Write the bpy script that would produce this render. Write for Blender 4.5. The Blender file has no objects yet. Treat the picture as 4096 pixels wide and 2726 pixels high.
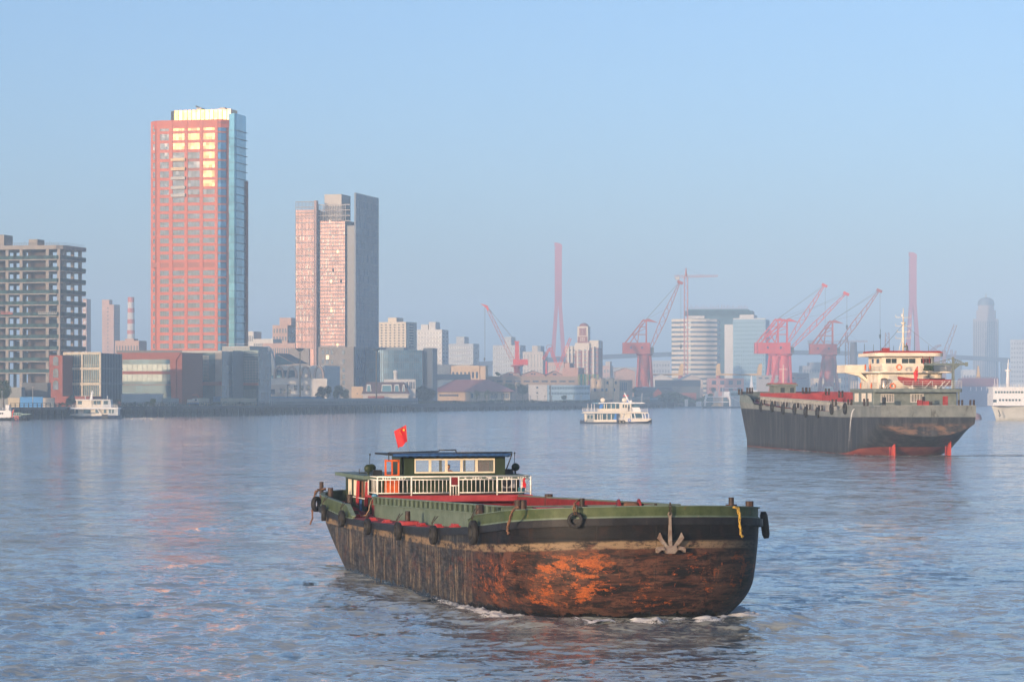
import bpy, bmesh, math, random
import numpy as np
from mathutils import Vector, Matrix
R = math.radians
rnd = random.Random(7)
sc = bpy.context.scene
COL = sc.collection
# ---------------------------------------------------------------- camera
FP, EYE, CX, HY = 11378.0, 8.5, 2048.0, 1585.0     # focal length in photo pixels, eye height, principal column, horizon row
cam_d = bpy.data.cameras.new('camera'); cam = bpy.data.objects.new('camera', cam_d); COL.objects.link(cam)
cam_d.sensor_width = 36.0; cam_d.lens = 36.0 * FP / 4096.0
cam_d.shift_y = (HY - 1363.0) / 4096.0
cam_d.clip_start = 1.0; cam_d.clip_end = 40000.0
cam.location = (0, 0, EYE); cam.rotation_euler = (R(90), 0, 0)
sc.camera = cam
# ---------------------------------------------------------------- sky and sun
SUN_EL, SUN_AZ = 7.0, 33.0
sdir = Vector((-math.sin(R(SUN_AZ)) * math.cos(R(SUN_EL)), -math.cos(R(SUN_AZ)) * math.cos(R(SUN_EL)), math.sin(R(SUN_EL))))
w = bpy.data.worlds.new('World'); sc.world = w; w.use_nodes = True
nt = w.node_tree; nt.nodes.clear()
sky = nt.nodes.new('ShaderNodeTexSky'); sky.sky_type = 'NISHITA'; sky.sun_disc = False
sky.sun_elevation = R(SUN_EL); sky.sun_rotation = R(180 + SUN_AZ); sky.air_density = 0.63; sky.dust_density = 2.2; sky.ozone_density = 2.45
bg = nt.nodes.new('ShaderNodeBackground'); bg.inputs[1].default_value = 0.15
ow = nt.nodes.new('ShaderNodeOutputWorld')
nt.links.new(sky.outputs[0], bg.inputs[0]); nt.links.new(bg.outputs[0], ow.inputs[0])
sl = bpy.data.lights.new('sun', 'SUN'); sl.energy = 3.0; sl.angle = R(0.5); sl.color = (1.0, 0.68, 0.44)
so = bpy.data.objects.new('sun', sl); COL.objects.link(so); so.rotation_euler = sdir.to_track_quat('Z', 'Y').to_euler()
so.location = (-60, -80, 60)
sc.view_settings.view_transform = 'Standard'; sc.view_settings.look = 'None'
sc.view_settings.exposure = 0.88; sc.view_settings.gamma = 1.0
sc.cycles.max_bounces = 5; sc.cycles.diffuse_bounces = 2; sc.cycles.glossy_bounces = 3; sc.cycles.transmission_bounces = 3
sc.cycles.volume_bounces = 1; sc.cycles.transparent_max_bounces = 6
sc.cycles.caustics_reflective = True; sc.cycles.caustics_refractive = False
# ---------------------------------------------------------------- measuring helpers (photo pixel + distance -> metres)
def PX(px, D): return (px - CX) / FP * D
def PZ(py, D): return EYE + (HY - py) / FP * D
def WP(px, py, D): return Vector((PX(px, D), D, PZ(py, D)))
# ---------------------------------------------------------------- mesh builder
class MB:
    def __init__(s): s.v = []; s.f = []; s.sm = []
    def add(s, vs, fs, smooth=False):
        o = len(s.v); s.v.extend([tuple(p) for p in vs]); s.f.extend([tuple(i + o for i in f) for f in fs]); s.sm.extend([smooth] * len(fs)); return s
    def box(s, x0, x1, y0, y1, z0, z1):
        vs = [(x0,y0,z0),(x1,y0,z0),(x1,y1,z0),(x0,y1,z0),(x0,y0,z1),(x1,y0,z1),(x1,y1,z1),(x0,y1,z1)]
        return s.add(vs, [(0,3,2,1),(4,5,6,7),(0,1,5,4),(1,2,6,5),(2,3,7,6),(3,0,4,7)])
    def cbox(s, c, sx, sy, sz, rz=0.0, rx=0.0, ry=0.0):
        m = Matrix.Translation(Vector(c)) @ Matrix.Rotation(rz, 4, 'Z') @ Matrix.Rotation(ry, 4, 'Y') @ Matrix.Rotation(rx, 4, 'X')
        vs = [m @ Vector((a*sx/2, b*sy/2, d*sz/2)) for d in (-1,1) for a, b in ((-1,-1),(1,-1),(1,1),(-1,1))]
        return s.add(vs, [(0,3,2,1),(4,5,6,7),(0,1,5,4),(1,2,6,5),(2,3,7,6),(3,0,4,7)])
    def tube(s, a, b, r0, r1=None, n=8, cap=True):
        a = Vector(a); b = Vector(b); r1 = r0 if r1 is None else r1
        d = (b - a)
        if d.length < 1e-6: return s
        q = d.to_track_quat('Z', 'Y').to_matrix()
        vs = []
        for p, r in ((a, r0), (b, r1)):
            for k in range(n):
                t = 2*math.pi*k/n + math.pi/4; vs.append(p + q @ Vector((r*math.cos(t), r*math.sin(t), 0)))
        fs = [(k, (k+1) % n, n+(k+1) % n, n+k) for k in range(n)]
        s.add(vs, fs, n > 4)
        if cap:
            o = len(s.v) - 2*n; s.f.append(tuple(o+k for k in reversed(range(n)))); s.f.append(tuple(o+n+k for k in range(n))); s.sm += [False, False]
        return s
    def bar(s, a, b, t, t2=None):
        t = t if t2 is None else t
        return s.tube(a, b, t*0.7071, (t2*0.7071 if t2 else None), n=4)
    def path(s, pts, r, n=6):
        for a, b in zip(pts[:-1], pts[1:]): s.tube(a, b, r, n=n)
        return s
    def sweep(s, pts, r, n=8, r1=None):
        pts = [Vector(p) for p in pts]; N = len(pts); vs = []
        for i, p in enumerate(pts):
            d = (pts[min(i+1, N-1)] - pts[max(i-1, 0)]); q = d.to_track_quat('Z', 'Y').to_matrix()
            rr = r if r1 is None else r + (r1 - r)*i/(N-1)
            for k in range(n):
                t = 2*math.pi*k/n; vs.append(p + q @ Vector((rr*math.cos(t), rr*math.sin(t), 0)))
        fs = [(i*n+k, i*n+(k+1) % n, (i+1)*n+(k+1) % n, (i+1)*n+k) for i in range(N-1) for k in range(n)]
        fs += [tuple(reversed(range(n))), tuple((N-1)*n+k for k in range(n))]
        return s.add(vs, fs, True)
    def prism(s, poly, axis, a0, a1):
        """poly: 2-D outline in the plane normal to axis ('y': (x,z), 'x': (y,z), 'z': (x,y)), extruded a0..a1"""
        n = len(poly); vs = []
        for a in (a0, a1):
            for u, v in poly: vs.append({'y': (u, a, v), 'x': (a, u, v), 'z': (u, v, a)}[axis])
        fs = [tuple(range(n)), tuple(reversed(range(n, 2*n)))] + [(k, n+k, n+(k+1) % n, (k+1) % n) for k in range(n)]
        return s.add(vs, fs)
    def lathe(s, prof, c=(0,0,0), n=16, axis='z', smooth=True):
        vs = []; c = Vector(c)
        for r, h in prof:
            for k in range(n):
                t = 2*math.pi*k/n; a, b = r*math.cos(t), r*math.sin(t)
                vs.append(c + Vector({'z': (a, b, h), 'y': (a, h, b), 'x': (h, a, b)}[axis]))
        m = len(prof)
        fs = [(i*n+k, i*n+(k+1) % n, (i+1)*n+(k+1) % n, (i+1)*n+k) for i in range(m-1) for k in range(n)]
        return s.add(vs, fs, smooth)
    def torus(s, c, R0, r, axis='y', n=20, m=8, rot=None, flat=1.0):
        vs = []; c = Vector(c)
        for i in range(n):
            t = 2*math.pi*i/n
            for k in range(m):
                u = 2*math.pi*k/m; q = R0 + r*math.cos(u); h = r*flat*math.sin(u)
                p = Vector({'y': (q*math.cos(t), h, q*math.sin(t)), 'x': (h, q*math.cos(t), q*math.sin(t)), 'z': (q*math.cos(t), q*math.sin(t), h)}[axis])
                if rot is not None: p = rot @ p
                vs.append(c + p)
        fs = [(i*m+k, ((i+1) % n)*m+k, ((i+1) % n)*m+(k+1) % m, i*m+(k+1) % m) for i in range(n) for k in range(m)]
        return s.add(vs, fs, True)
    def grid(s, rows, closed=False, smooth=True):
        n = len(rows[0]); vs = [p for r in rows for p in r]
        fs = [(i*n+k, i*n+(k+1) % n, (i+1)*n+(k+1) % n, (i+1)*n+k) for i in range(len(rows)-1) for k in range(n if closed else n-1)]
        return s.add(vs, fs, smooth)
    def mesh(s, name, mat, fix=True):
        me = bpy.data.meshes.new(name); me.from_pydata(s.v, [], s.f)
        me.polygons.foreach_set('use_smooth', s.sm)
        me.materials.append(mat)
        if fix and len(s.f) < 60000:
            bm = bmesh.new(); bm.from_mesh(me); bmesh.ops.recalc_face_normals(bm, faces=bm.faces); bm.to_mesh(me); bm.free()
        me.update(); return me
    def build(s, name, mat, parent=None, fix=True):
        o = bpy.data.objects.new(name, s.mesh(name, mat, fix)); COL.objects.link(o)
        if parent is not None: o.parent = parent
        return o
def tag(o, label=None, cat=None, group=None, kind=None):
    if label: o['label'] = label
    if cat: o['category'] = cat
    if group: o['group'] = group
    if kind: o['kind'] = kind
    return o
def empty(name, loc, rz=0.0, label=None, cat=None, group=None):
    o = bpy.data.objects.new(name, None); COL.objects.link(o); o.location = loc; o.rotation_euler = (0, 0, rz); o.empty_display_size = 0.5
    return tag(o, label, cat, group)
def inst(name, me, parent, loc=(0,0,0), rz=0.0, scale=None):
    o = bpy.data.objects.new(name, me); COL.objects.link(o); o.parent = parent; o.location = loc; o.rotation_euler = (0, 0, rz)
    if scale: o.scale = scale
    return o
def copy_tree(o, parent=None):
    c = o.copy(); COL.objects.link(c)
    if parent is not None: c.parent = parent
    for ch in list(o.children): copy_tree(ch, c)
    return c
# ---------------------------------------------------------------- materials
MATS = {}
def _new(name):
    m = bpy.data.materials.new(name); m.use_nodes = True; n = m.node_tree; b = n.nodes['Principled BSDF']; return m, n, b
def rgb(h):
    if isinstance(h, str):
        c = [int(h[i:i+2], 16)/255 for i in (0, 2, 4)]; return tuple(x/12.92 if x <= .04045 else ((x+.055)/1.055)**2.4 for x in c) + (1,)
    return tuple(h) + (1,)
def mat(name, col, rough=0.7, metal=0.0, var=0.12, scale=1.0, col2=None, spec=None, bump=0.0, stretch=(1,1,1), emit=None, coat=0.0):
    """plain painted surface with procedural wear"""
    if name in MATS: return MATS[name]
    m, n, b = _new(name); L = n.links
    c = rgb(col); tc = n.nodes.new('ShaderNodeTexCoord'); mp = n.nodes.new('ShaderNodeMapping'); mp.inputs[3].default_value = stretch
    no = n.nodes.new('ShaderNodeTexNoise'); no.inputs['Scale'].default_value = scale; no.inputs['Detail'].default_value = 5; no.inputs['Roughness'].default_value = .65
    L.new(tc.outputs['Object'], mp.inputs[0]); L.new(mp.outputs[0], no.inputs[0])
    cr = n.nodes.new('ShaderNodeValToRGB'); cr.color_ramp.elements[0].position = .35; cr.color_ramp.elements[1].position = .68
    c2 = rgb(col2) if col2 else tuple(x*(1-3*var) if 3*var < .9 else x*.1 for x in c[:3]) + (1,)
    cr.color_ramp.elements[0].color = c2; cr.color_ramp.elements[1].color = c
    L.new(no.outputs[0], cr.inputs[0]); L.new(cr.outputs[0], b.inputs['Base Color'])
    b.inputs['Roughness'].default_value = rough; b.inputs['Metallic'].default_value = metal
    if spec is not None: b.inputs['Specular IOR Level'].default_value = spec
    if coat: b.inputs['Coat Weight'].default_value = coat
    if bump:
        bp = n.nodes.new('ShaderNodeBump'); bp.inputs['Strength'].default_value = bump; bp.inputs['Distance'].default_value = .05
        L.new(no.outputs[0], bp.inputs['Height']); L.new(bp.outputs[0], b.inputs['Normal'])
    if emit: b.inputs['Emission Color'].default_value = rgb(emit[0]); b.inputs['Emission Strength'].default_value = emit[1]
    MATS[name] = m; return m
def glass(name, col, rough=0.12, metal=0.0, ior=1.6, var=.5, cell=(3.0, 3.0, 3.4), tilt=0.0):
    """curtain-wall / window glass: opaque tinted pane, panel-to-panel tone differences, reflecting"""
    if name in MATS: return MATS[name]
    m, n, b = _new(name); L = n.links
    tc = n.nodes.new('ShaderNodeTexCoord'); mp = n.nodes.new('ShaderNodeMapping'); mp.vector_type = 'POINT'
    mp.inputs[3].default_value = tuple(1/x for x in cell)
    fl = n.nodes.new('ShaderNodeVectorMath'); fl.operation = 'FLOOR'; wn = n.nodes.new('ShaderNodeTexWhiteNoise')
    oi = n.nodes.new('ShaderNodeObjectInfo'); ad = n.nodes.new('ShaderNodeVectorMath'); ad.operation = 'ADD'
    L.new(tc.outputs['Object'], mp.inputs[0]); L.new(mp.outputs[0], fl.inputs[0])
    cb = n.nodes.new('ShaderNodeCombineXYZ'); ml = n.nodes.new('ShaderNodeMath'); ml.operation = 'MULTIPLY'; ml.inputs[1].default_value = 177.0
    L.new(oi.outputs['Random'], ml.inputs[0]); L.new(ml.outputs[0], cb.inputs[0]); L.new(fl.outputs[0], ad.inputs[0]); L.new(cb.outputs[0], ad.inputs[1])
    L.new(ad.outputs[0], wn.inputs['Vector'])
    cr = n.nodes.new('ShaderNodeValToRGB'); c = rgb(col)
    cr.color_ramp.elements[0].color = tuple(x*(1-var) for x in c[:3]) + (1,); cr.color_ramp.elements[1].color = tuple(min(1, x*(1+var)) for x in c[:3]) + (1,)
    L.new(wn.outputs['Value'], cr.inputs[0]); L.new(cr.outputs[0], b.inputs['Base Color'])
    b.inputs['Roughness'].default_value = rough; b.inputs['Metallic'].default_value = metal; b.inputs['IOR'].default_value = ior
    if tilt:
        geo = n.nodes.new('ShaderNodeNewGeometry'); sb = n.nodes.new('ShaderNodeVectorMath'); sb.operation = 'SUBTRACT'; sb.inputs[1].default_value = (.5, .5, .5)
        sc_ = n.nodes.new('ShaderNodeVectorMath'); sc_.operation = 'SCALE'; sc_.inputs['Scale'].default_value = tilt
        a2 = n.nodes.new('ShaderNodeVectorMath'); a2.operation = 'ADD'; nm = n.nodes.new('ShaderNodeVectorMath'); nm.operation = 'NORMALIZE'
        L.new(wn.outputs['Color'], sb.inputs[0]); L.new(sb.outputs[0], sc_.inputs[0]); L.new(geo.outputs['Normal'], a2.inputs[0]); L.new(sc_.outputs[0], a2.inputs[1])
        L.new(a2.outputs[0], nm.inputs[0]); L.new(nm.outputs[0], b.inputs['Normal'])
    MATS[name] = m; return m
# ---------------------------------------------------------------- water
def make_water():
    hf = EYE * FP / 4
    s_ = np.arange(560, 9.0, -0.5); Y = hf / s_
    Y = np.concatenate([Y, np.geomspace(Y[-1]*1.03, 26000, 60)])
    T = np.linspace(-0.42, 0.42, 1000)
    YY, TT = np.meshgrid(Y, T, indexing='ij'); XX = TT * YY
    dY = np.gradient(Y)[:, None]; dX = (YY * (T[1]-T[0]))
    Z = np.zeros_like(XX); rg = np.random.RandomState(3)
    for i in range(70):
        lam = 0.65 * (11.0 ** (rg.rand()**1.2)); th = rg.normal(R(-62), R(34)); k = 2*np.pi/lam
        kx, ky = k*math.cos(th), k*math.sin(th)
        a = 0.0062 * lam ** 0.45 * (0.6 + 0.8*rg.rand())
        att = np.clip(1.6 - 3.2*np.maximum(np.abs(ky)*dY, np.abs(kx)*dX)/np.pi*0.9, 0, 1)
        ph = rg.rand()*6.28; arg = kx*XX + ky*YY + ph
        Z += a * att * (np.sin(arg) + 0.25*np.sin(2*arg + .8))
    sg_ = float(Z[300:600].std()); Z = Z*.9 + 0.35*sg_*np.maximum(Z/sg_-0.6, 0)**1.6
    # patches of calmer and rougher water
    m = 0.80 + 0.42*np.sin(XX/23+1.3*np.sin(YY/31)) * np.sin(YY/19+.7*np.sin(XX/17)) + .2*np.sin(XX/7.3+YY/41)*np.sin(YY/9.1)
    Z *= m
    # bow wave and trail of the near barge
    u = Vector((0.243, -0.97)); o = Vector((5.3, 106.2))
    SS = -((XX-o.x)*u.x + (YY-o.y)*u.y); VV = (XX-o.x)*0.97 + (YY-o.y)*0.243
    for sg in (-1, 1):
        dist = VV*sg - 5.0 - 0.16*np.clip(SS, -6, 60)
        Z += 0.16*np.exp(-(dist/1.2)**2)*np.clip((SS+4)/4, 0, 1)*np.exp(-np.clip(SS, 0, None)/26)*np.cos(dist*1.1)
    rb = np.hypot((SS+0.6)*1.0, VV*0.42)
    Z += 0.20*np.exp(-((rb-1.7)/.9)**2)*(SS < 2.5)
    n0, n1 = XX.shape
    co = np.stack([XX, YY, Z], -1).reshape(-1, 3)
    idx = np.arange(n0*n1).reshape(n0, n1)
    q = np.stack([idx[:-1, :-1], idx[:-1, 1:], idx[1:, 1:], idx[1:, :-1]], -1).reshape(-1)
    me = bpy.data.meshes.new('water'); me.vertices.add(n0*n1); me.vertices.foreach_set('co', co.ravel())
    nf = len(q)//4; me.loops.add(len(q)); me.loops.foreach_set('vertex_index', q)
    me.polygons.add(nf); me.polygons.foreach_set('loop_start', np.arange(0, nf*4, 4)); me.polygons.foreach_set('loop_total', np.full(nf, 4))
    me.polygons.foreach_set('use_smooth', np.ones(nf, bool)); me.update()
    m, n, b = _new('river_water'); L = n.links
    b.inputs['IOR'].default_value = 2.2; b.inputs['Roughness'].default_value = 0.08; b.inputs['Metallic'].default_value = 0.32
    tc = n.nodes.new('ShaderNodeNewGeometry')
    n3 = n.nodes.new('ShaderNodeTexNoise'); n3.inputs['Scale'].default_value = .02; n3.inputs['Detail'].default_value = 3
    cr = n.nodes.new('ShaderNodeValToRGB'); cr.color_ramp.elements[0].color = (.34, .39, .37, 1); cr.color_ramp.elements[1].color = (.40, .42, .39, 1)
    L.new(tc.outputs['Position'], n3.inputs[0]); L.new(n3.outputs[0], cr.inputs[0]); L.new(cr.outputs[0], b.inputs['Base Color'])
    mp = n.nodes.new('ShaderNodeMapping'); mp.inputs[2].default_value = (0, 0, R(28)); mp.inputs[3].default_value = (1, 1.9, 1)
    L.new(tc.outputs['Position'], mp.inputs[0])
    acc = None
    for sc_, k_, off in ((4.5, 1.0, 0), (1.5, 1.2, 7), (.45, 1.15, 13), (.12, .75, 23)):
        no = n.nodes.new('ShaderNodeTexNoise'); no.inputs['Scale'].default_value = sc_; no.inputs['Detail'].default_value = 2.5; no.inputs['Roughness'].default_value = .55
        no.inputs['Distortion'].default_value = .5
        ao = n.nodes.new('ShaderNodeVectorMath'); ao.operation = 'ADD'; ao.inputs[1].default_value = (off, off*1.7, off*.6); L.new(mp.outputs[0], ao.inputs[0]); L.new(ao.outputs[0], no.inputs[0])
        sb = n.nodes.new('ShaderNodeVectorMath'); sb.operation = 'SUBTRACT'; sb.inputs[1].default_value = (.5, .5, .5); L.new(no.outputs['Color'], sb.inputs[0])
        ms = n.nodes.new('ShaderNodeVectorMath'); ms.operation = 'MULTIPLY'; ms.inputs[1].default_value = (k_*.8, k_, 0); L.new(sb.outputs[0], ms.inputs[0])
        if acc:
            ad = n.nodes.new('ShaderNodeVectorMath'); ad.operation = 'ADD'; L.new(acc.outputs[0], ad.inputs[0]); L.new(ms.outputs[0], ad.inputs[1]); acc = ad
        else: acc = ms
    # wind patches calm and roughen the ripples
    np_ = n.nodes.new('ShaderNodeTexNoise'); np_.inputs['Scale'].default_value = .035; np_.inputs['Detail'].default_value = 3; L.new(mp.outputs[0], np_.inputs[0])
    mr = n.nodes.new('ShaderNodeMapRange'); mr.inputs[1].default_value = .35; mr.inputs[2].default_value = .65; mr.inputs[3].default_value = .60; mr.inputs[4].default_value = 1.25; L.new(np_.outputs[0], mr.inputs[0])
    sw = n.nodes.new('ShaderNodeVectorMath'); sw.operation = 'SCALE'; L.new(acc.outputs[0], sw.inputs[0]); L.new(mr.outputs[0], sw.inputs['Scale'])
    an_ = n.nodes.new('ShaderNodeVectorMath'); an_.operation = 'ADD'; L.new(tc.outputs['Normal'], an_.inputs[0]); L.new(sw.outputs[0], an_.inputs[1])
    nz = n.nodes.new('ShaderNodeVectorMath'); nz.operation = 'NORMALIZE'; L.new(an_.outputs[0], nz.inputs[0]); L.new(nz.outputs[0], b.inputs['Normal'])
    me.materials.append(m); ob = bpy.data.objects.new('water', me); COL.objects.link(ob); tag(ob, kind='structure')
    return ob
make_water()
# ---------------------------------------------------------------- small node language for layered surfaces
class NG:
    def __init__(s, name):
        s.m, s.n, s.b = _new(name); s.L = s.n.links; s.tc = s.n.nodes.new('ShaderNodeTexCoord'); s.sx = s.n.nodes.new('ShaderNodeSeparateXYZ')
        s.L.new(s.tc.outputs['Object'], s.sx.inputs[0]); s.x, s.y, s.z = s.sx.outputs
    def put(s, sock, v):
        if isinstance(v, (int, float)): sock.default_value = v
        elif isinstance(v, tuple): sock.default_value = v if len(v) != 3 or sock.type != 'RGBA' else v + (1,)
        else: s.L.new(v, sock)
    def math(s, op, a, b=None, clamp=False):
        n = s.n.nodes.new('ShaderNodeMath'); n.operation = op; n.use_clamp = clamp; s.put(n.inputs[0], a)
        if b is not None: s.put(n.inputs[1], b)
        return n.outputs[0]
    def ss(s, v, a, b):
        n = s.n.nodes.new('ShaderNodeMapRange'); n.interpolation_type = 'SMOOTHSTEP'; s.put(n.inputs[0], v); n.inputs[1].default_value = a; n.inputs[2].default_value = b; return n.outputs[0]
    def noise(s, scale, st=(1,1,1), detail=5, rough=.6, off=0.0, dist=0.0):
        mp = s.n.nodes.new('ShaderNodeMapping'); mp.inputs[3].default_value = st; mp.inputs[1].default_value = (off, off*.7, off*.3)
        no = s.n.nodes.new('ShaderNodeTexNoise'); no.inputs['Scale'].default_value = scale; no.inputs['Detail'].default_value = detail; no.inputs['Roughness'].default_value = rough; no.inputs['Distortion'].default_value = dist
        s.L.new(s.tc.outputs['Object'], mp.inputs[0]); s.L.new(mp.outputs[0], no.inputs[0]); return no.outputs[0]
    def mix(s, f, a, b):
        n = s.n.nodes.new('ShaderNodeMix'); n.data_type = 'RGBA'; s.put(n.inputs[0], f); s.put(n.inputs[6], a); s.put(n.inputs[7], b); return n.outputs[2]
    def done(s, col, rough=.6, bump=None, bs=.3, metal=0.0, bd=.03):
        s.put(s.b.inputs['Base Color'], col); s.put(s.b.inputs['Roughness'], rough); s.put(s.b.inputs['Metallic'], metal)
        if bump is not None:
            bp = s.n.nodes.new('ShaderNodeBump'); bp.inputs['Strength'].default_value = bs; bp.inputs['Distance'].default_value = bd
            s.L.new(bump, bp.inputs['Height']); s.L.new(bp.outputs[0], s.b.inputs['Normal'])
        return s.m
def hull_mat():
    g = NG('weathered_hull')
    ex = g.math('POWER', 2.718, g.math('MULTIPLY', g.y, -1/9))
    zs = g.math('ADD', g.math('MULTIPLY', ex, .78), 2.27)
    up = g.math('SUBTRACT', g.z, zs)                                  # >0 above the pale stripe
    aft = g.ss(g.y, 5.0, 13.0)
    port = g.ss(g.x, 1.2, 4.6)  # port bow toned darker: its shade away from the sun is in the paint
    wob = g.math('MULTIPLY', g.math('SUBTRACT', g.noise(.8, (1, 1, 1), 4), .5), .35)
    upw = g.math('ADD', up, g.math('MULTIPLY', wob, .35))
    hs = g.noise(1.6, (.35, .35, 2.6), 7, .68, 3)                      # scraped along
    vs = g.noise(2.2, (1.6, 1.6, .22), 6, .7, 9)                       # run downwards
    fine = g.noise(14, (1, 1, 1.6), 4, .7)
    brown = g.mix(g.ss(hs, .44, .54), (.006, .005, .005), (.060, .025, .016))
    brown = g.mix(g.math('MULTIPLY', g.ss(g.noise(.9, (.7, .7, 1.5), 9, .8, 21), .50, .58), .80), brown, (.105, .045, .028))
    brown = g.mix(g.math('MULTIPLY', port, .80), brown, g.mix(g.ss(hs, .4, .62), (.009, .010, .011), (.045, .040, .030)))
    slate = g.mix(g.ss(g.noise(2.6, (.6, .6, 1.6), 9, .78, 5), .42, .60), (.008, .010, .014), (.046, .050, .056))
    tan = g.mix(g.ss(fine, .3, .7), (.11, .08, .052), (.24, .18, .115))
    tm = g.math('MULTIPLY', g.ss(vs, .50, .56), g.ss(g.noise(.7, (1, 1, .8), 8, .75, 31), .42, .56))
    slate = g.mix(g.math('MULTIPLY', tm, .85), slate, tan)
    slate = g.mix(g.math('MULTIPLY', g.ss(g.noise(3.5, (.25, .25, 3.0), 6, .7, 14), .58, .68), .5), slate, (.14, .11, .082))
    low = g.mix(g.math('ADD', aft, g.math('MULTIPLY', g.math('SUBTRACT', vs, .5), .9), True), brown, slate)
    # dark plating above the stripe
    top = g.mix(aft, g.mix(g.ss(g.noise(2.5, (1, 1, .7), 6), .45, .75), (.004, .004, .005), (.020, .010, .008)), g.mix(g.ss(vs, .42, .7), (.018, .021, .028), (.075, .072, .066)))
    col = g.mix(g.ss(upw, -.04, .03), low, top)
    st = g.math('MULTIPLY', g.ss(upw, -.24, -.16), g.math('SUBTRACT', 1.0, g.ss(upw, .02, .14)))
    col = g.mix(g.math('MULTIPLY', st, g.ss(g.noise(.9, (1, 1, 2.5), 9, .75, 41), .40, .54)), col, g.mix(port, (.20, .14, .085), (.060, .053, .043)))
    # bright rust patches, strongest round the bow
    g.b.inputs['Specular IOR Level'].default_value = .22
    r1 = g.noise(1.9, (.62, .62, 1.4), 10, .78, 17, .25)
    band = g.math('MULTIPLY', g.ss(g.z, .25, .8), g.math('SUBTRACT', 1.0, g.ss(upw, -.75, -.1)))
    near = g.math('SUBTRACT', 1.0, g.math('MULTIPLY', g.ss(g.y, 3, 15), .88))
    thr = g.math('ADD', r1, g.math('MULTIPLY', g.math('SUBTRACT', g.noise(.28, (1, 1, 1), 3, .5, 55), .5), .45))
    rm = g.math('MULTIPLY', g.math('MULTIPLY', g.math('MAXIMUM', g.ss(thr, .575, .595), g.ss(g.math('ADD', g.noise(2.6, (.55, .55, 1.5), 12, .86, 133), g.math('MULTIPLY', g.math('SUBTRACT', g.noise(.5, (1, 1, 1), 2, .5, 71), .5), .30)), .565, .585)), band), near)
    rm = g.math('MULTIPLY', rm, g.math('SUBTRACT', 1.0, g.math('MULTIPLY', port, .6)))
    col = g.mix(rm, col, g.mix(g.ss(fine, .35, .65), (.22, .046, .012), (.38, .105, .022)))
    scr = g.math('MULTIPLY', g.ss(g.noise(5.0, (.12, .12, 3.2), 8, .82, 77), .60, .64), g.math('MULTIPLY', band, .7))
    col = g.mix(scr, col, (.20, .12, .075))
    vr = g.math('MULTIPLY', g.math('MULTIPLY', g.ss(g.noise(3.2, (1.5, 1.5, .10), 5, .75, 91), .60, .68), band), .8)
    col = g.mix(g.math('MULTIPLY', vr, near), col, (.30, .085, .025))
    col = g.mix(g.math('MULTIPLY', g.ss(g.noise(7.5, (.5, .5, 2.0), 8, .85, 101), .54, .60), .75), col, (.012, .010, .009))
    sm = g.math('FRACT', g.math('MULTIPLY', g.y, .45)); sm2 = g.math('FRACT', g.math('MULTIPLY', g.x, .45))
    seam = g.math('MAXIMUM', g.math('MULTIPLY', g.ss(sm, .975, .985), g.ss(g.y, 3, 4)), g.math('MULTIPLY', g.ss(sm2, .975, .985), g.math('SUBTRACT', 1.0, g.ss(g.y, 1.5, 3))))
    hz_ = g.math('FRACT', g.math('MULTIPLY', g.math('ADD', g.z, g.math('MULTIPLY', g.y, -.012)), .62)); seam = g.math('MAXIMUM', seam, g.ss(hz_, .975, .985))
    col = g.mix(g.math('MULTIPLY', seam, g.math('MULTIPLY', g.ss(g.noise(1.1, (1, 1, 1), 4, .6, 121), .42, .6), .7)), col, (.012, .010, .009))
    blk = g.math('MULTIPLY', g.ss(g.noise(2.1, (.35, .35, 1.9), 10, .82, 62), .54, .57), .9)
    col = g.mix(g.math('MULTIPLY', blk, g.math('SUBTRACT', 1.0, g.math('MULTIPLY', aft, .55))), col, (.008, .008, .009))
    # wet black edge over the water
    wl = g.math('ADD', g.z, g.math('MULTIPLY', g.math('SUBTRACT', g.noise(1.3, (1, 1, .5), 6, .7, 8), .5), -.9))
    wet = g.math('SUBTRACT', 1.0, g.ss(g.math('ADD', wl, g.math('MULTIPLY', aft, .22)), .30, .36))
    col = g.mix(wet, col, (.007, .006, .005))
    bmp = g.math('ADD', g.math('ADD', g.noise(.9, (1, .5, .6), 3), g.math('MULTIPLY', fine, .12)), g.math('MULTIPLY', seam, .25))
    return g.done(col, g.mix(wet, (.62,)*3, (.25,)*3), bmp, .55, bd=.06)
M_HULL = hull_mat()
def worn(name, a, b, rust=(.30, .10, .04), amt=.5, rough=.55, sc=1.6, run=.35):
    """chipped ship's paint: two tones, rust blooms and runs"""
    g = NG(name); n1 = g.noise(sc, (1, 1, 1), 6, .65, 4); n2 = g.noise(sc*2.4, (1, 1, run), 6, .72, 12)
    c = g.mix(g.ss(n1, .35, .65), a, b); c = g.mix(g.math('MULTIPLY', g.ss(n2, .60, .70), amt), c, rust)
    c = g.mix(g.math('MULTIPLY', g.ss(g.noise(sc*6, (1, 1, .5), 4, .7, 30), .62, .72), amt*.6), c, tuple(x*.35 for x in a))
    g.b.inputs['Specular IOR Level'].default_value = .22
    return g.done(c, rough, n1, .15)
M_GREEN = worn('green_bulwark_paint', (.038, .058, .022), (.068, .092, .040), (.22, .09, .03), .6)
M_SAGE = worn('sage_green_paint', (.085, .125, .095), (.125, .17, .135), (.24, .21, .15), .45)
M_DGREEN = worn('dark_green_paint', (.020, .032, .014), (.030, .045, .020), (.07, .05, .03), .25, rough=.45)
M_RED = worn('red_deck_paint', (.26, .022, .028), (.36, .05, .055), (.16, .05, .04), .4)
M_REDD = worn('dark_red_paint', (.13, .010, .012), (.20, .018, .02), (.08, .02, .015), .5)
M_STRAKE = worn('rubbing_strake_paint', (.008, .008, .010), (.018, .018, .021), (.07, .04, .025), .35)
M_BOLL = worn('rusty_black_steel', (.022, .018, .016), (.06, .035, .025), (.20, .07, .035), .7, sc=4)
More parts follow.
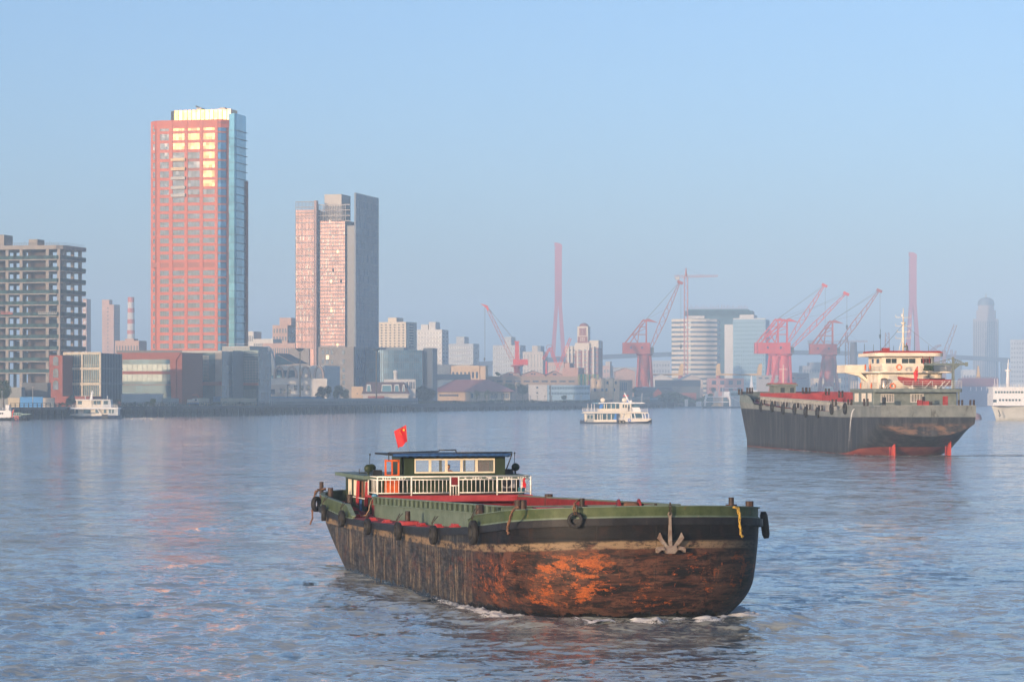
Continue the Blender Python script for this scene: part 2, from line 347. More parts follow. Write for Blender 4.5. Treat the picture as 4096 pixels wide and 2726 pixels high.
M_WHITE = worn('white_rail_paint', (.62, .60, .55), (.80, .78, .72), (.35, .17, .09), .35, sc=5)
M_CREAM = worn('cream_panel', (.62, .56, .42), (.74, .67, .52), (.4, .3, .2), .15)
M_ORANGE = worn('orange_door_paint', (.52, .085, .015), (.66, .13, .02), (.25, .05, .02), .3)
M_RUBBER = mat('tyre_rubber', (.014, .013, .013), .75, var=.25, scale=6, bump=.4)
M_BLACK = mat('black_paint', (.012, .012, .013), .5, var=.2, scale=4)
M_ROPE = mat('brown_rope', (.28, .14, .075), .9, var=.25, scale=30, bump=.6)
M_ROPEY = mat('yellow_rope', (.62, .40, .07), .9, var=.2, scale=30, bump=.6)
M_GLASS = glass('cabin_glass', (.03, .04, .045), .06, 0, 1.5, .3)
M_DARK = mat('dark_interior', (.02, .014, .012), .8, var=.2)
M_CURT = mat('red_curtain', (.42, .02, .025), .8, var=.25, scale=3, stretch=(6, 6, .5))
M_STEELW = mat('grey_steel', (.30, .31, .32), .45, var=.1, scale=3)
M_BLUE = mat('blue_tarpaulin', (.03, .11, .30), .55, var=.2, scale=6)
# see-through pane
_pm, _pn, _pb = _new('clear_pane'); _pb.inputs['Base Color'].default_value = (.8, .9, .92, 1); _pb.inputs['Roughness'].default_value = .03
_pb.inputs['IOR'].default_value = 1.2; _pb.inputs['Alpha'].default_value = .07; M_PANE = _pm
SKIN = mat('skin', (.36, .19, .12), .6, var=.08, scale=8)
# ---------------------------------------------------------------- the near barge (local x to port, y aft, z up)
BO, BRZ, BB, BL = Vector((5.42, 106.1, 0)), R(14.04), 5.08, 45.3
bux, buy = Vector((math.cos(BRZ), math.sin(BRZ), 0)), Vector((-math.sin(BRZ), math.cos(BRZ), 0))
def b_s(px, v=-5.1):
    t = (px - CX)/FP; ox = BO.x + bux.x*v; oy = BO.y + bux.y*v
    return (ox - oy*t) / (-buy.x + buy.y*t)
def b_D(s, v): return BO.y + buy.y*s + bux.y*v
def b_z(py, s, v): return EYE + (HY - py)/FP*b_D(s, v)
def b_v(px, s):
    t = (px - CX)/FP; return (t*(BO.y + buy.y*s) - BO.x - buy.x*s) / (bux.x - t*bux.y)
_ds = [(-1, 4.1), (0, 4.03), (1.5, 3.9), (4, 3.68), (7, 3.46), (10, 3.25), (16, 2.95), (22.5, 2.76), (30, 2.62), (36, 2.6), (41, 2.82), (46, 3.1)]
def deckz(s): return float(np.interp(s, [a for a, _ in _ds], [b for _, b in _ds]))
_rs = [(-1, 4.42), (0, 4.40), (1.5, 4.27), (4, 4.1), (7, 3.87), (8.6, 3.76), (9.8, 3.45), (10.1, 3.26), (33.9, 2.66), (34.1, 3.2), (36, 3.22), (41, 3.36), (46, 3.64)]
def railz(s): return float(np.interp(s, [a for a, _ in _rs], [b for _, b in _rs]))
def outline(t, off=0.0, dense=1):
    """plan of the hull at height fraction t (0 keel .. 1 deck edge): starboard stern round the bow to the port stern"""
    q = min(1, max(0, t)); B = BB + off - .06*(1-q); rb = 3.9; s0 = .30*(1-q)**2 - off; Lq = BL - 6.6*(1-q)**1.3 + off
    pts = []; n = 2.25; tuck = .42*max(0, (.9-q)/.9)**1.5 + 1.15*max(0, (.40-q)/.40)**2.0
    ss = [Lq] + [Lq - 3.2*(1-math.cos(R(a)))*1.0 for a in (20, 40, 60, 75, 90)]
    vv = [-B*.55] + [-B*(.55 + .45*math.sin(R(a))) for a in (20, 40, 60, 75, 90)]
    stern = list(zip(vv, ss)); a0 = ss[-1]
    side = [(-B, a0 + (s0+rb - a0)*k/28) for k in range(1, 29)]
    bow = []
    K = 16
    for k in range(1, K+1):
        f = R(90*k/K); bow.append((-B*math.cos(f)**(2/n), s0 + rb*(1 - math.sin(f)**(2/n))))
    half = stern + side + bow
    half = [(v + tuck*min(1, max(0, 1 - s/10))*(abs(v)/B), s + tuck*.7*max(0, 1 - abs(v)/B*.6)*max(0, 1 - s/8)) for v, s in half]
    return half + [(-v, s) for v, s in reversed(half[:-1])]
barge = empty('cargo_barge', BO, BRZ, 'rusty old river barge with green bulwarks and a dark green wheelhouse, nearest the viewer', 'barge')
def make_hull():
    levels = list(range(27)); topo = outline(1.0)
    # spread the levels between keel and the local deck height
    out = []
    for i, z in enumerate(levels):
        f = i/(len(levels)-1); r = []
        for j, ts in enumerate(topo):
            zt = deckz(ts[1]); zz = -.9 + (zt + .9)*f; t = min(1, max(0, zz/zt)); o = OUT(t)[j]
            r.append((o[0], o[1], zz))
        out.append(r)
    mb = MB(); mb.grid(out)
    # stern plate
    for i in range(len(out)-1): mb.add([out[i][0], out[i][-1], out[i+1][-1], out[i+1][0]], [(0, 1, 2, 3)])
    mb.build('hull', M_HULL, barge)
_oc = {}
def OUT(t):
    k = round(t, 3)
    if k not in _oc: _oc[k] = outline(k)
    return _oc[k]
make_hull()
def strip(rng, off_in, off_out, z0f, z1f, mb):
    """closed-section band following the gunwale over point indices rng"""
    oi, oo = outline(1, off_in), outline(1, off_out); base = outline(1)
    rows = []
    for j in rng:
        s = base[j][1]; a, b = oi[j], oo[j]
        rows.append([(a[0], a[1], z0f(s)), (b[0], b[1], z0f(s)), (b[0], b[1], z1f(s)), (a[0], a[1], z1f(s)), (a[0], a[1], z0f(s))])
    mb.grid(rows, smooth=False)
    for r in (rows[0], rows[-1]): mb.add(r[:4], [(0, 1, 2, 3)])
    return mb
N = len(outline(1)); base = outline(1)
allr = list(range(N))
strip(allr, -.05, .13, lambda s: deckz(s)-.30, lambda s: deckz(s)-.03, MB()).build('rubbing_strake', M_STRAKE, barge)
fwd = [j for j in allr if base[j][1] <= 10.2]; 
aftS = [j for j in allr[:N//2] if base[j][1] >= 33.0]; aftP = [j for j in allr[N//2:] if base[j][1] >= 33.0]
for rg_ in (fwd, aftS, aftP):
    bb_ = strip(rg_, -.10, -.02, lambda s: deckz(s)-.04, railz, MB()).build('bulwark', M_GREEN, barge)
    strip(rg_, -.16, .04, lambda s: railz(s), lambda s: railz(s)+.035, MB()).build('rail_cap', M_SAGE, bb_)
    strip(rg_, -.04, .03, lambda s: deckz(s)-.03, lambda s: deckz(s)+.03, MB()).build('deck_edge', M_SAGE, bb_)
MB().box(base[0][0]+.1, base[-1][0]-.1, BL-.12, BL-.04, 3.0, 3.62).build('stern_bulwark', M_GREEN, barge)
# deck with the hold cut out
HV, HS0, HS1 = 3.62, 9.4, 35.5
dk = MB(); half = [p for p in base[:N//2+1]]
ys = sorted(set([round(p[1], 3) for p in half] + [HS0, HS1]))
def wid(s):
    f = [(p[1], -p[0]) for p in half]
    if s >= f[5][0]: pts = sorted(f[:6])
    else: pts = sorted(f[5:])
    return float(np.interp(s, [a for a, _ in pts], [b for _, b in pts]))
for y0, y1 in zip(ys[:-1], ys[1:]):
    w0, w1, z0, z1 = wid(y0)-.02, wid(y1)-.02, deckz(y0), deckz(y1); ym = (y0+y1)/2
    cols = [(-1, -HV), (HV, 1)] if HS0 < ym < HS1 else [(-1, 1)]
    for a, b in cols:
        xa0, xa1 = (-w0, -w1) if a == -1 else (a, a); xb0, xb1 = (w0, w1) if b == 1 else (b, b)
        if a == -1 and b == -HV: xa0, xa1, xb0, xb1 = -w0, -w1, -HV, -HV
        if a == HV: xa0, xa1, xb0, xb1 = HV, HV, w0, w1
        dk.add([(xa0, y0, z0), (xb0, y0, z0), (xb1, y1, z1), (xa1, y1, z1)], [(0, 1, 2, 3)])
dk.build('deck', M_RED, barge)
# hold coamings
def ctop(s): return 4.07 + (3.55-4.07)*(s-HS0)/(HS1-HS0)
co = MB(); rb = MB()
def wall(mb, x0, x1, s0, s1, zb, zt, n=1):
    for k in range(n):
        a, b = s0+(s1-s0)*k/n, s0+(s1-s0)*(k+1)/n
        vs = [(x0,a,zb(a)),(x1,a,zb(a)),(x1,b,zb(b)),(x0,b,zb(b)),(x0,a,zt(a)),(x1,a,zt(a)),(x1,b,zt(b)),(x0,b,zt(b))]
        mb.add(vs, [(0,3,2,1),(4,5,6,7),(0,1,5,4),(1,2,6,5),(2,3,7,6),(3,0,4,7)])
for sg in (-1, 1):
    a, b = sorted((sg*HV, sg*(HV+.05))); wall(co, a, b, HS0, HS1, lambda s: deckz(s)-.1, lambda s: ctop(s)-.01, 6)
    a, b = sorted((sg*(HV-.03), sg*(HV+.19))); wall(co, a, b, HS0-.2, HS1, lambda s: ctop(s)-.008, lambda s: ctop(s)+.05, 4)
    a, b = sorted((sg*(HV+.052), sg*(HV+.17))); wall(co, a, b, HS0, HS1, lambda s: ctop(s)-.36, lambda s: ctop(s)-.31, 4)
    for k in range(27):
        s = HS0+.3 + k*(HS1-HS0-.5)/26; a, b = sorted((sg*(HV+.054), sg*(HV+.15))); wall(rb, a, b, s-.045, s+.045, lambda s: ctop(s)-.308, lambda s: ctop(s)-.012)
for s0 in (HS0-.05,): co.box(-HV-.048, HV+.048, s0, s0+.048, deckz(s0)-.1, 4.058)
co.box(-HV-.028, HV+.028, HS0-.30, HS0-.10, 4.072, 4.115); co.box(-HV+.1, HV-.1, HS0-.25, HS0-.052, 3.72, 3.76)
for k in range(9): rb.box(-3.2+k*.8, -3.13+k*.8, HS0-.24, HS0-.052, 3.762, 4.055)
co.v += []; o_ = len(co.v); co.v.extend(rb.v); co.f.extend([tuple(i+o_ for i in f) for f in rb.f]); co.sm.extend(rb.sm)
cob = co.build('hatch_coaming', M_SAGE, barge)
for sg in (-1, 1):
    a, b = sorted((sg*(HV+.051), sg*(HV+.056))); wall(w_ := MB(), a, b, HS0+.1, HS1, lambda s: ctop(s)-.305, lambda s: ctop(s)-.012, 6); w_.build('coaming_shade', M_DGREEN, cob)  # dark sheet laid between the flanges, recess shade put into its colour
hd = MB()                                                            # inner hold plating
for sg in (-1, 1):
    a, b = sorted((sg*(HV-.032), sg*(HV-.072))); wall(hd, a, b, HS0+.01, HS1+.9, lambda s: .5, lambda s: ctop(s)-.012, 6)
hd.box(-HV+.08, HV-.08, HS0+.01, HS0+.05, .5, 4.0); hd.box(-HV+.08, HV-.08, HS0, HS1+.9, .42, .5); hd.box(-HV, HV, HS1+.9, HS1+.95, .5, 3.3)
hd.build('hold', M_REDD, barge)
# platform in front of the house
ZP = 3.62
pf = MB(); pf.box(-3.75, 4.35, HS1, HS1+.10, ZP-.30, ZP-.004); pf.box(-3.75, 4.35, HS1+.102, 37.15, ZP-.10, ZP); pf.box(-3.35, 4.0, 37.152, 43.8, ZP-.10, ZP)
pf.prism([(HS1-.0, 3.0), (HS1+.0, 3.32), (HS1+1.2, 3.32)], 'x', 4.0, 4.1)
pf.add([(4.352, HS1, ZP), (4.352, HS1, 2.8), (4.352, HS1+.1, 2.8), (4.352, HS1+.1, ZP), (3.6, HS1, 3.3), (4.352, HS1, 2.8)], [(0, 1, 2, 3)])
pf.build('platform', M_RED, barge)
# lower house
lh = MB(); ZL = 4.40
lh.box(-3.5, 4.15, 37.4, 37.5, 2.6, ZL); lh.box(-3.5, 4.15, 43.9, 44.0, 2.9, ZL); lh.box(4.05, 4.148, 37.502, 43.898, 2.7, ZL-.002)
for a, b in ((37.502, 37.75), (38.95, 39.2), (40.6, 40.85), (42.1, 42.35), (43.6, 43.898)): lh.box(-3.498, -3.4, a, b, 2.7, ZL-.002)
lh.box(-3.496, -3.4, 37.752, 43.598, ZL-.15, ZL-.004); lh.box(-3.494, -3.4, 39.2, 43.598, 2.7, 3.42)
house = lh.build('house', M_DGREEN, barge)
MB().box(-3.3, -3.25, 37.6, 43.8, 2.7, ZL-.01).build('inner_wall', M_DARK, house)
MB().box(-3.95, 4.5, 36.9, 44.6, ZL, ZL+.17).build('house_roof', M_SAGE, barge)
for a, b in ((38.3, 38.94), (41.0, 41.9), (42.45, 43.4)): MB().box(-3.48, -3.42, a, b, 3.45, ZL-.16).build('side_panel', M_CREAM, house)
for a, b in ((37.76, 38.25), (39.9, 40.55)):
    c = MB(); rows = []
    for k in range(13): y = a+(b-a)*k/12; rows.append([(-3.60+.05*math.sin(k*1.9), y, 3.02), (-3.56+.03*math.sin(k*1.9+.4), y, ZL-.16)])
    c.grid(rows); c.build('curtain', M_CURT, house)
MB().box(-3.47, -3.43, 39.25, 39.85, 2.72, ZL-.18).build('inner_door', mat('brown_door', (.25, .09, .03), .6), house)
MB().box(-3.60, -3.497, 38.35, 41.9, 3.36, 3.40).build('ledge', M_WHITE, house)
# wheelhouse with real openings
WS, WE, WL, WR, WT = 37.2, 40.2, -1.83, 3.36, 5.57
wh = MB(); w0, w1 = -1.30, 2.82; wz0, wz1 = 4.67, 5.40
wh.box(WL, w0, WS, WS+.08, ZP, WT); wh.box(w1, WR, WS, WS+.08, ZP, WT); wh.box(w0, w1, WS, WS+.08, ZP, wz0); wh.box(w0, w1, WS, WS+.08, wz1, WT)
wh.box(WL, -1.1, WE-.08, WE, ZP, WT); wh.box(2.7, WR, WE-.08, WE, ZP, WT); wh.box(-1.1, 2.7, WE-.08, WE, ZP, 4.6); wh.box(-1.1, 2.7, WE-.08, WE, 5.36, WT)
wh.box(.62, .76, WE-.078, WE-.002, 4.6, 5.36); wh.box(1.9, 2.0, WE-.078, WE-.002, 4.6, 5.36)
wh.box(WR-.08, WR, WS+.082, WE-.082, ZP, WT-.002); wh.box(WL, WL+.08, WS+.9, WE-.082, ZP, WT-.002)
wh.box(WL+.09, WR-.09, WS+.09, WE-.09, ZP+.001, ZP+.03)
wheel = wh.build('wheelhouse', M_DGREEN, barge)
MB().box(WL+.082, -1.2, WS+.01, WS+.078, ZP, WT-.01)
fr = [b_v(x, WS) for x in (1655, 1720, 1785, 1846, 1906, 1972)]
for k in range(5):
    a, b = fr[k], fr[k+1]; m = MB()
    if k == 0: a = w0
    if k == 4: b = w1
    m.box(a+.004, b-.004, WS-.05, WS+.03, wz0, wz0+.075); m.box(a+.004, b-.004, WS-.05, WS+.03, wz1-.075, wz1)
    m.box(a+.004, a+.06, WS-.049, WS+.029, wz0+.076, wz1-.076); m.box(b-.06, b-.004, WS-.049, WS+.029, wz0+.076, wz1-.076)
    f = m.build('window_frame', M_CREAM, wheel)
    if k != 2: MB().box(a+.061, b-.061, WS-.01, WS, wz0+.076, wz1-.076).build('pane', M_PANE, f)
MB().box(1.9, 2.65, WS+.5, WS+.53, 4.6, 5.35).build('curtain', mat('maroon_curtain', (.06, .012, .012), .9), wheel)
MB().box(-.2, .9, WS+.35, WS+.75, ZP+.03, 4.72).build('console', M_DARK, wheel)
# wheelhouse roof, awning roll, rail
MB().box(-2.65, 3.62, WS-.45, WE+.35, WT, WT+.09).build('wheelhouse_roof', M_BLACK, barge)
tp = MB(); rows = []
for k in range(49):
    x = -2.5 + 6.0*k/48; sg = .035*abs(math.sin(k*.85)) + .015*math.sin(k*2.3)
    rows.append([(x, WS-.50, WT+.10), (x, WS-.56, WT+.02), (x, WS-.52, WT-.06-sg), (x, WS-.47, WT-.02)])
tp.grid(rows, closed=True); tp.build('awning', M_BLUE, barge)
tp = MB(); tp.path([(-2.7, WS-.5, WT-.25), (-2.72, WS-.5, WT+.15), (-.2, WS-.5, WT+.2), (-.1, WS-.5, WT+.27), (.7, WS-.5, WT+.27), (.72, WS-.5, WT+.14), (3.6, WS-.5, WT+.14), (3.55, WS-.45, WT-.1), (3.4, WS-.05, WT-.75)], .03); tp.build('awning_rail', M_BLACK, barge)
# orange door standing open
dr = empty('open_door', (0, 0, 0)); dr.parent = barge; bpy.data.objects.remove(dr)
m = MB(); dv0, dv1, dz0, dz1 = -2.80, -2.05, ZP+.06, 5.36
for a, b in ((dv0, dv0+.09), ((dv0+dv1)/2-.04, (dv0+dv1)/2+.04), (dv1-.09, dv1)): m.box(a, b, WS+.05, WS+.10, 4.62, dz1)
m.box(dv0+.092, dv1-.092, WS+.052, WS+.098, dz1-.10, dz1-.002); m.box(dv0, dv1, WS+.05, WS+.10, dz0, 4.619)
m.box(dv0+.12, dv1-.12, WS+.03, WS+.049, dz0+.15, 4.5)
door = m.build('orange_door', M_ORANGE, barge); MB().tube((dv0+.05, WS+.0, 4.5), (dv0+.05, WS+.06, 4.5), .03).build('handle', M_BLACK, door)
# white guard rail with ornaments
gr = MB(); zt, z2, zb = ZP+.93, ZP+.78, ZP+.13; GY = HS1+.05
gx = [b_v(x, GY) for x in (1510, 1646, 1802, 1835, 1989, 2123)]; gx[-1] = min(gx[-1], 4.3)
gr.tube((gx[0], GY, zt), (gx[-1], GY, zt), .034); 
for i, x in enumerate(gx): gr.tube((x, GY, ZP-.04), (x, GY, zt), .042)
for i in (0, 1, 3, 4): gr.tube((gx[i], GY, z2), (gx[i+1], GY, z2), .026); gr.tube((gx[i], GY, zb), (gx[i+1], GY, zb), .028)
gr.tube((gx[2], GY, ZP+.48), (gx[3], GY, ZP+.48), .03)
for i, n in ((0, 8), (1, 10), (3, 9), (4, 7)):
    for k in range(1, n): x = gx[i] + (gx[i+1]-gx[i])*k/n; gr.tube((x, GY, zb), (x, GY, z2), .018, n=6)
for k in (1, 2): x = gx[2]+(gx[3]-gx[2])*k/3; gr.tube((x, GY, ZP-.02), (x, GY, ZP+.48), .018, n=6)
for xe, yy in ((gx[0]-.0, 1), (gx[-1], 1)):                          # returns to the house
    for z in (zt, z2, zb): gr.tube((xe, GY, z), (xe-.12 if xe < 0 else xe, GY+1.7, z), .026)
    gr.tube((xe-.12 if xe < 0 else xe, GY+1.7, ZP-.02), (xe-.12 if xe < 0 else xe, GY+1.7, zt), .035)
    for k in range(1, 5): gr.tube((xe, GY+k*.34, zb), (xe, GY+k*.34, z2), .016, n=6)
rail = gr.build('guard_rail', M_WHITE, barge)
om = (zt+z2)/2
def orn(kind, px):
    m = MB(); x = b_v(px, GY)
    if kind == 'oval':
        for dx in (-.12, 0, .12): m.torus((x+dx, GY, om), .055, .012, 'y', 14, 6)
        m.tube((x-.16, GY, om+.07), (x+.16, GY, om+.07), .012, n=6); m.tube((x-.16, GY, om-.07), (x+.16, GY, om-.07), .012, n=6)
        for sg in (-1, 1): m.path([(x+sg*.16, GY, om+.07), (x+sg*.22, GY, om), (x+sg*.16, GY, om-.07)], .012)
    elif kind == 'knot':
        for a in ((-.24, -.02), (.02, .24)): m.path([(x+a[0], GY, om), (x+(a[0]+a[1])/2, GY, om+.065), (x+a[1], GY, om), (x+(a[0]+a[1])/2, GY, om-.065), (x+a[0], GY, om)], .013)
        m.path([(x-.12, GY, om), (x, GY, om+.07), (x+.12, GY, om), (x, GY, om-.07), (x-.12, GY, om)], .013)
    elif kind == 'star':
        pts = [(x+(.075 if k % 2 == 0 else .03)*math.sin(k*math.pi/5), om+(.075 if k % 2 == 0 else .03)*math.cos(k*math.pi/5)) for k in range(10)]; m.prism(pts, 'y', GY-.012, GY+.012)
    else:
        m.prism([(x-.18, om-.02), (x-.1, om+.06), (x-.03, om+.03), (x+.04, om+.07), (x+.13, om+.03), (x+.18, om-.05), (x+.1, om-.005), (x+.06, om-.06), (x-.05, om-.05), (x-.08, om+.0)], 'y', GY-.012, GY+.012)
    m.build('ornament', M_WHITE, rail)
for kd, px in (('oval', 1547), ('knot', 1604), ('star', 1862), ('knot', 1909), ('bird', 1957), ('knot', 2031), ('oval', 2088)): orn(kd, px)
m = MB(); m.box(gx[2]+.05, gx[3]-.05, GY-.015, GY+.015, ZP+.52, zt-.04)
for k in range(5): m.torus(((gx[2]+gx[3])/2+.07*math.cos(k*1.256), GY-.02, ZP+.71+.09*math.sin(k*1.256)), .05, .012, 'y', 10, 5)
m.build('rail_badge', M_REDD, rail)
# bollards, cleats, winch
def bollard(px, s=None, v=None, r=.13, h=.42, twin=0.0, pin=False, zb=None, name='bollard'):
    if v is None: v = -4.75
    if s is None: s = b_s(px, v)
    else: v = b_v(px, s)
    z = deckz(s) if zb is None else zb
    m = MB()
    for dx in ((-twin/2, twin/2) if twin else (0,)):
        m.lathe([(r*1.02, z-.02), (r, z+.05), (r, z+h-.02), (r*.97, z+h), (0, z+h)], (v+dx, s, 0), 14)
    if pin: m.tube((v-r*2.1, s, z+h*.62), (v+r*2.1, s, z+h*.62), .045)
    o = m.build(name, M_BOLL, barge); return o
bollard(1286, v=-4.7, s=None, r=.11, h=1.05, pin=True)
bollard(1322, v=-4.72, r=.14, h=.98, twin=.0); bollard(1399, v=-4.6, r=.15, h=1.0)
bollard(1631, v=-4.55, r=.12, h=.62)
bollard(1919, v=-4.7, r=.13, h=.86, twin=.08); bollard(2082, v=-4.1, s=6.5, r=.14, h=.95, twin=.22)
bollard(2328, s=1.9, r=.10, h=.80, pin=True); bollard(2925, s=2.6, r=.105, h=.82, pin=True); bollard(2998, s=4.2, r=.12, h=.74, twin=.08)
bollard(2570, s=7.4, r=.055, h=.80); bollard(2623, s=7.4, r=.06, h=.80); bollard(2195, s=30, r=.14, h=1.22, twin=.12)
for px in (1432, 1493, 1550, 1690, 1755, 1822):
    s = b_s(px, -4.62); z = deckz(s); m = MB(); m.box(-4.85, -4.45, s-.22, s+.22, z, z+.07); m.box(-4.75, -4.55, s-.30, s+.30, z+.071, z+.15); m.build('cleat', M_RED, barge)
s = b_s(1631, -4.6); m = MB(); m.box(-4.9, -4.2, s-.5, s+.5, deckz(s), deckz(s)+.18); m.build('bollard_base', M_RED, barge)
m = MB(); v = b_v(2195, 7.0); m.box(v-.5, v+.5, 6.6, 7.4, deckz(7), deckz(7)+.62); m.box(v-.55, v+.55, 6.55, 7.45, deckz(7)+.621, deckz(7)+.68); m.build('deck_locker', M_RED, barge)
wz = deckz(7.2); wv = b_v(2515, 7.2)
m = MB(); m.box(wv-.65, wv+.65, 6.6, 7.8, wz, wz+.12)
for x in (-.42, .42): m.lathe([(0, -.02), (.36, -.02), (.36, .02), (0, .02)], (wv+x, 7.2, wz+.62), 20, 'x')
for x in (-.6, .6): m.prism([(6.8, wz+.12), (7.6, wz+.12), (7.3, wz+.7), (7.1, wz+.7)], 'x', wv+x-.03, wv+x+.03)
win = m.build('winch', M_REDD, barge)
m = MB(); m.lathe([(.1, -.40), (.22, -.38), (.25, -.1), (.24, .2), (.21, .38), (.1, .4)], (wv, 7.2, wz+.62), 16, 'x'); m.build('rope_drum', M_ROPE, win)
m = MB(); m.tube((wv+.9, 7.2, wz+.3), (wv+1.3, 7.2, wz+.3), .12); m.box(wv+.7, wv+.9, 7, 7.4, wz, wz+.45); m.build('gearbox', M_RED, win); MB().box(wv-1.4, wv-.9, 6.9, 7.4, wz, wz+.4).build('motor', M_RED, win)
# roof gear
def rooflamp(px, s):
    v = b_v(px, s); z = ZL+.17; m = MB(); m.tube((v, s, z), (v, s, z+.14), .04); m.lathe([(0, -.10), (.12, -.09), (.20, -.02), (.21, .08), (.19, .09), (0, .09)], (v, s-.05, z+.34), 16, 'y'); m.build('searchlight', M_DGREEN, barge)
rooflamp(1473, 38.0); rooflamp(2062, 39.0); rooflamp(1487, 38.8)
for px, s, hh in ((1478, 38.4, 1.0), (2057, 39.4, 1.02)):
    v = b_v(px, s); m = MB(); m.tube((v, s, ZL+.17), (v+.02, s, ZL+.17+hh), .016); m.lathe([(.0, 0), (.04, .01), (.045, .08), (0, .1)], (v+.02, s, ZL+.15+hh), 8); m.build('antenna', M_BLACK, barge)
for px, s in ((1508, 38.0), (2033, 38.4)):
    v = b_v(px, s); z = ZL+.17; m = MB(); m.prism([(v-.26, z), (v+.22, z), (v+.22, z+.26), (v-.20, z+.27)], 'y', s-.2, s+.3); m.build('black_box', M_BLACK, barge)
for px in (1437, 1460):
    v = b_v(px, 41); m = MB(); m.tube((v, 41, ZL+.15), (v, 41, ZL+.42), .02); m.tube((v, 41, ZL+.2), (v+.35, 41.0, ZL+.2), .02); m.build('roof_pipe', M_BLACK, barge)
# stern cabin wall goods
MB().box(-3.62, -3.55, 39.3, 39.62, 2.72, 3.32).build('blue_box', M_BLUE, house)
# ---------------------------------------------------------------- things hung on or carried by the barge
def tob(v, s, z): return BO + bux*v + buy*s + Vector((0, 0, z))
def sid(j_s):                                                        # starboard outline point and outward normal at s
    return wid(j_s)
def tyre(px, py, dia, lab, tilt=0.0, v=None, s=None, rz=None, wide=.24, grp='tyre fenders hung along the barge'):
    if s is None: s = b_s(px, -5.35); v = -5.35
    p = tob(v, s, b_z(py, s, v)); o = empty('tyre_fender', p, BRZ + (R(90) if rz is None else rz), lab, 'tyre', grp)
    m = MB(); prof = []; r = dia/2; wd = wide/2
    m.lathe([(r*.58, -wd*.8), (r*.66, -wd), (r*.90, -wd), (r, -wd*.7), (r*1.0, wd*.7), (r*.90, wd), (r*.66, wd), (r*.58, wd*.8), (r*.58, -wd*.8)], (0, 0, 0), 28, 'y')
    m.build('tyre', M_RUBBER, o)
    q = MB(); q.sweep([(-.05, .02, r*.75), (-.09, .05, r*1.25), (-.03, -.1, r*1.7), (.05, -.22, r*1.95)], .018, 6); q.sweep([(.06, .02, r*.75), (.08, .05, r*1.25), (.07, -.1, r*1.95)], .018, 6)
    q.build('hanger_rope', mat('dark_rope', (.05, .035, .028), .9), o); return o
_ty = ['under the forward end of the stern bulwark', 'beside the first red cleats of the side deck', 'below the lone bollard of the side deck', 'beside the last gap before the bow bulwark']
tyre(1292, 2050, .82, 'black tyre hanging edge-on below the stern bollards of the rusty barge', rz=R(80), v=-5.32, s=b_s(1296, -5.3))
tyre(1367, 2073, .82, 'worn tyre hanging on the rusty barge ' + _ty[0]); tyre(1470, 2105, .76, 'worn tyre hanging on the rusty barge ' + _ty[1])
tyre(1592, 2123, .80, 'worn tyre hanging on the rusty barge ' + _ty[2]); tyre(1733, 2138, .80, 'worn tyre hanging on the rusty barge ' + _ty[3])
tyre(1893, 2128, .96, 'largest black tyre at the aft end of the green bow bulwark of the barge')
def onbow(px, off=.2):
    """point of the gunwale outline that the photo column px crosses on the near side"""
    best = None; o = outline(1, off); t = (px-CX)/FP
    for j in range(20, len(o)-20):
        a = tob(o[j][0], o[j][1], 0); b = tob(o[j+1][0], o[j+1][1], 0); fa = a.x - t*a.y; fb = b.x - t*b.y
        if fa*fb <= 0:
            k = fa/(fa-fb) if fa != fb else 0; p = a.lerp(b, k); d = (b-a).normalized()
            if best is None or p.y < best[0].y: best = (p, d)
    return best
def at_bow(px, py, off=.2): p, d = onbow(px, off); return Vector((p.x, p.y, EYE+(HY-py)/FP*p.y)), math.atan2(d.y, d.x)
p, a = at_bow(2302, 2078, .22); o = tyre(0, 0, .60, 'small round tyre seen face-on, tied by brown rope to the bow bulwark', v=0, s=0, rz=0, wide=.2); o.location = p; o.rotation_euler = (R(4), 0, a)
m = MB(); m.sweep([(-.02, -.12, .22), (-.06, -.14, .42), (-.02, -.02, .62), (.08, .1, .72), (.12, .26, .70)], .035, 7); m.sweep([(.05, -.1, .22), (.02, -.16, .45), (-.03, -.02, .64)], .035, 7); m.build('lashing', M_ROPE, o)
p, a = at_bow(3030, 2100, .0); m = MB(); m.lathe([(0, -.85), (.10, -.84), (.15, -.6), (.16, .0), (.15, .6), (.10, .84), (0, .85)], (0, 0, 0), 14)
o = m.build('fender_roll', M_RUBBER); o.location = tob(5.44, 3.5, b_z(2098, 3.5, 5.4)); o.rotation_euler = (0, R(-7), BRZ); o.scale = (1, 1, .62); tag(o, 'long black rubber fender hanging off the far corner of the barge bow', 'fender')
o = tyre(0, 0, .8, 'dark tyre tied with frayed rope to the stern corner of the barge', v=-4.6, s=BL-1.0, rz=R(50)); o.location = tob(-5.15, BL-1.9, 2.95)
def rope(name, pts, r, m_, lab, twist=2):
    mb = MB(); rr = random.Random(len(pts))
    for k in range(twist):
        q = [Vector(x) + Vector((rr.uniform(-1, 1), rr.uniform(-1, 1), rr.uniform(-1, 1)))*r*1.0 for x in pts]; fine = []
        for i in range(len(q)-1):
            for t in range(4):
                f = t/4; fine.append(q[i].lerp(q[i+1], f) + Vector((math.sin((i*4+t)*1.7+k*3)*r*.6, 0, 0)))
        fine.append(q[-1]); mb.sweep(fine, r, 6)
    o = mb.build(name, m_); tag(o, lab, 'rope'); return o
def bpts(lst, off): return [at_bow(x, y, off)[0] for x, y in lst]
rope('mooring_rope', bpts([(2936, 2026), (2952, 2031), (2958, 2055), (2958, 2090), (2966, 2118), (2962, 2135), (2969, 2146)], .13), .035, M_ROPEY, 'yellow frayed rope hanging over the bow bulwark near the far bollards', 3)
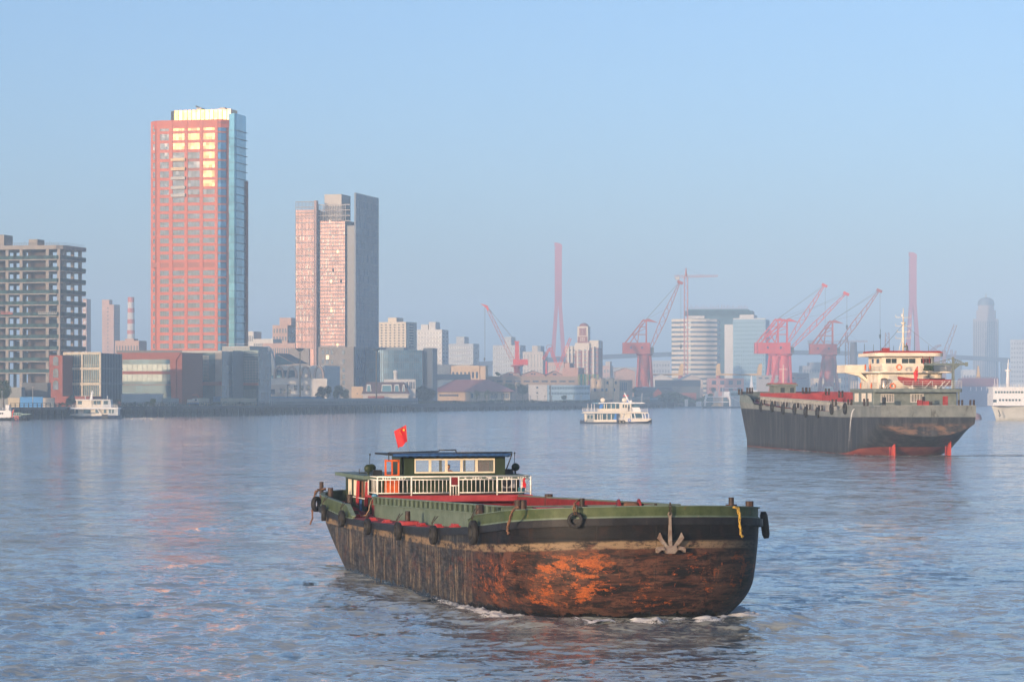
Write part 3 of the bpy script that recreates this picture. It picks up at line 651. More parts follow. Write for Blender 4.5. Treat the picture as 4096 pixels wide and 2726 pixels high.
q1 = [tob(v_, s_, b_z(y_, s_, v_)) for y_, s_, v_ in ((2024, 6.5, -4.3), (2032, 7.0, -4.9), (2045, 7.5, -5.25), (2075, 7.7, -5.3), (2105, 7.9, -5.3), (2128, 8.0, -5.28), (2135, 8.05, -5.3))]
for i, px in enumerate((2075, 2062, 2048, 2040, 2033, 2030, 2032)):
    s_ = b_s(px, -5.27 if i > 1 else -5.0-.1*i); q1[i] = tob(-5.27 if i > 1 else -5.0-.1*i, s_, 0); q1[i].z = EYE+(HY-(2026, 2032, 2046, 2076, 2103, 2122, 2134)[i])/FP*q1[i].y
rope('mooring_rope', q1, .035, M_ROPE, 'brown looped rope hanging over the bow bulwark beside a twin bollard', 3)
q2 = [tob(v_, s_, z_) for v_, s_, z_ in ((-4.7, BL-2.0, 3.75), (-5.15, BL-1.7, 3.6), (-5.3, BL-1.8, 3.1), (-5.35, BL-1.9, 2.6), (-5.38, BL-1.95, 2.2), (-5.5, BL-2.0, 1.9))]
rope('mooring_rope', q2, .03, M_ROPE, 'frayed brown rope hanging down the stern corner of the barge', 4)
q3 = [tob(-3.92, 34.6, 3.6), tob(-4.1, 34.2, 3.4), tob(-4.25, 34.0, 3.0), tob(-4.35, 34.2, 2.72), tob(-4.5, 34.9, 2.68), tob(-4.6, 35.6, 2.72)]
rope('water_hose', q3, .022, mat('tan_hose', (.42, .27, .16), .7), 'thin tan hose drooping from the coaming onto the red side deck', 1)['category'] = 'hose'
# anchor
p, a = at_bow(2680, 2100, .16); an = empty('anchor', (p.x, p.y, 0), a, 'stockless steel anchor hanging over the dark bow of the barge', 'anchor')
zz = lambda y: EYE+(HY-y)/FP*p.y
m = MB(); m.bar((0, 0, zz(2180)), (0, 0, zz(2062)), .13, .08); m.torus((0, -.0, zz(2055)), .07, .025, 'y', 12, 6); m.build('shank', M_BOLL if False else mat('anchor_steel', (.25, .22, .19), .6, var=.2, scale=5, col2=(.15, .095, .07), bump=.3), an)
m = MB(); zc = zz(2195)
m.prism([(-.20, zc+.14), (.20, zc+.14), (.26, zc-.02), (.15, zc-.16), (-.15, zc-.16), (-.26, zc-.02)], 'y', -.14, .12)
for sg in (-1, 1):
    m.prism([(sg*.20, zc+.12), (sg*.33, zc+.20), (sg*.52, zc+.42), (sg*.42, zc+.62), (sg*.32, zc+.40), (sg*.14, zc+.16)], 'y', -.12, -.03)
    m.prism([(sg*.24, zc-.02), (sg*.34, zc+.11), (sg*.50, zc+.09), (sg*.56, zc+.0), (sg*.54, zc-.12), (sg*.40, zc-.02)], 'y', -.22, .06)
m.build('fluke', MATS['anchor_steel'], an)
m = MB()
for k in range(5): m.torus((0, -.02, zz(2050)+.0+k*.085), .05, .018, 'y' if k % 2 else 'x', 10, 5)
m.build('chain', M_BOLL, an)
# flag
def flag(name, base, top, w, h, lab, par=None, ph=0.0, droop=.5, n=12, pole_r=.012):
    o = empty(name, base, 0, lab, 'flag'); b = Vector((0, 0, 0)); t = Vector(top) - Vector(base)
    MB().tube(b, t, pole_r, n=6).build('pole', M_STEELW, o)
    m = MB(); rows = []
    for i in range(n+1):
        u = i/n; r = []
        for k in range(9):
            f = k/8; r.append(t*(1-h*f/t.length) + Vector((-w*u*(1-.25*f), .08*w*math.sin(u*7+f*2+ph), -droop*h*u*(.9+.1*f) + .05*math.sin(u*9)*h*f)))
        rows.append(r)
    m.grid(rows); cl = m.build('flag_cloth', mat('red_flag_cloth', (.62, .01, .02), .7, var=.1), o)
    c = t*(1-h*.22/t.length) + Vector((-w*.22, -.05*w-.02, -droop*h*.2))
    for q, (dx, dz, rr) in enumerate(((0, 0, .09), (-.16, .1, .035), (-.22, -.02, .035), (-.21, -.15, .035), (-.14, -.26, .035))):
        pts = [(c.x+dx*h+rr*h*(1 if k % 2 == 0 else .4)*math.sin(k*math.pi/5), c.z+dz*h+rr*h*(1 if k % 2 == 0 else .4)*math.cos(k*math.pi/5)) for k in range(10)]
        MB().prism(pts, 'y', c.y-.03, c.y-.02).build('star', mat('yellow_star', (.8, .6, .05), .7), cl)
    return o
fb = tob(b_v(1633, 38.3), 38.3, WT+.09); ft = fb + Vector((-.10, 0, 1.42))
flag('flag', fb, ft, .62, .85, 'red flag with yellow stars flying above the wheelhouse roof of the rusty barge', droop=.42)
# air conditioner
p = tob(b_v(2036, 36.9), 37.0, ZP+.30); ac = empty('air_conditioner', p, BRZ, 'grey outdoor air conditioning unit with round fan behind the white barge rail', 'air conditioner')
MB().box(-.32, .34, 0, .3, 0, .56).build('casing', M_STEELW, ac); MB().box(-.3, .3, .02, .28, -.30, -.003).build('stand', M_BLACK, ac)
m = MB(); m.lathe([(0, -.02), (.06, -.025), (.22, -.02), (.235, .0), (0, .0)], (-.10, -.01, .27), 20, 'y')
for r in (.10, .15, .2): m.torus((-.10, -.035, .27), r, .008, 'y', 18, 4)
m.build('fan_grille', M_BLACK, ac)
# bucket and cloths
p = tob(3.95, 36.2, ZP+.0); m = MB(); m.lathe([(0, 0), (.14, 0), (.18, .34), (.16, .34), (.13, .03)], (0, 0, 0), 14); o = m.build('bucket', mat('teal_plastic', (.03, .16, .2), .5)); o.location = p; tag(o, 'teal plastic bucket standing in the right corner behind the white barge rail', 'bucket')
m = MB(); m.prism([(-.05, .2), (.06, .22), (.02, .05), (.1, -.1), (.05, -.32), (-.02, -.2), (-.09, -.3), (-.08, -.05)], 'y', -.015, .015); o = m.build('red_streamer', mat('red_cloth', (.6, .01, .015), .8)); o.location = tob(b_v(2096, GY), GY-.06, ZP+.62); o.rotation_euler = (0, 0, BRZ); tag(o, 'red cloth streamer tied to the white barge rail near its right end', 'streamer')
m = MB(); m.lathe([(0, -.13), (.10, -.11), (.16, 0), (.12, .1), (0, .13)], (0, 0, 0), 9, smooth=True); o = m.build('blue_bag', mat('light_blue_bag', (.10, .32, .5), .6, var=.2, scale=8)); o.location = tob(b_v(1498, GY-.02), GY-.02, ZP-.02); o.rotation_euler = (0, 0, BRZ); tag(o, 'crumpled light blue bag at the left foot of the white barge rail', 'bag')
m = MB(); m.lathe([(0, -.32), (.1, -.3), (.12, -.1), (.05, .2), (.02, .32)], (0, 0, 0), 10); o = m.build('white_sack', mat('white_sack', (.6, .55, .48), .9, var=.1)); o.location = tob(-3.72, 41.8, 3.1); tag(o, 'pale cloth sack hanging on the side wall of the barge cabin', 'sack')
# mooring gear, dark coil on the side deck
m = MB()
for k in range(5): m.torus((0, 0, .03+.035*k), .28-.02*k, .03, 'z', 18, 6)
o = m.build('rope_coil', mat('dark_rope', (.05, .035, .028), .9)); o.location = tob(-4.4, 37.0, deckz(37)); tag(o, 'dark coil of rope lying on the red side deck by the cabin', 'rope')
# ---------------------------------------------------------------- people
def person(name, loc, rz, joints, label, shirt, hair, cap=None, scale=1.0):
    """joints: dict of edges with radii -> one skinned body; clothing and hair are children"""
    vs, es, rs = joints
    me = bpy.data.meshes.new('body'); me.from_pydata([Vector(v)*scale for v in vs], es, [])
    o = bpy.data.objects.new(name, me); COL.objects.link(o); o.location = loc; o.rotation_euler = (0, 0, rz)
    sk = o.modifiers.new('skin', 'SKIN'); sk.use_smooth_shade = True
    for i, r in enumerate(rs): me.skin_vertices[0].data[i].radius = (r*scale, r*scale)
    me.skin_vertices[0].data[0].use_root = True
    s = o.modifiers.new('sub', 'SUBSURF'); s.levels = 1; s.render_levels = 2
    me.materials.append(shirt); tag(o, label, 'person'); return o
def head(par, c, face, hair, cap=None, s=1.0):
    m = MB(); m.lathe([(0, -.125), (.045, -.115), (.066, -.07), (.078, .0), (.075, .06), (.05, .105), (0, .122)], c, 14)
    f = Vector(face)*.075; c = Vector(c); side = Vector((-face[1], face[0], 0))
    m.lathe([(0, -.02), (.013, -.01), (.008, .02), (0, .03)], c + f*1.08 + Vector((0, 0, -.02)), 6)
    for k in (-1, 1): m.lathe([(0, -.025), (.012, 0), (0, .025)], c + side*.08*k, 6)
    h = m.build('head', SKIN, par)
    e = MB()
    for k in (-1, 1): e.lathe([(0, -.008), (.010, 0), (0, .008)], c + f*.98 + side*.03*k + Vector((0, 0, .012)), 6)
    e.build('eye', M_BLACK, h)
    hm = MB(); hm.lathe([(.080, -.03), (.086, .03), (.080, .08), (.05, .125), (0, .138)], c - f*.18, 14); hm.build('hair' if cap is None else 'cap', cap or hair, h)
    return h
HAIR = mat('black_hair', (.01, .008, .008), .6)
# helmsman in the wheelhouse: standing, hands on the console
vs = [(0, 0, .95), (0, 0, 1.2), (0, 0, 1.42), (0, 0, 1.52), (.10, 0, .92), (.11, -.03, .5), (.11, 0, .06), (.11, -.14, .03), (-.10, 0, .92), (-.11, .02, .5), (-.11, .02, .06), (-.11, -.12, .03),
      (.19, 0, 1.40), (.25, -.05, 1.14), (.20, -.26, 1.10), (-.19, 0, 1.40), (-.25, -.05, 1.14), (-.20, -.26, 1.10)]
es = [(0, 1), (1, 2), (2, 3), (0, 4), (4, 5), (5, 6), (6, 7), (0, 8), (8, 9), (9, 10), (10, 11), (2, 12), (12, 13), (13, 14), (2, 15), (15, 16), (16, 17)]
rs = [.15, .13, .14, .05, .10, .07, .045, .04, .10, .07, .045, .04, .06, .045, .035, .06, .045, .035]
pv = b_v(1794, WS+1.0)
pp = person('person', tob(pv, WS+1.0, ZP-.30), BRZ, (vs, es, rs), 'helmsman in a pale pink shirt looking out of the barge wheelhouse window', mat('pink_shirt', (.42, .24, .22), .8), HAIR)
head(pp, (0, -.01, 1.64), (0, -1, 0), HAIR)
def hand(par, c, d):
    m = MB(); c = Vector(c); d = Vector(d).normalized(); sd = d.cross(Vector((0, 0, 1))).normalized()
    m.cbox(c, .07, .085, .028, math.atan2(d.y, d.x)+R(90))
    for k, ln in enumerate((.065, .075, .07, .055)):
        a = c + d*.04 + sd*(.026-.0175*k); b = a + d*ln*.6 + Vector((0, 0, -.008)); m.tube(a, b, .009, .008, 6); m.tube(b, b + d*ln*.4 + Vector((0, 0, -.02)), .008, .007, 6)
    m.tube(c - sd*.03, c - sd*.06 + d*.03, .011, .008, 6); m.build('hand', SKIN, par)
hand(pp, (.19, -.32, 1.10), (0, -1, 0)); hand(pp, (-.19, -.32, 1.10), (0, -1, 0))
# ---------------------------------------------------------------- the coaster sailing away (local x to starboard, y forward, z up)
SO, SRZ, SB, SL = Vector((58.7, 400.9, 0)), R(7.3), 6.9, 94.0
sux, suy = Vector((math.cos(SRZ), math.sin(SRZ), 0)), Vector((-math.sin(SRZ), math.cos(SRZ), 0))
def tos(x, y, z): return SO + sux*x + suy*y + Vector((0, 0, z))
def s_x(px, y): t = (px-CX)/FP; return (t*(SO.y+suy.y*y) - SO.x - suy.x*y)/(sux.x - t*sux.y)
def s_y(px, x): t = (px-CX)/FP; return (SO.x+sux.x*x - t*(SO.y+sux.y*x))/(t*suy.y - suy.x)
def s_z(py, x, y): return EYE + (HY-py)/FP*(SO.y+suy.y*y+sux.y*x)
ship = empty('cargo_ship', SO, SRZ, 'dark hulled river coaster with cream superstructure seen from astern, right of centre', 'cargo ship')
def gship():
    g = NG('coaster_hull')
    sag = g.math('ADD', 5.45, g.math('ADD', g.math('MULTIPLY', g.ss(g.y, 25, 92), 1.0), g.math('MULTIPLY', g.math('SUBTRACT', 1.0, g.ss(g.y, 0, 22)), .15)))
    up = g.ss(g.math('SUBTRACT', g.z, sag), -.04, .04)
    vs = g.noise(.9, (1, 1, .15), 6, .7, 3); n1 = g.noise(.5, (1, 1, 1), 6, .65, 8)
    low = g.mix(g.ss(vs, .4, .68), (.020, .022, .028), (.058, .060, .066))
    tr = g.math('SUBTRACT', 1.0, g.ss(g.y, .3, 2.5))                 # transom
    br = g.math('MULTIPLY', g.math('MULTIPLY', g.ss(g.z, 2.9, 3.3), g.math('SUBTRACT', 1.0, g.ss(g.z, 4.2, 4.9))), g.ss(g.noise(.45, (1, 1, 2.5), 6, .7, 5), .40, .62))
    low = g.mix(g.math('MULTIPLY', br, tr), low, (.16, .095, .065))
    low = g.mix(g.math('MULTIPLY', g.ss(g.noise(1.0, (1, 1, .12), 5, .7, 44), .60, .72), .6), low, (.15, .075, .045))
    boot = g.math('SUBTRACT', g.z, g.math('ADD', .05, g.math('MULTIPLY', g.math('SUBTRACT', 1.0, g.ss(g.y, 6, 24)), 1.25)))
    low = g.mix(g.math('MULTIPLY', g.math('SUBTRACT', 1.0, g.ss(boot, -.03, .03)), .9), low, g.mix(g.ss(n1, .4, .6), (.22, .035, .018), (.32, .07, .035)))
    gry = g.mix(g.ss(n1, .35, .65), (.13, .145, .14), (.19, .205, .195)); gry = g.mix(g.math('MULTIPLY', g.ss(g.noise(1.1, (1, 1, .3), 6, .7, 14), .58, .70), .75), gry, (.05, .045, .035))
    g.b.inputs['Specular IOR Level'].default_value = .2
    return g.done(g.mix(up, low, gry), .6, n1, .1)
def bandz(y): return float(np.interp(y, [0, 22, 24, 70, 86, 92], [7.22, 7.15, 6.15, 6.7, 7.3, 7.85]))
def shalf(y): return SB*(1-(max(0, (y-(SL-5))/5.0))**2.6)**(1/2.6) if y > SL-5 else SB
rows = []
for y in [0, 1, 2.5, 4, 6, 8, 10, 13, 16, 20, 22, 23, 30, 40, 50, 60, 70, 80] + [SL-5+5*math.sin(R(a)) for a in range(0, 91, 9)]:
    zk = float(np.interp(y, [0, 3, 6, 9, 14, 100], [2.85, 2.1, 1.1, 0.0, -1.0, -1.0])); c = float(np.interp(y, [0, 10, 22, 100], [1.8, 1.9, .5, .4])); B = max(.02, shalf(min(y, SL-.001)))
    zt = bandz(y); h = [(B*k/8, zk + c*(k/8)**2.4) for k in range(9)]; zb = zk+c
    nar = 1 - .06*max(0, 1-y/14)
    h += [(B*(1 + (0 if zb > 4 else 0)), zb + (zt-zb)*k/5) for k in range(1, 6)]
    fl_ = .19*max(0, min(1, (y-78)/12)); h = [(x*(nar + (1-nar)*min(1, max(0, (z-3)/3)))*(1+fl_*max(0, (z-1)/6.5)), z) for x, z in h]
    rows.append([(-x, y, z) for x, z in reversed(h)] + [(x, y, z) for x, z in h[1:]])
m = MB(); m.grid(rows); r0 = rows[0]; m.add(r0, [tuple(range(len(r0)))])
SM_HULL = gship(); m.build('hull', SM_HULL, ship)
SG = worn('ship_grey_green', (.115, .145, .14), (.165, .195, .185), (.20, .12, .08), .3); SCR = worn('ship_cream', (.60, .53, .43), (.72, .64, .53), (.45, .30, .18), .2, sc=.8)
SR = worn('ship_red', (.22, .022, .022), (.34, .045, .042), (.12, .03, .02), .4, sc=.8); SGL = worn('ship_light_grey', (.26, .27, .27), (.36, .37, .36), (.2, .12, .08), .3)
SW = mat('ship_white', (.72, .70, .66), .5, var=.06); SWIN = glass('ship_window', (.025, .035, .04), .08, 0, 1.5, .6)
d = MB()
for a, b in ((0.3, 23), (23, 60), (60, 90)): d.add([(-SB+.1, a, bandz(a+.01 if a != 23 else 24)-(.75 if a < 23 else .05)), (SB-.1, a, bandz(a+.01 if a != 23 else 24)-(.75 if a < 23 else .05)), (shalf(b)-.1, b, bandz(b)-(.75 if a < 20 else .05)), (-shalf(b)+.1, b, bandz(b)-(.75 if a < 20 else .05))], [(0, 1, 2, 3)])
d.build('deck', SR, ship)
# stern bulwark cap, hold coamings
for sg in (-1, 1): MB().box(*sorted((sg*(SB-.12), sg*(SB+.03))), .2, 22.5, 7.16, 7.24).build('rail_cap', SGL, ship)
MB().box(-SB, SB, -.05, .15, 7.222, 7.27).build('stern_rail_cap', SGL, ship)
def swall(name, x0, x1, y0, y1, zb, zt, m_, n=8):
    mb = MB()
    for k in range(n):
        a, b = y0+(y1-y0)*k/n, y0+(y1-y0)*(k+1)/n
        mb.add([(x0,a,zb(a)),(x1,a,zb(a)),(x1,b,zb(b)),(x0,b,zb(b)),(x0,a,zt(a)),(x1,a,zt(a)),(x1,b,zt(b)),(x0,b,zt(b))], [(0,3,2,1),(4,5,6,7),(0,1,5,4),(1,2,6,5),(2,3,7,6),(3,0,4,7)])
    return mb.build(name, m_, ship)
pt = lambda y: 7.55 + (8.45-7.55)*(y-23)/62
swall('port_coaming', -5.55, -5.45, 22.5, 86, lambda y: 6.0, lambda y: pt(y)-.02, SGL)
swall('coaming_flange', -5.85, -5.42, 22.3, 86, lambda y: pt(y), lambda y: pt(y)+.08, SGL); swall('coaming_flange', -5.8, -5.56, 22.5, 86, lambda y: pt(y)-.62, lambda y: pt(y)-.56, SGL)
swall('coaming_shade', -5.57, -5.555, 22.5, 86, lambda y: pt(y)-.55, lambda y: pt(y)-.02, M_DARK)  # dark sheet behind the ribs stands in for the shade of the recess
m = MB()
for k in range(52): y = 23.2+k*1.2; m.box(-5.8, -5.571, y-.09, y+.09, pt(y)-.555, pt(y)-.005)
m.build('coaming_rib', SGL, ship)
sbd = lambda y: float(np.interp(y, [22, 30, 34, 84, 87], [8.1, 8.3, 9.05, 9.35, 8.6]))
swall('starboard_coaming', 5.42, 5.55, 22.5, 87, lambda y: 6.0, sbd, SR, 20); MB().box(-5.4, 5.4, 86.2, 86.35, 6.5, 9.1).build('forward_coaming', SR, ship); MB().box(-5.4, 5.4, 22.3, 22.45, 6, 7.9).build('aft_coaming', SG, ship)
m = MB(); m.prism([(85, 7.0), (91, 7.5), (91, 8.1), (86, 7.9)], 'x', -5.2, -5.0); m.build('bow_bulwark', SR, ship)
for xs in (-1, 1):
    mb = MB(); rr = []
    for y in [83, 85, 87] + [SL-5+5*math.sin(R(a)) for a in range(0, 82, 9)]:
        x = xs*(shalf(min(y, SL-.001))*(1+.19*min(1, (y-78)/12)*(bandz(y)-1)/6.5)-.05); rr.append([(x, y, bandz(y)-.1), (x, y, bandz(y)+1.5*min(1, (y-82.5)/3)), (x-xs*.12, y, bandz(y)+1.5*min(1, (y-82.5)/3)), (x-xs*.12, y, bandz(y)-.1)])
    mb.grid(rr); mb.build('bow_bulwark', SR if xs > 0 else SG, ship)
# lower house
def wallbox(name, x0, x1, y0, y1, z0, z1, m_, par=ship): return MB().box(x0, x1, y0, y1, z0, z1).build(name, m_, par)
def rbox(name, x0, x1, y0, y1, z0, z1, r, m_, par=ship, n=6):
    """box with rounded aft corners in plan"""
    pts = [(x0, y1), (x1, y1)]
    pts += [(x1-r+r*math.cos(R(a)), y0+r-r*math.sin(R(a))) for a in [90*k/n for k in range(n+1)]]
    pts += [(x0+r-r*math.sin(R(a)), y0+r-r*math.cos(R(a))) for a in [90*k/n for k in range(n+1)]]
    return MB().prism(pts, 'z', z0, z1).build(name, m_, par)
h1 = rbox('lower_house', -6.2, 6.15, 7, 18.7, 6.3, 9.12, .15, SG); rbox('boat_deck', -6.5, 6.6, 5.6, 19.2, 9.122, 9.62, .4, SG)
wallbox('deck_pillar', 6.0, 6.25, 5.9, 6.15, 6.4, 9.118, SG)
h2 = rbox('middle_house', -4.9, 4.75, 9, 19.2, 9.622, 11.9, .8, SCR)
rbox('bridge_deck', -5.9, 5.9, 7.6, 20, 11.902, 12.12, 1.0, SCR); wg = wallbox('bridge_wing', -8.3, -5.2, 15, 20, 11.95, 13.1, SCR); wallbox('bridge_wing', 5.2, 8.0, 16, 20, 11.95, 13.1, SCR)
MB().prism([(-8.2, 11.948), (-5.95, 11.948), (-4.92, 11.0), (-4.92, 10.6), (-6.2, 11.5)], 'y', 15.2, 16.2).build('wing_bracket', SCR, ship)
h3 = rbox('wheelhouse', -3.98, 3.85, 10, 18.2, 12.122, 14.3, .9, SCR)
rf = rbox('wheelhouse_roof', -5.3, 4.9, 8.6, 19, 14.302, 14.78, 1.5, SCR)
m = MB(); m.prism([(-5.2, 14.782), (4.8, 14.782), (4.4, 15.05), (-4.6, 15.1)], 'y', 9.2, 9.3); m.prism([(9.302, 14.782), (18.8, 14.782), (18.4, 15.1), (9.302, 15.1)], 'x', -4.7, -4.6); m.build('roof_coaming', SR, ship)
wallbox('roof_locker', s_x(3530, 10), s_x(3556, 10), 9.6, 10.6, 14.8, 15.5, SR)
def win(par, px0, px1, py0, py1, y, bars=0, light=False, side=None):
    if side is None:
        x0, x1 = s_x(px0, y), s_x(px1, y); z1, z0 = s_z(py0, x0, y), s_z(py1, x0, y); f = MB()
        f.box(x0-.07, x1+.07, y-.05, y-.003, z0-.07, z1+.07); fo = f.build('window_frame', SW, par)
        MB().box(x0, x1, y-.056, y-.052, z0, z1).build('pane', SWIN if not light else SGL, fo)
        m = MB()
        if bars:
            for k in range(bars): x = x0+(x1-x0)*(k+.5)/bars; m.box(x-.04, x+.04, y-.10, y-.06, z0, z1)
            m.build('window_bars', SW, fo)
        else: MB().box((x0+x1)/2-.03, (x0+x1)/2+.03, y-.08, y-.058, z0, z1).build('mullion', SW, fo)
    else:
        y0, y1 = s_y(px1, side), s_y(px0, side); z1, z0 = s_z(py0, side, y0), s_z(py1, side, y0)
        fo = MB().box(side-.05, side-.003, y0-.08, y1+.08, z0-.08, z1+.08).build('window_frame', SW, par); MB().box(side-.056, side-.052, y0, y1, z0, z1).build('pane', SWIN if not light else SCR, fo)
Z4 = lambda zx, zy: (zx/2.142+2880, zy/2.142+1180)
def zw(par, a, b, c, d, y=None, **k): win(par, a/2.142+2880, b/2.142+2880, c/2.142+1180, d/2.142+1180, y, **k)
for a, b in ((1382, 1487), (1634, 1740)): zw(h1, a, b, 850, 912, 7, bars=8)
for a, b in ((1157, 1187), (1216, 1247), (1269, 1299)): zw(h1, a, b, 843, 908, side=-6.2, light=True)
zw(h2, 1447, 1520, 685, 730, 9, bars=8, light=True); zw(h2, 1740, 1832, 690, 724, 9, bars=9)
for a, b in ((1240, 1262), (1280, 1300), (1315, 1335)): zw(h2, a, b, 680, 728, side=-4.9, light=True)
for a, b in ((1420, 1512), (1557, 1673), (1720, 1808)): zw(h3, a, b, 543, 583, 10)
for a, b in ((1303, 1321), (1344, 1367)): zw(h3, a, b, 545, 583, side=-3.98)
x0 = s_x(1908/2.142+2880, 7); wallbox('red_door', x0, x0+.75, 6.95, 6.998, 6.5, 8.55, SR, h1)
for zx in (1585, 1797): x = s_x(zx/2.142+2880, 7); wallbox('grey_door', x-.45, x+.45, 6.96, 6.998, 6.5, 8.5, SGL if False else SG, h1)
# railings
def railing(pts, z0, h, n, nm='railing', par=ship, m_=SW, rails=4, r=.03, dense=1.4):
    m = MB()
    for a, b in zip(pts[:-1], pts[1:]):
        a, b = Vector(a), Vector(b); L_ = (b-a).length; k = max(1, int(L_/dense))
        for i in range(k+1): p = a.lerp(b, i/k); m.bar((p.x, p.y, z0), (p.x, p.y, z0+h), r*1.3)
        for q in range(rails): z = z0+h*(q+1)/rails; m.bar((a.x, a.y, z), (b.x, b.y, z), r)
    return m.build(nm, m_, par)
railing([(-6.4, 19, 0), (-6.4, 5.8, 0), (6.5, 5.8, 0), (6.5, 12, 0)], 9.62, 1.1, 4)
railing([(-5.8, 15, 0), (-5.8, 8.6, 0), (-4.8, 7.7, 0), (4.8, 7.7, 0), (5.8, 8.6, 0), (5.8, 16, 0)], 12.12, 1.0, 4)
m = MB()
for zx in (1440, 1460, 1780, 1900, 1940): x = s_x(zx/2.142+2880, 5.7); m.bar((x-.5, 5.72, 9.65), (x+.5, 5.72, 10.7), .07)
m.build('rail_brace', SW, ship)
# mast with yards
mx = s_x(3613, 12.5); my = 12.5; ms = MB(); ms.tube((mx, my, 14.78), (mx, my, 19.3), .17, .14, 8); ms.tube((mx, my, 19.3), (mx, my, 21.3), .09, .05, 8); ms.lathe([(0, 19.0), (.35, 19.1), (.35, 19.25), (0, 19.3)], (mx, my, 0), 10)
for zz_, w_ in ((s_z(1269, mx, my), 1.1), (s_z(1304, mx, my), 1.1), (s_z(1353, mx, my), 1.1), (s_z(1327, mx, my), .9)): ms.bar((mx-w_, my, zz_), (mx+w_, my, zz_), .06); [ms.bar((mx+k*w_, my, zz_), (mx+k*w_, my, zz_+.35), .05) for k in (-1, 1)]
ms.bar((mx-.7, my+.2, 14.8), (mx, my, 17.5), .07); ms.bar((mx+.9, my+.2, 14.8), (mx, my, 16.3), .12); ms.build('mast', SCR, ship)
ra = MB(); ra.box(mx-.28, mx-.05, my-.15, my+.15, 20.1, 20.5); ra.box(mx-.22, mx-.08, my-.1, my+.1, 18.1, 18.5); ra.build('radar', SW, ship)
for zx, h_ in ((1315, 1.2), (1488, 1.0), (1600, 1.2), (1665, 3.0), (1787, 1.1), (1375, 3.4), (1237, 1.3)):
    x = s_x(zx/2.142+2880, 9.6); MB().tube((x, 9.6, 14.8), (x, 9.6, 14.8+h_), .035, .02, 5).build('antenna', M_BLACK, ship)
for x1 in (-4.5, 4.4): MB().tube((mx, my, 19.0), (x1, 10, 14.9), .018, n=4).build('stay_wire', M_BLACK, ship)
# red ladder, davit, boat
m = MB(); xa, xb = s_x(3690, 9.5), s_x(3716, 9.5)
for x in (xa, xb): m.bar((x, 9.0, 13.1), (x-.05, 9.4, 14.9), .09)
for k in range(6): m.bar((xa, 9.0+.07*k, 13.2+.3*k), (xb, 9.0+.07*k, 13.2+.3*k), .06)
m.build('roof_ladder', SR, ship)
dv = empty('boat_davit', tos(s_x(3812, 6.3), 6.3, 9.62), SRZ, 'grey T-shaped davit crane standing on the coaster boat deck', 'davit crane')
m = MB(); m.bar((0, 0, -.0), (0, 0, s_z(1427, 5, 6.3)-9.62), .38, .26); m.build('post', SG, dv)
zb_ = s_z(1456, 5, 6.3)-9.62; xl, xr = s_x(3697, 6.3)-s_x(3812, 6.3), s_x(3868, 6.3)-s_x(3812, 6.3)
m = MB(); m.box(xl, xr, -.16, .16, zb_-.14, zb_+.14); m.box(xr-.25, xr+.1, -.2, .2, zb_-.28, zb_+.3); m.prism([(.2, zb_-.15), (1.0, zb_-.15), (.2, zb_-.8)], 'y', -.05, .05); m.build('beam', SG, dv)
m = MB(); tz = s_z(1432, 5, 6.3)-9.62
for xe in (xl*.72, xr*.8):
    m.bar((0, 0, tz), (xe, 0, zb_+.15), .09)
    for k in range(1, 5): xx = xe*k/5; zt_ = tz+(zb_+.15-tz)*k/5; m.bar((xx, 0, zt_), (xe*(k-.5)/5, 0, zb_+.14), .05); m.bar((xx, 0, zt_), (xe*(k+.5)/5, 0, zb_+.14), .05)
m.build('truss', SG, dv)
m = MB(); m.box(xl, xl+1.3, -.25, .25, zb_-.62, zb_-.15); m.lathe([(0, -.8), (.22, -.7), (.22, .7), (0, .8)], (xl+.6, -.1, zb_-.75), 10, 'x'); m.build('winch', M_DGREEN, dv)
m = MB(); m.tube((xl+.6, 0, zb_-.9), (xl+.6, 0, zb_-1.7), .03, n=5); m.torus((xl+.6, 0, zb_-1.8), .1, .03, 'y', 8, 5); m.build('hook', M_BLACK, dv)
bx0, bx1 = s_x(3592, 6.6), s_x(3803, 6.6); by = 6.6; rows = []; Lb = bx1-bx0
for k in range(19):
    u = k/18; x = bx0+Lb*u; w_ = .72*math.sin(math.pi*min(1, .08+u*.84))**.55*(1 if u < .9 else .9); sh = 10.95 + .42*(1-u)**3; kz = 10.0 + .95*(1-min(1, u*4.5))**2
    rows.append([(x, by-w_, sh), (x, by-w_*.93, kz+(sh-kz)*.45), (x, by-w_*.4, kz), (x, by+w_*.4, kz), (x, by+w_*.93, kz+(sh-kz)*.45), (x, by+w_, sh), (x, by+w_*.9, sh), (x, by+w_*.3, kz+.1), (x, by-w_*.3, kz+.1), (x, by-w_*.9, sh)])
bt = MB(); bt.grid(rows, closed=True); bt.add(rows[0], [tuple(range(10))]); bt.add(rows[-1], [tuple(range(10))])
bo_ = bt.build('red_boat', SR); bo_.location = SO; bo_.rotation_euler = (0, 0, SRZ); tag(bo_, 'dark red wooden boat stowed behind the white rail of the coaster', 'boat')
m = MB()
for k in range(6): x = bx0+Lb*(.6+.05*k); m.cbox((x, by-.3, 11.0), .35, .3, .28, k*.5)
m.build('boat_gear', M_DARK, bo_)
for u in (.25, .7): MB().box(bx0+Lb*u-.1, bx0+Lb*u+.1, 6.0, 7.2, 9.622, 10.08).build('boat_cradle', SW, ship)
p0 = tos(s_x(3672, 5.8), 5.75, 9.7); 
fl = flag('flag', tos(s_x(3676, 5.7), 5.7, 9.7), tos(s_x(3671, 5.7)+.0, 5.7, s_z(1462, -.2, 5.7)), .62, 1.45, 'limp red flag on a thin pole in front of the coaster superstructure', droop=.75, pole_r=.03)
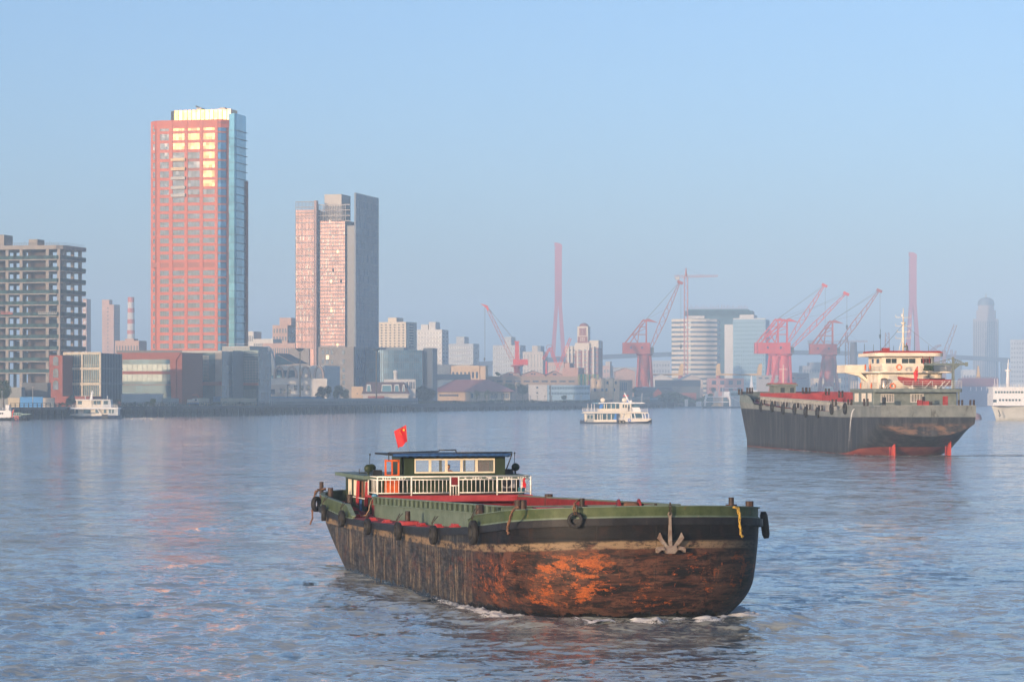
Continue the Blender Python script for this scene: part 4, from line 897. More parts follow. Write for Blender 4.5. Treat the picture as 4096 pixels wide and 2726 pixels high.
def lifebuoy(px, py, y, lab, side=None):
    x = s_x(px, y) if side is None else side
    if side is not None: y = s_y(px, side)
    o = empty('lifebuoy', tos(x, y, s_z(py, x, y)), SRZ+(R(70) if side is not None else 0), lab, 'lifebuoy', 'orange lifebuoys on the coaster')
    MB().torus((0, 0, 0), .36, .10, 'y', 20, 8).build('ring', mat('lifebuoy_orange', (.80, .16, .02), .5, var=.05), o)
    for k in range(4):
        t = R(45+90*k); mb = MB(); mb.torus((.36*math.cos(t), 0, .36*math.sin(t)), .105, .015, 'x', 10, 4, Matrix.Rotation(-t+R(90), 3, 'Y')); mb.build('band', SW, o)
LB = [(1245, 618, 'first of two lifebuoys on the port side of the bridge deck rail', -5.9), (1287, 615, 'second of two lifebuoys on the port side of the bridge deck rail, nearer the middle', -5.9), (1535, 617, 'orange lifebuoy under the wheelhouse windows of the coaster', None), (1787, 615, 'orange lifebuoy behind the davit winch of the coaster', None),
      (1205, 775, 'orange lifebuoy at the forward port end of the boat deck rail', -6.5), (1297, 776, 'orange lifebuoy at the port quarter of the boat deck rail', -6.5), (1480, 778, 'orange lifebuoy on the boat deck rail beside the steel tank', None)]
for zx, zy, lab, sd in LB: px, py = Z4(zx, zy); lifebuoy(px, py, 7.6 if zy < 700 else 5.7, lab, sd)
# steel tank
px, py = Z4(1407, 800); x = s_x(px, 8); o = MB().lathe([(0, 0), (.5, 0), (.52, .15), (.52, 1.35), (.3, 1.5), (0, 1.55)], (0, 0, 0), 14).build('water_tank', mat('stainless_tank', (.55, .45, .36), .3, .8)); o.location = tos(x, 8, 9.622); tag(o, 'shiny steel water tank on the coaster boat deck', 'tank')
# rudders, bollards
for x in (-3.45, 4.75):
    m = MB(); m.prism([(5.4, -.6), (5.4, 2.25), (6.0, 2.1), (7.0, .9), (7.0, -.6)], 'x', x-.10, x+.10); o = m.build('rudder', worn('red_rudder', (.42, .045, .03), (.55, .08, .05), (.2, .05, .03), .3), ship)
    MB().tube((x-.3, 6.9, -.3), (x-.25, 6.8, 2.2), .16, .12).build('rudder_stock', SR, ship)
def sboll(zx, zy, x=None, y=None, h=.75, tw=.5):
    px, py = Z4(zx, zy)
    if y is None: y = s_y(px, x)
    else: x = s_x(px, y)
    z = s_z(py, x, y)-h/2; m = MB(); m.box(x-.30, x+.30, y-.3, y+.3, z-.08, z); [m.tube((x+k, y, z), (x+k, y, z+h), .16, n=10) for k in ((-tw/2, tw/2) if tw else (0,))]; m.build('bollard', M_BOLL, ship)
for k, (zx, zy) in enumerate(((273, 908), (368, 915), (459, 925), (560, 935), (655, 943), (758, 955), (862, 962))): sboll(zx, zy, x=-6.4)
for zx, zy, y in ((174, 826, 87), (245, 815, 88), (264, 815, 88), (722, 815, 60), (755, 815, 60), (920, 825, 45), (1035, 845, 30), (978, 918, 22), (1112, 918, 20), (1250, 915, 3), (2060, 925, 1.5), (2160, 925, 1.2)): sboll(zx, zy, y=y, h=.95)
for zx, zy, w_, h_, c in ((1710, 915, .6, .5, SR), (1760, 922, .9, .35, SR), (1800, 920, .5, .3, M_BOLL), (1745, 905, .25, 1.0, M_BLACK), (1405, 912, .4, .9, M_BLACK)):
    px, py = Z4(zx, zy); x = s_x(px, 3.5); MB().cbox((x, 3.5, 6.5+h_/2+.5), w_, .6, h_+1.0).build('deck_gear', c, ship)
TL = ['nearest the bow of the coaster', 'second from the coaster bow', 'third from the coaster bow', 'fourth from the coaster bow', 'fifth from the coaster bow', 'sixth from the coaster bow', 'below the aftmost midship bollard of the coaster', 'under the forward end of the coaster stern bulwark', 'aftmost on the port side of the coaster']
for (zx, zy), tl in zip(((257, 950), (349, 957), (445, 957), (538, 975), (637, 978), (732, 1000), (833, 1005), (955, 975), (1070, 970)), TL):
    px, py = Z4(zx, zy); x = -7.05; y = s_y(px, x); o = empty('tyre_fender', tos(x, y, s_z(py, x, y)), SRZ+R(90), 'black tyre fender ' + tl, 'tyre', 'tyre fenders along the coaster')
    MB().torus((0, 0, 0), .62, .26, 'y', 18, 8, flat=.8).build('tyre', M_RUBBER, o); MB().bar((0, .1, .6), (0, .3, 1.3), .06).build('hanger_rope', M_BLACK, o)
px, py = Z4(150, 875); o = empty('tyre_fender', tos(-5.6, 91.2, s_z(py, -5.6, 91)), SRZ+R(40), 'black tyre fender on the very bow of the coaster', 'tyre', 'tyre fenders along the coaster'); o.location = tos(-6.6, 91.5, 7.3); MB().torus((0, 0, 0), .7, .3, 'y', 18, 8, flat=.8).build('tyre', M_RUBBER, o)
# fore cabin
fx0, fx1, fy = s_x(3098, 86), s_x(3186, 86), 86.6
fc = wallbox('fore_cabin', fx0, fx1, fy, fy+3.5, 7, 10.3, SG); wallbox('fore_cabin_roof', fx0-.5, fx1+.3, fy-.4, fy+4, 10.302, 10.65, SG); wallbox('roof_rim', fx0-.3, fx1+.1, fy-.2, fy+3.8, 10.652, 10.8, SR)
for px in (3130, 3168): x = s_x(px, fy); o = MB().box(x-.35, x+.35, fy-.05, fy-.003, 9.2, 10.0).build('window', SWIN, fc)
x = s_x(3133, fy+1); m = MB(); m.tube((x, fy+1, 10.8), (x, fy+1, s_z(1456, x, fy)), .09, .05); m.bar((x-.75, fy+1, s_z(1476, x, fy)), (x+.75, fy+1, s_z(1476, x, fy)), .07); m.build('fore_mast', SW, ship)
# man up the mast
vs = [(0, 0, 0), (0, -.04, .25), (0, -.02, .46), (0, 0, .56), (.10, -.05, -.05), (.12, -.32, -.28), (.10, -.18, -.68), (-.10, -.05, -.05), (-.13, -.32, -.15), (-.10, -.2, -.55), (.20, 0, .45), (.28, .12, .22), (.05, .32, .30), (-.20, 0, .45), (-.28, .1, .25), (-.1, .32, .42)]
es = [(0, 1), (1, 2), (2, 3), (0, 4), (4, 5), (5, 6), (0, 7), (7, 8), (8, 9), (2, 10), (10, 11), (11, 12), (2, 13), (13, 14), (14, 15)]
rs = [.17, .16, .16, .06, .11, .08, .05, .11, .08, .05, .07, .055, .04, .07, .055, .04]
pp = person('person', tos(mx+.42, my-.25, s_z(1394, mx, my)-.1), SRZ+R(35), (vs, es, rs), 'man in grey shirt and red cap working on the coaster mast', mat('grey_shirt', (.16, .18, .19), .8), HAIR, scale=1.15)
head(pp, (0, .01, .78), (-.3, .95, 0), HAIR, cap=mat('red_cap', (.6, .02, .05), .6)); hand(pp, (.05, .38, .34), (0, 1, 0)); hand(pp, (-.1, .38, .48), (0, 1, 0))
# ---------------------------------------------------------------- land and quay
G0 = 4.4
SH = [(-2600, 900), (-900, 990), (0, 1046), (258, 1075), (300, 1140), (480, 1165), (1050, 1300), (1650, 1612), (2330, 1896), (2650, 2150), (3100, 2420), (3560, 2700), (4300, 3150), (5600, 3600)]
shore = [Vector((PX(p, D), D, 0)) for p, D in SH]
def shoreD(px):
    return float(np.interp(px, [a for a, _ in SH], [b for _, b in SH]))
M_LAND = mat('ground_earth', (.16, .15, .12), .95, var=.2, scale=.05, col2=(.07, .09, .05))
m = MB(); far = [Vector((p.x*7.5/ (p.y/1000) * 1.0, 26000, 0)) for p in shore]; rows = [[(p.x, p.y+2, G0) for p in shore], [(p.x*1.02+0, p.y+160, G0+.02) for p in shore], [(PX(px, 22000), 22000, G0+.3) for px, _ in SH]]
m.grid(rows, smooth=False); tag(m.build('ground', M_LAND), kind='structure')
M_CONC = mat('old_concrete', (.11, .12, .13), .9, var=.15, scale=.8); M_PILE = mat('dark_piles', (.045, .05, .055), .85, var=.2, scale=.6)
def quay(i0, i1, label, step, deck_t=1.1, wall=True, pw=.7):
    a, b = shore[i0], shore[i1]; d = b-a; L_ = d.length; rz = math.atan2(d.y, d.x); o = empty('quay_wall', (a.x, a.y, 0), rz, label, 'quay')
    m = MB(); m.box(0, L_-.05, -1.2, 6, G0-deck_t, G0+.05); m.box(0, L_-.05, 1.8, 2.6, -2, G0-deck_t-.003); m.build('quay_deck', M_CONC, o)
    n = int(L_/step); pm = MB().box(-pw/2, pw/2, -1.0, -.3, -2, G0-deck_t-.004).mesh('pile', M_PILE)
    for k in range(min(n, 100)): inst('pile', pm, o, ((k+.5)*L_/n, 0, 0))
    m = MB(); m.box(0, L_-.05, -.6, -.4, 1.6, 1.9); m.build('waling', M_PILE, o); return o
quay(1, 2, 'dark quay wall behind the tug at the left edge', 6.5); quay(2, 3, 'dock face with broad piles beside the moored white ferry', 3.5, .9)
quay(4, 5, 'quay on dark piles below the brick and glass office building', 6); quay(5, 6, 'quay on dark piles in front of the coral tower', 6); quay(6, 7, 'long piled quay below the blue grey tower and the mansard house', 8)
quay(7, 8, 'piled quay in front of the red roofed hall', 9, 2.2); quay(8, 9, 'far piled quay behind the white river ferry', 12, 2.4); quay(9, 10, 'hazy far quay under the grey gabled sheds', 16, 2.4); quay(10, 11, 'hazy far quay behind the dark hulled coaster', 25, 2.4); quay(11, 12, 'farthest hazy quay at the right behind the white ship', 25, 2.4)
# ---------------------------------------------------------------- building kit
ROT = R(-14)
def place(px, D, setb=0.0): return Vector((PX(px, D), D, G0))
def wpx(px0, px1, D, rot):
    x0 = PX(px0, D); t = (px1-CX)/FP; return (t*D - x0)/(math.cos(rot) - t*math.sin(rot))
class Bld:
    def __init__(s, name, label, px0, px1, ytop, D, dep, wallm, rot=ROT, cat='building', group=None, body='wall', base=None):
        s.rot = rot; s.D = D; s.w = wpx(px0, px1, D, rot); s.x0 = PX(px0, D); s.base = G0 if base is None else base; s.h = PZ(ytop, D) - s.base; s.dep = dep
        s.o = empty(name, (s.x0, D, s.base), rot, label, cat, group); s.n = 0; s.over = {}; s.wallm = wallm
        if body: s.box(body, 0, s.w, 0, dep, 0, s.h, wallm)
    def lx(s, px, y=0.0):
        t = (px-CX)/FP; c, n = math.cos(s.rot), math.sin(s.rot); return (t*(s.D + c*y) - s.x0 + n*y)/(c - t*n)
    def lz(s, py, x=0.0): return PZ(py, s.D + math.sin(s.rot)*x) - s.base
    def ly(s, px, x=None):
        x = s.w if x is None else x; t = (px-CX)/FP; c, n = math.cos(s.rot), math.sin(s.rot); return (t*(s.D + n*x) - s.x0 - c*x)/(-n - t*c)
    def box(s, name, x0, x1, y0, y1, z0, z1, m_, par=None): return MB().box(x0, x1, y0, y1, z0, z1).build(name, m_, par or s.o)
    def windows(s, m_, xs, zs, ww, wh, face='front', y=0.0, t=.12, name='window', nx=1, fr=None):
        """one object per window on the front (x, z) or the right side (y, z)"""
        key = (m_.name, round(ww, 2), round(wh, 2), nx); me = None
        for z in zs:
            for x in xs:
                if rndw.random() < 0: continue
                p = (x, y-.04, z) if face == 'front' else (s.w+y+.04, x, z); rz = 0 if face == 'front' else R(90)
                if s.n < 100:
                    if me is None:
                        mb = MB().box(-ww/2, ww/2, -t/2, t/2, -wh/2, wh/2); me = mb.mesh(name, m_, fix=False)
                        if fr:
                            fb = MB(); nxx = max(1, nx)
                            for k in range(nxx+1): q = -ww/2+ww*k/nxx; fb.box(q-.045, q+.045, -t/2-.06, -t/2-.002, -wh/2, wh/2)
                            fb.box(-ww/2, ww/2, -t/2-.055, -t/2-.003, wh*.2, wh*.2+.09)
                            v0 = [tuple(v.co) for v in me.vertices]; f0 = [tuple(p_.vertices) for p_ in me.polygons]; n0 = len(v0)
                            me2 = bpy.data.meshes.new(name); me2.from_pydata(v0+fb.v, [], f0+[tuple(i+n0 for i in f) for f in fb.f]); me2.materials.append(m_); me2.materials.append(fr)
                            for i, p_ in enumerate(me2.polygons): p_.material_index = 0 if i < len(f0) else 1
                            me = me2
                    inst(name, me, s.o, p, rz); s.n += 1
                else:
                    mb = s.over.setdefault(m_.name, (MB(), m_))[0]; mb.cbox(p, ww, t, wh, rz)
                    if fr:
                        fb = s.over.setdefault(fr.name, (MB(), fr))[0]; c, n = math.cos(rz), math.sin(rz)
                        for k in range(nx+1):
                            q = -ww/2+ww*k/nx; dy = -(t/2+.03)
                            fb.cbox((p[0]+c*q-n*dy, p[1]+n*q+c*dy, p[2]), .09, .06, wh, rz)
    def finish(s):
        for k, (mb, m_) in s.over.items(): o = mb.build('window', m_, s.o, fix=False); o['kind'] = 'stuff'
        return s.o
rndw = random.Random(5)
def lin(a, b, n): return [a+(b-a)*(k+.5)/n for k in range(n)]
CORAL = mat('coral_cladding', (.50, .12, .075), .6, var=.05, scale=.3, col2=(.43, .10, .065)); CORALD = mat('coral_panel_dark', (.33, .11, .08), .6, var=.05)
GBLUE = glass('blue_curtain_glass', (.10, .24, .40), .05, .6, 1.7, .35, (3, 3, 2), .010)
GTEAL = glass('teal_glass', (.14, .32, .42), .05, .6, 1.6, .25, (4, 4, 3.6), .006)
GWIN = glass('dark_window_glass', (.016, .048, .11), .06, 0, 1.42, .5, (1.4, 1.4, 3), .012)
GGOLD = glass('sun_gold_glass', (.25, .135, .07), .40, .9, 1.8, .45, (1.6, 1.6, 3), .035)  # gold tint puts the sun's reflection into the top panes
FRM = mat('pale_frames', (.33, .32, .31), .5, var=.05); PALE = mat('pale_render', (.52, .47, .41), .8, var=.06, scale=.1); PINKW = mat('pink_render', (.50, .34, .28), .8, var=.06, scale=.1)
WHT = mat('white_render', (.62, .60, .56), .8, var=.05, scale=.1); STONE = mat('grey_stone', (.26, .235, .21), .8, var=.08, scale=.2); BRICK = mat('red_brick', (.30, .085, .055), .85, var=.1, scale=1.2)
CREAMB = mat('cream_render', (.62, .45, .27), .8, var=.05, scale=.2); DROOF = mat('dark_slate_roof', (.06, .075, .09), .7, var=.1, scale=.3); BLUEG = mat('blue_grey_panel', (.16, .22, .28), .6, var=.08, scale=.2)
PROOF = mat('pink_tile_roof', (.42, .17, .15), .75, var=.06, scale=.4, stretch=(6, .5, 1)); REDC = mat('crane_red', (.68, .05, .03), .55, var=.1, scale=.3); REDC2 = mat('crane_rust_red', (.42, .07, .04), .6, var=.12, scale=.3)
YEL = mat('crane_yellow', (.66, .42, .13), .6, var=.06); NET = mat('green_netting', (.035, .10, .095), .9, var=.3, scale=.6, stretch=(1, 1, .3)); STEELD = mat('dark_steel', (.10, .11, .12), .6)
# --- coral tower
def coral_tower():
    b = Bld('coral_tower', 'tall coral red tower with a glass crown tinted gold like reflected sun, tallest building in view', 592, 872, 486, 1340, 34, GBLUE, cat='skyscraper', body=None)
    w, h = b.w, b.h; zb = b.lz(1402); cl = 5.0; ex = w+4.21; exr = b.ly(984, ex+3.6)
    plan = [(0, cl), (cl*.5, cl*.35), (cl*1.1, 0), (w, 0), (w+1.2, .4), (w+3.2, 2.2), (w+4.2, 3.2), (w+4.2, exr), (0, exr)]
    MB().prism([(x, y) for x, y in plan], 'z', 0, h-.6).build('wall', CORALD, b.o)
    # cladding grid on the flat front
    rows = [b.lz(500+37.2*k+14) for k in range(7)] + [b.lz(759+32.25*k+12) for k in range(20)]
    wh = [3.0]*7 + [2.35]*20
    cols = [(607, 628), (641, 677), (692, 739), (752, 800), (813, 860)]
    lx = [(b.lx(a), b.lx(c)) for a, c in cols]
    cm = MB(); xs = [(0.2, lx[0][0])] + [(lx[i][1], lx[i+1][0]) for i in range(4)] + [(lx[4][1], w)]
    def yf(x): return (max(0, (cl*1.1-x))*.8) if x < cl*1.1 else 0
    for a, c in xs: ym = yf((a+c)/2); cm.box(a, c, ym-.5, ym+.3, zb, h)
    zt = [z+q/2 for z, q in zip(rows, wh)]; zbm = [z-q/2 for z, q in zip(rows, wh)]
    for x0, x1 in lx:
        ym = yf((x0+x1)/2)
        for i in range(len(rows)):
            top = zbm[i-1] if i else h
            if i in (4, 5, 6, 7, 8) and x0 in (lx[2][0], lx[3][0]): continue
            cm.box(x0+.002, x1-.002, ym-.28, ym+.3, zt[i], top)
        cm.box(x0+.002, x1-.002, ym-.28, ym+.3, zb, zbm[-1])
    cm.prism([(x-.25 if x < 1 else x+.25 if x > w else x, y-.3 if y < 8 else y) for x, y in plan], 'z', h-3.6, h+.25)
    cm.build('cladding', CORAL, b.o)
    # balconies in the recess
    i3 = 3
    for i in range(3, 9):
        z = zbm[i]-.9
        if i < 8: MB().box(b.lx(687), b.lx(744), -1.5, .2, z-.2, z+1.25).build('balcony', FRM if i > 4 else CREAMB, b.o)
    for i, (z, q) in enumerate(zip(rows, wh)):
        if i == 16: 
            for x0, x1 in lx: MB().box(x0+.1, x1-.1, yf((x0+x1)/2)-.2, .1, z-q/2, z+q/2).build('louvre', CORALD, b.o)
            continue
        for x0, x1 in lx:
            y = yf((x0+x1)/2); ww = x1-x0-.1
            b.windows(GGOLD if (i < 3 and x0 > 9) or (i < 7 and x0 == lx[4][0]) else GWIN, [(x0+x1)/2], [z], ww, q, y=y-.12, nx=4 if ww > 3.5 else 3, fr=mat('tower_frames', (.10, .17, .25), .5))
    # corner glass bays
    for i, (z, q) in enumerate(zip(rows, wh)): pass
    MB().prism([(w+.05, -.3), (w+1.3, .05), (w+3.3, 1.9), (w+3.3, 2.4), (w, .4)], 'z', zb, h-3.7).build('corner_glass', GBLUE, b.o)
    m = MB()
    for z, q in zip(rows, wh): m.prism([(w+.05, -.45), (w+1.35, -.1), (w+3.4, 1.8), (w+3.2, 2.4), (w, .4)], 'z', z+q/2, z+q/2+.9)
    m.build('corner_band', CORALD, b.o)
    # glass east wing with floor fins
    ex = w+4.21; exr = b.ly(984, ex+3.6); hg = b.lz(452, ex)
    eb = MB().prism([(ex, 3.0), (ex+3.0, 2.4), (ex+3.6, 4.0), (ex+3.6, exr), (ex, exr)], 'z', 0, hg).build('glass_wing', GTEAL, b.o)
    for k in range(30):
        z = hg-8-k*3.75
        if z > zb: MB().prism([(ex-.2, 2.8), (ex+3.05, 2.15), (ex+3.9, 3.9), (ex+4.1, exr+1), (ex+3.2, exr+1), (ex, exr)], 'z', z, z+.22).build('floor_fin', STEELD if k % 1 == 0 else FRM, eb)
    MB().box(ex+3.6, ex+4.4, exr-.5, exr+1.0, 0, b.lz(715, ex)).build('east_pier', CORALD, b.o)
    # crown
    cr = MB().prism([(b.lx(678, 8), 10), (b.lx(700, 8), 7), (ex-.02, 6.5), (ex-.02, exr-2), (b.lx(678, 8), exr-2)], 'z', h-.5, b.lz(437, 10)).build('glass_crown', glass('sun_gold_crown', (.36, .20, .085), .34, .9, 1.8, .35, (1.6, 1.6, 3), .03), b.o)  # crown's sun reflection is coloured into the glass as gold
    m = MB()
    for k in range(14): f = k/13; x = b.lx(700, 8)*(1-f)+(ex-.05)*f; m.box(x-.08, x+.08, 6.6-.5*f, 7.1-.5*f, h, b.lz(437, 10))
    m.build('crown_mullion', FRM, cr)
    m = MB(); z = b.lz(437, 10); m.box(b.lx(792, 14), b.lx(812, 14), 12, 16, z, z+1.6); m.build('roof_plant', PALE, b.o); MB().box(b.lx(885, 14), b.lx(905, 14), 12, 16, z, z+1.4).build('roof_plant', PALE, b.o)
    MB().tube((b.lx(815, 14), 14, z+1), (b.lx(783, 14), 14, z+2.6), .35).build('roof_crane', STEELD, b.o)
    # low skirt of the wing
    sk = MB().box(ex+.01, ex+13.5, -6, 20, 0, b.lz(1376, ex)-1).build('stair_tower', mat('teal_panel', (.07, .13, .16), .4, var=.1), b.o)
    m = MB()
    for k in range(13): m.box(ex+.3+k*1.05, ex+.42+k*1.05, -6.12, -6.0, 8, b.lz(1376, ex)-1.2)
    for k in range(16): m.box(ex+.1, ex+13.4, -6.13, -6.002, 6+k*1.5, 6.15+k*1.5)
    m.build('mullion_grid', FRM, sk)
    b.finish()
coral_tower()
# --- blue-grey twin slab tower
def grey_tower():
    b = Bld('glass_tower', 'blue grey office tower whose glass is tinted with a pink sunset reflection, right of the coral tower', 1183, 1255, 806, 1680, 30, GBLUE, cat='skyscraper', body=None)
    gl = glass('sunset_tint_glass', (.24, .135, .115), .45, .5, 1.7, .35, (1.5, 1.5, 4.1), .03); w1 = b.w; h = b.h; zb = b.lz(1395)  # pink of the reflected sunset is tinted into this glass colour
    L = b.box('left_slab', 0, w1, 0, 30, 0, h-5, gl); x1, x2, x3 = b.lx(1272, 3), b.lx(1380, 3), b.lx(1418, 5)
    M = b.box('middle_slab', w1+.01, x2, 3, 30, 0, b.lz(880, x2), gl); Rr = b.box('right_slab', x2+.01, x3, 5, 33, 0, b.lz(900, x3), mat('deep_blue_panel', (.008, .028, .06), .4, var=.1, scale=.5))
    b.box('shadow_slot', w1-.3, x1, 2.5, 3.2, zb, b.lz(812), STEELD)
    m = MB(); dg = [b.lz(806+22*k) for k in range(5)]
    for k in range(14): x = w1*k/13; m.box(x-.09, x+.09, -.25, -.003, zb, h)
    for k in range(4): m.box(-.1, w1+.1, -.3, -.004, dg[k]-.45, dg[k])
    for k in range(30): m.box(0, w1, -.15, -.0045, zb+k*3.9, zb+k*3.9+.5) if zb+k*3.9 < h-8 else None
    m.build('fins', mat('grey_fins', (.20, .19, .20), .5), L)
    b.box('corner_fin', b.lx(1258), b.lx(1267), -.6, 3, 0, b.lz(803), mat('pink_fin', (.36, .24, .22), .6))
    m = MB()
    for k in range(18): x = x1+(x2-x1)*k/17; m.box(x-.05, x+.05, 2.85, 2.997, zb, b.lz(820, x2))
    n = 34; zz0 = b.lz(1385, x2)
    for k in range(n): z = zz0+(b.lz(880, x2)-zz0)*k/n; m.box(x1, x2, 2.8, 2.996, z, z+.55)
    m.build('spandrel_grid', MATS['grey_fins'], M)
    m = MB(); zt = b.lz(815, x2)
    for q in (0, 1, 2, 3): z = zt-q*3.2; m.box(x1, x2+3, 3.0, 3.6, z-.5, z)
    for k in range(12): x = x1+(x2-x1)*k/11; m.box(x-.15, x+.15, 3.7, 4.0, b.lz(880, x2), zt-.55)
    m.build('roof_frame', mat('grey_frame', (.30, .27, .26), .5), M)
    b.box('roof_house', b.lx(1298, 10), b.lx(1366, 10), 10, 28, b.lz(880, x2), b.lz(773, 14), PALE)
    # east screen rising over the roof
    sc_ = MB(); S = b.box('east_screen', x3+.01, x3+.6, 5, b.ly(1513, x3+.6), 0, b.lz(770, x3), glass('screen_glass', (.06, .15, .28), .12, .35, 1.6, .2, (2, 2, 4), .01)); yr = b.ly(1513, x3+.6); zt = b.lz(768, x3)
    nn = 17
    for k in range(nn+1): y = 5+(yr-5)*k/nn; sc_.box(x3+.601, x3+.85, y-.14, y+.14, zb, zt)
    for k in range(36): z = zt-k*4.1; sc_.box(x3+.602, x3+.8, 5, yr, z-.2, z) if z > zb else None
    sc_.box(x3-.1, x3+.7, 4.8, 4.99, 0, zt); sc_.build('screen_grid', mat('screen_steel', (.10, .14, .20), .5), S)  # dark front cap added to cover the sun glint on the screen edge
    b.box('stone_base', x1-4.2, x3+.7, 1.0, 4.9, 0, zb+1.2, STONE)
    b.box('stone_base', 0-3.5, x1-4.22, -1.0, 4, 0, zb, STONE)
    lit = mat('lit_window', (.9, .6, .3), .5, emit=((1, .62, .28), 1.2))
    rr = random.Random(4); xs = lin(x1, x2, 17)
    bw_ = glass('blind_window', (.36, .30, .26), .45, .2, 1.6, .5, (1.5, 1.5, 4), .03)
    for k in range(60):
        i = rr.randrange(17); q = rr.randrange(n); z = zz0+(b.lz(880, x2)-zz0)*(q+.6)/n; inst('window', MBW(bw_), b.o, (xs[i], 2.93, z))
    for px, py in ((1351, 1005), (1325, 1123), (1326, 1238), (1350, 1381)): inst('lit_window', MBW(lit), b.o, (b.lx(px, 3), 2.9, b.lz(py, 30)))
    xs = lin(0, w1, 13)
    for k in range(34): inst('window', MBW(bw_), b.o, (xs[rr.randrange(13)], -.06, b.lz(rr.choice(range(930, 1380, 23)))))
    for py in (1408, 1445, 1478, 1505, 1530, 1556):
        for px in (1292, 1310, 1328, 1375): inst('window', MBW(GWIN, 1.6, 2.6), b.o, (b.lx(px, 1), .93, b.lz(py, 20)))
    inst('lit_window', MBW(lit, 1.6, 2.4), b.o, (b.lx(1310, 1)+.0, .9, b.lz(1428, 20)))
    b.finish()
_mbw = {}
def MBW(m_, w=1.15, h=2.4):
    k = (m_.name, w, h)
    if k not in _mbw: _mbw[k] = MB().box(-w/2, w/2, -.05, .05, -h/2, h/2).mesh('window', m_, fix=False)
    return _mbw[k]
grey_tower()
# --- unfinished concrete frame
def frame_building():
    b = Bld('unfinished_building', 'unfinished concrete frame building with green netting at the left edge', -150, 236, 985, 1330, 26, M_CONC, cat='building site', body=None)
    w = b.w; h = b.h; cc = mat('raw_concrete', (.33, .29, .25), .9, var=.12, scale=.3, col2=(.22, .20, .185)); zs = [b.lz(y) for y in (985, 1040, 1085, 1131, 1176, 1220, 1265, 1310, 1354, 1399, 1444, 1490)]
    xr = w+1.5; yr = b.ly(338, xr)
    def plan(o, yr_=yr): return [(0, -o), (w-1, -o), (w+.6+o, 1.5-o*.3), (xr+o, 5), (xr+o, yr_), (0, yr_)]
    for i, z in enumerate(zs):
        t = 1.9 if i == 0 else .5
        MB().prism(plan(.6 if i else .9), 'z', z-t, z).build('floor_slab', cc, b.o)
        if i:
            m = MB(); m.box(0, w-1, -.75, -.65, z, z+1.6); m.prism([(w-1, -.75), (w+.9, 1.0), (xr+.75, 5), (xr+.75, yr), (xr+.65, yr), (xr+.65, 5), (w+.7, 1.1), (w-1, -.65)], 'z', z, z+1.7); m.build('safety_netting', NET, b.o)
    cm = MB()
    for px in (-140, -95, -40, 28, 84, 189, 234): x = b.lx(px); b.box('column', x-.75, x+.75, 0, 1.5, 0, zs[0]-1.9, cc)
    for px in (265, 296, 326): y = b.ly(px, xr); b.box('column', xr-1.4, xr-.1, y-.7, y+.7, 0, zs[0]-1.9, cc)
    for px in (60, 100, 205, 245): x = b.lx(px, yr-2); b.box('column', x-.6, x+.6, yr-2.5, yr-1.5, 0, zs[0]-1.9, cc)
    b.box('core_wall', b.lx(112, 8), b.lx(190, 8), 8, 8.4, 0, zs[0]-1.9, mat('brown_core', (.13, .095, .08), .9, var=.15, scale=.3)); b.box('core_wall', b.lx(-20, 10), b.lx(26, 10), 10, 10.4, 0, zs[0]-1.9, MATS['brown_core'])
    b.box('core_wall', b.lx(-145, 10), b.lx(-60, 10), 10, 10.4, 0, zs[0]-1.9, MATS['brown_core'])
    for i in (5, 6, 7, 8, 9, 10): b.box('rear_wall', b.lx(60 if i > 7 else 130, 20), b.lx(230, 20) if i < 9 else w, 20, 20.3, zs[i+1], zs[i]-.8, mat('dark_rear', (.09, .11, .13), .9))
    b.box('roof_house', b.lx(115, 6), b.lx(150, 6), 6, 14, zs[0], b.lz(951, 60), cc); b.box('roof_house', b.lx(-60, 6), b.lx(16, 6), 6, 16, zs[0], b.lz(933, 40), cc)
    m = MB()
    for k in range(30): x = b.lx(30)+(w-b.lx(30))*k/29; m.bar((x, -.3, zs[0]), (x, -.3, zs[0]+1.2+(.8 if k % 7 == 3 else 0)), .10)
    for q in (.6, 1.2): m.bar((b.lx(30), -.3, zs[0]+q), (w, -.3, zs[0]+q), .08); m.bar((w, -.3, zs[0]+q), (xr, 5, zs[0]+q), .08); m.bar((xr, 5, zs[0]+q), (xr, yr, zs[0]+q), .08)
    m.build('roof_scaffold', STEELD, b.o)
    pl = empty('hanging_platform', b.o.matrix_world @ Vector((0, 0, 0)), 0); bpy.data.objects.remove(pl)
    c, s_ = math.cos(b.rot), math.sin(b.rot)
    for pa, pb_, py, lab, cm_ in ((154, 228, 1257, 'white suspended work platform on the unfinished building', FRM), (4, 50, 1257, 'orange suspended work platform on the unfinished building', CORAL)):
        x0_, x1_ = b.lx(pa, -2.0), b.lx(pb_, -2.0); mb = MB(); z = b.lz(py, x0_)
        mb.box(0, x1_-x0_, -.8, 0, 0, .25)
        for q in (.7, 1.2): mb.bar((0, -.8, q), (x1_-x0_, -.8, q), .12)
        for k in range(9): mb.bar(((x1_-x0_)*k/8, -.8, .2), ((x1_-x0_)*k/8, -.8, 1.2), .1)
        o = mb.build('work_platform', cm_); o.location = (b.x0+c*x0_+s_*1.4, b.D+s_*x0_-c*1.4, b.base+z); o.rotation_euler = (0, 0, b.rot); tag(o, lab, 'work platform')
    b.finish()
frame_building()
GPOD = glass('podium_glass', (.035, .085, .125), .06, .1, 1.42, .3, (3, 3, 3), .01)
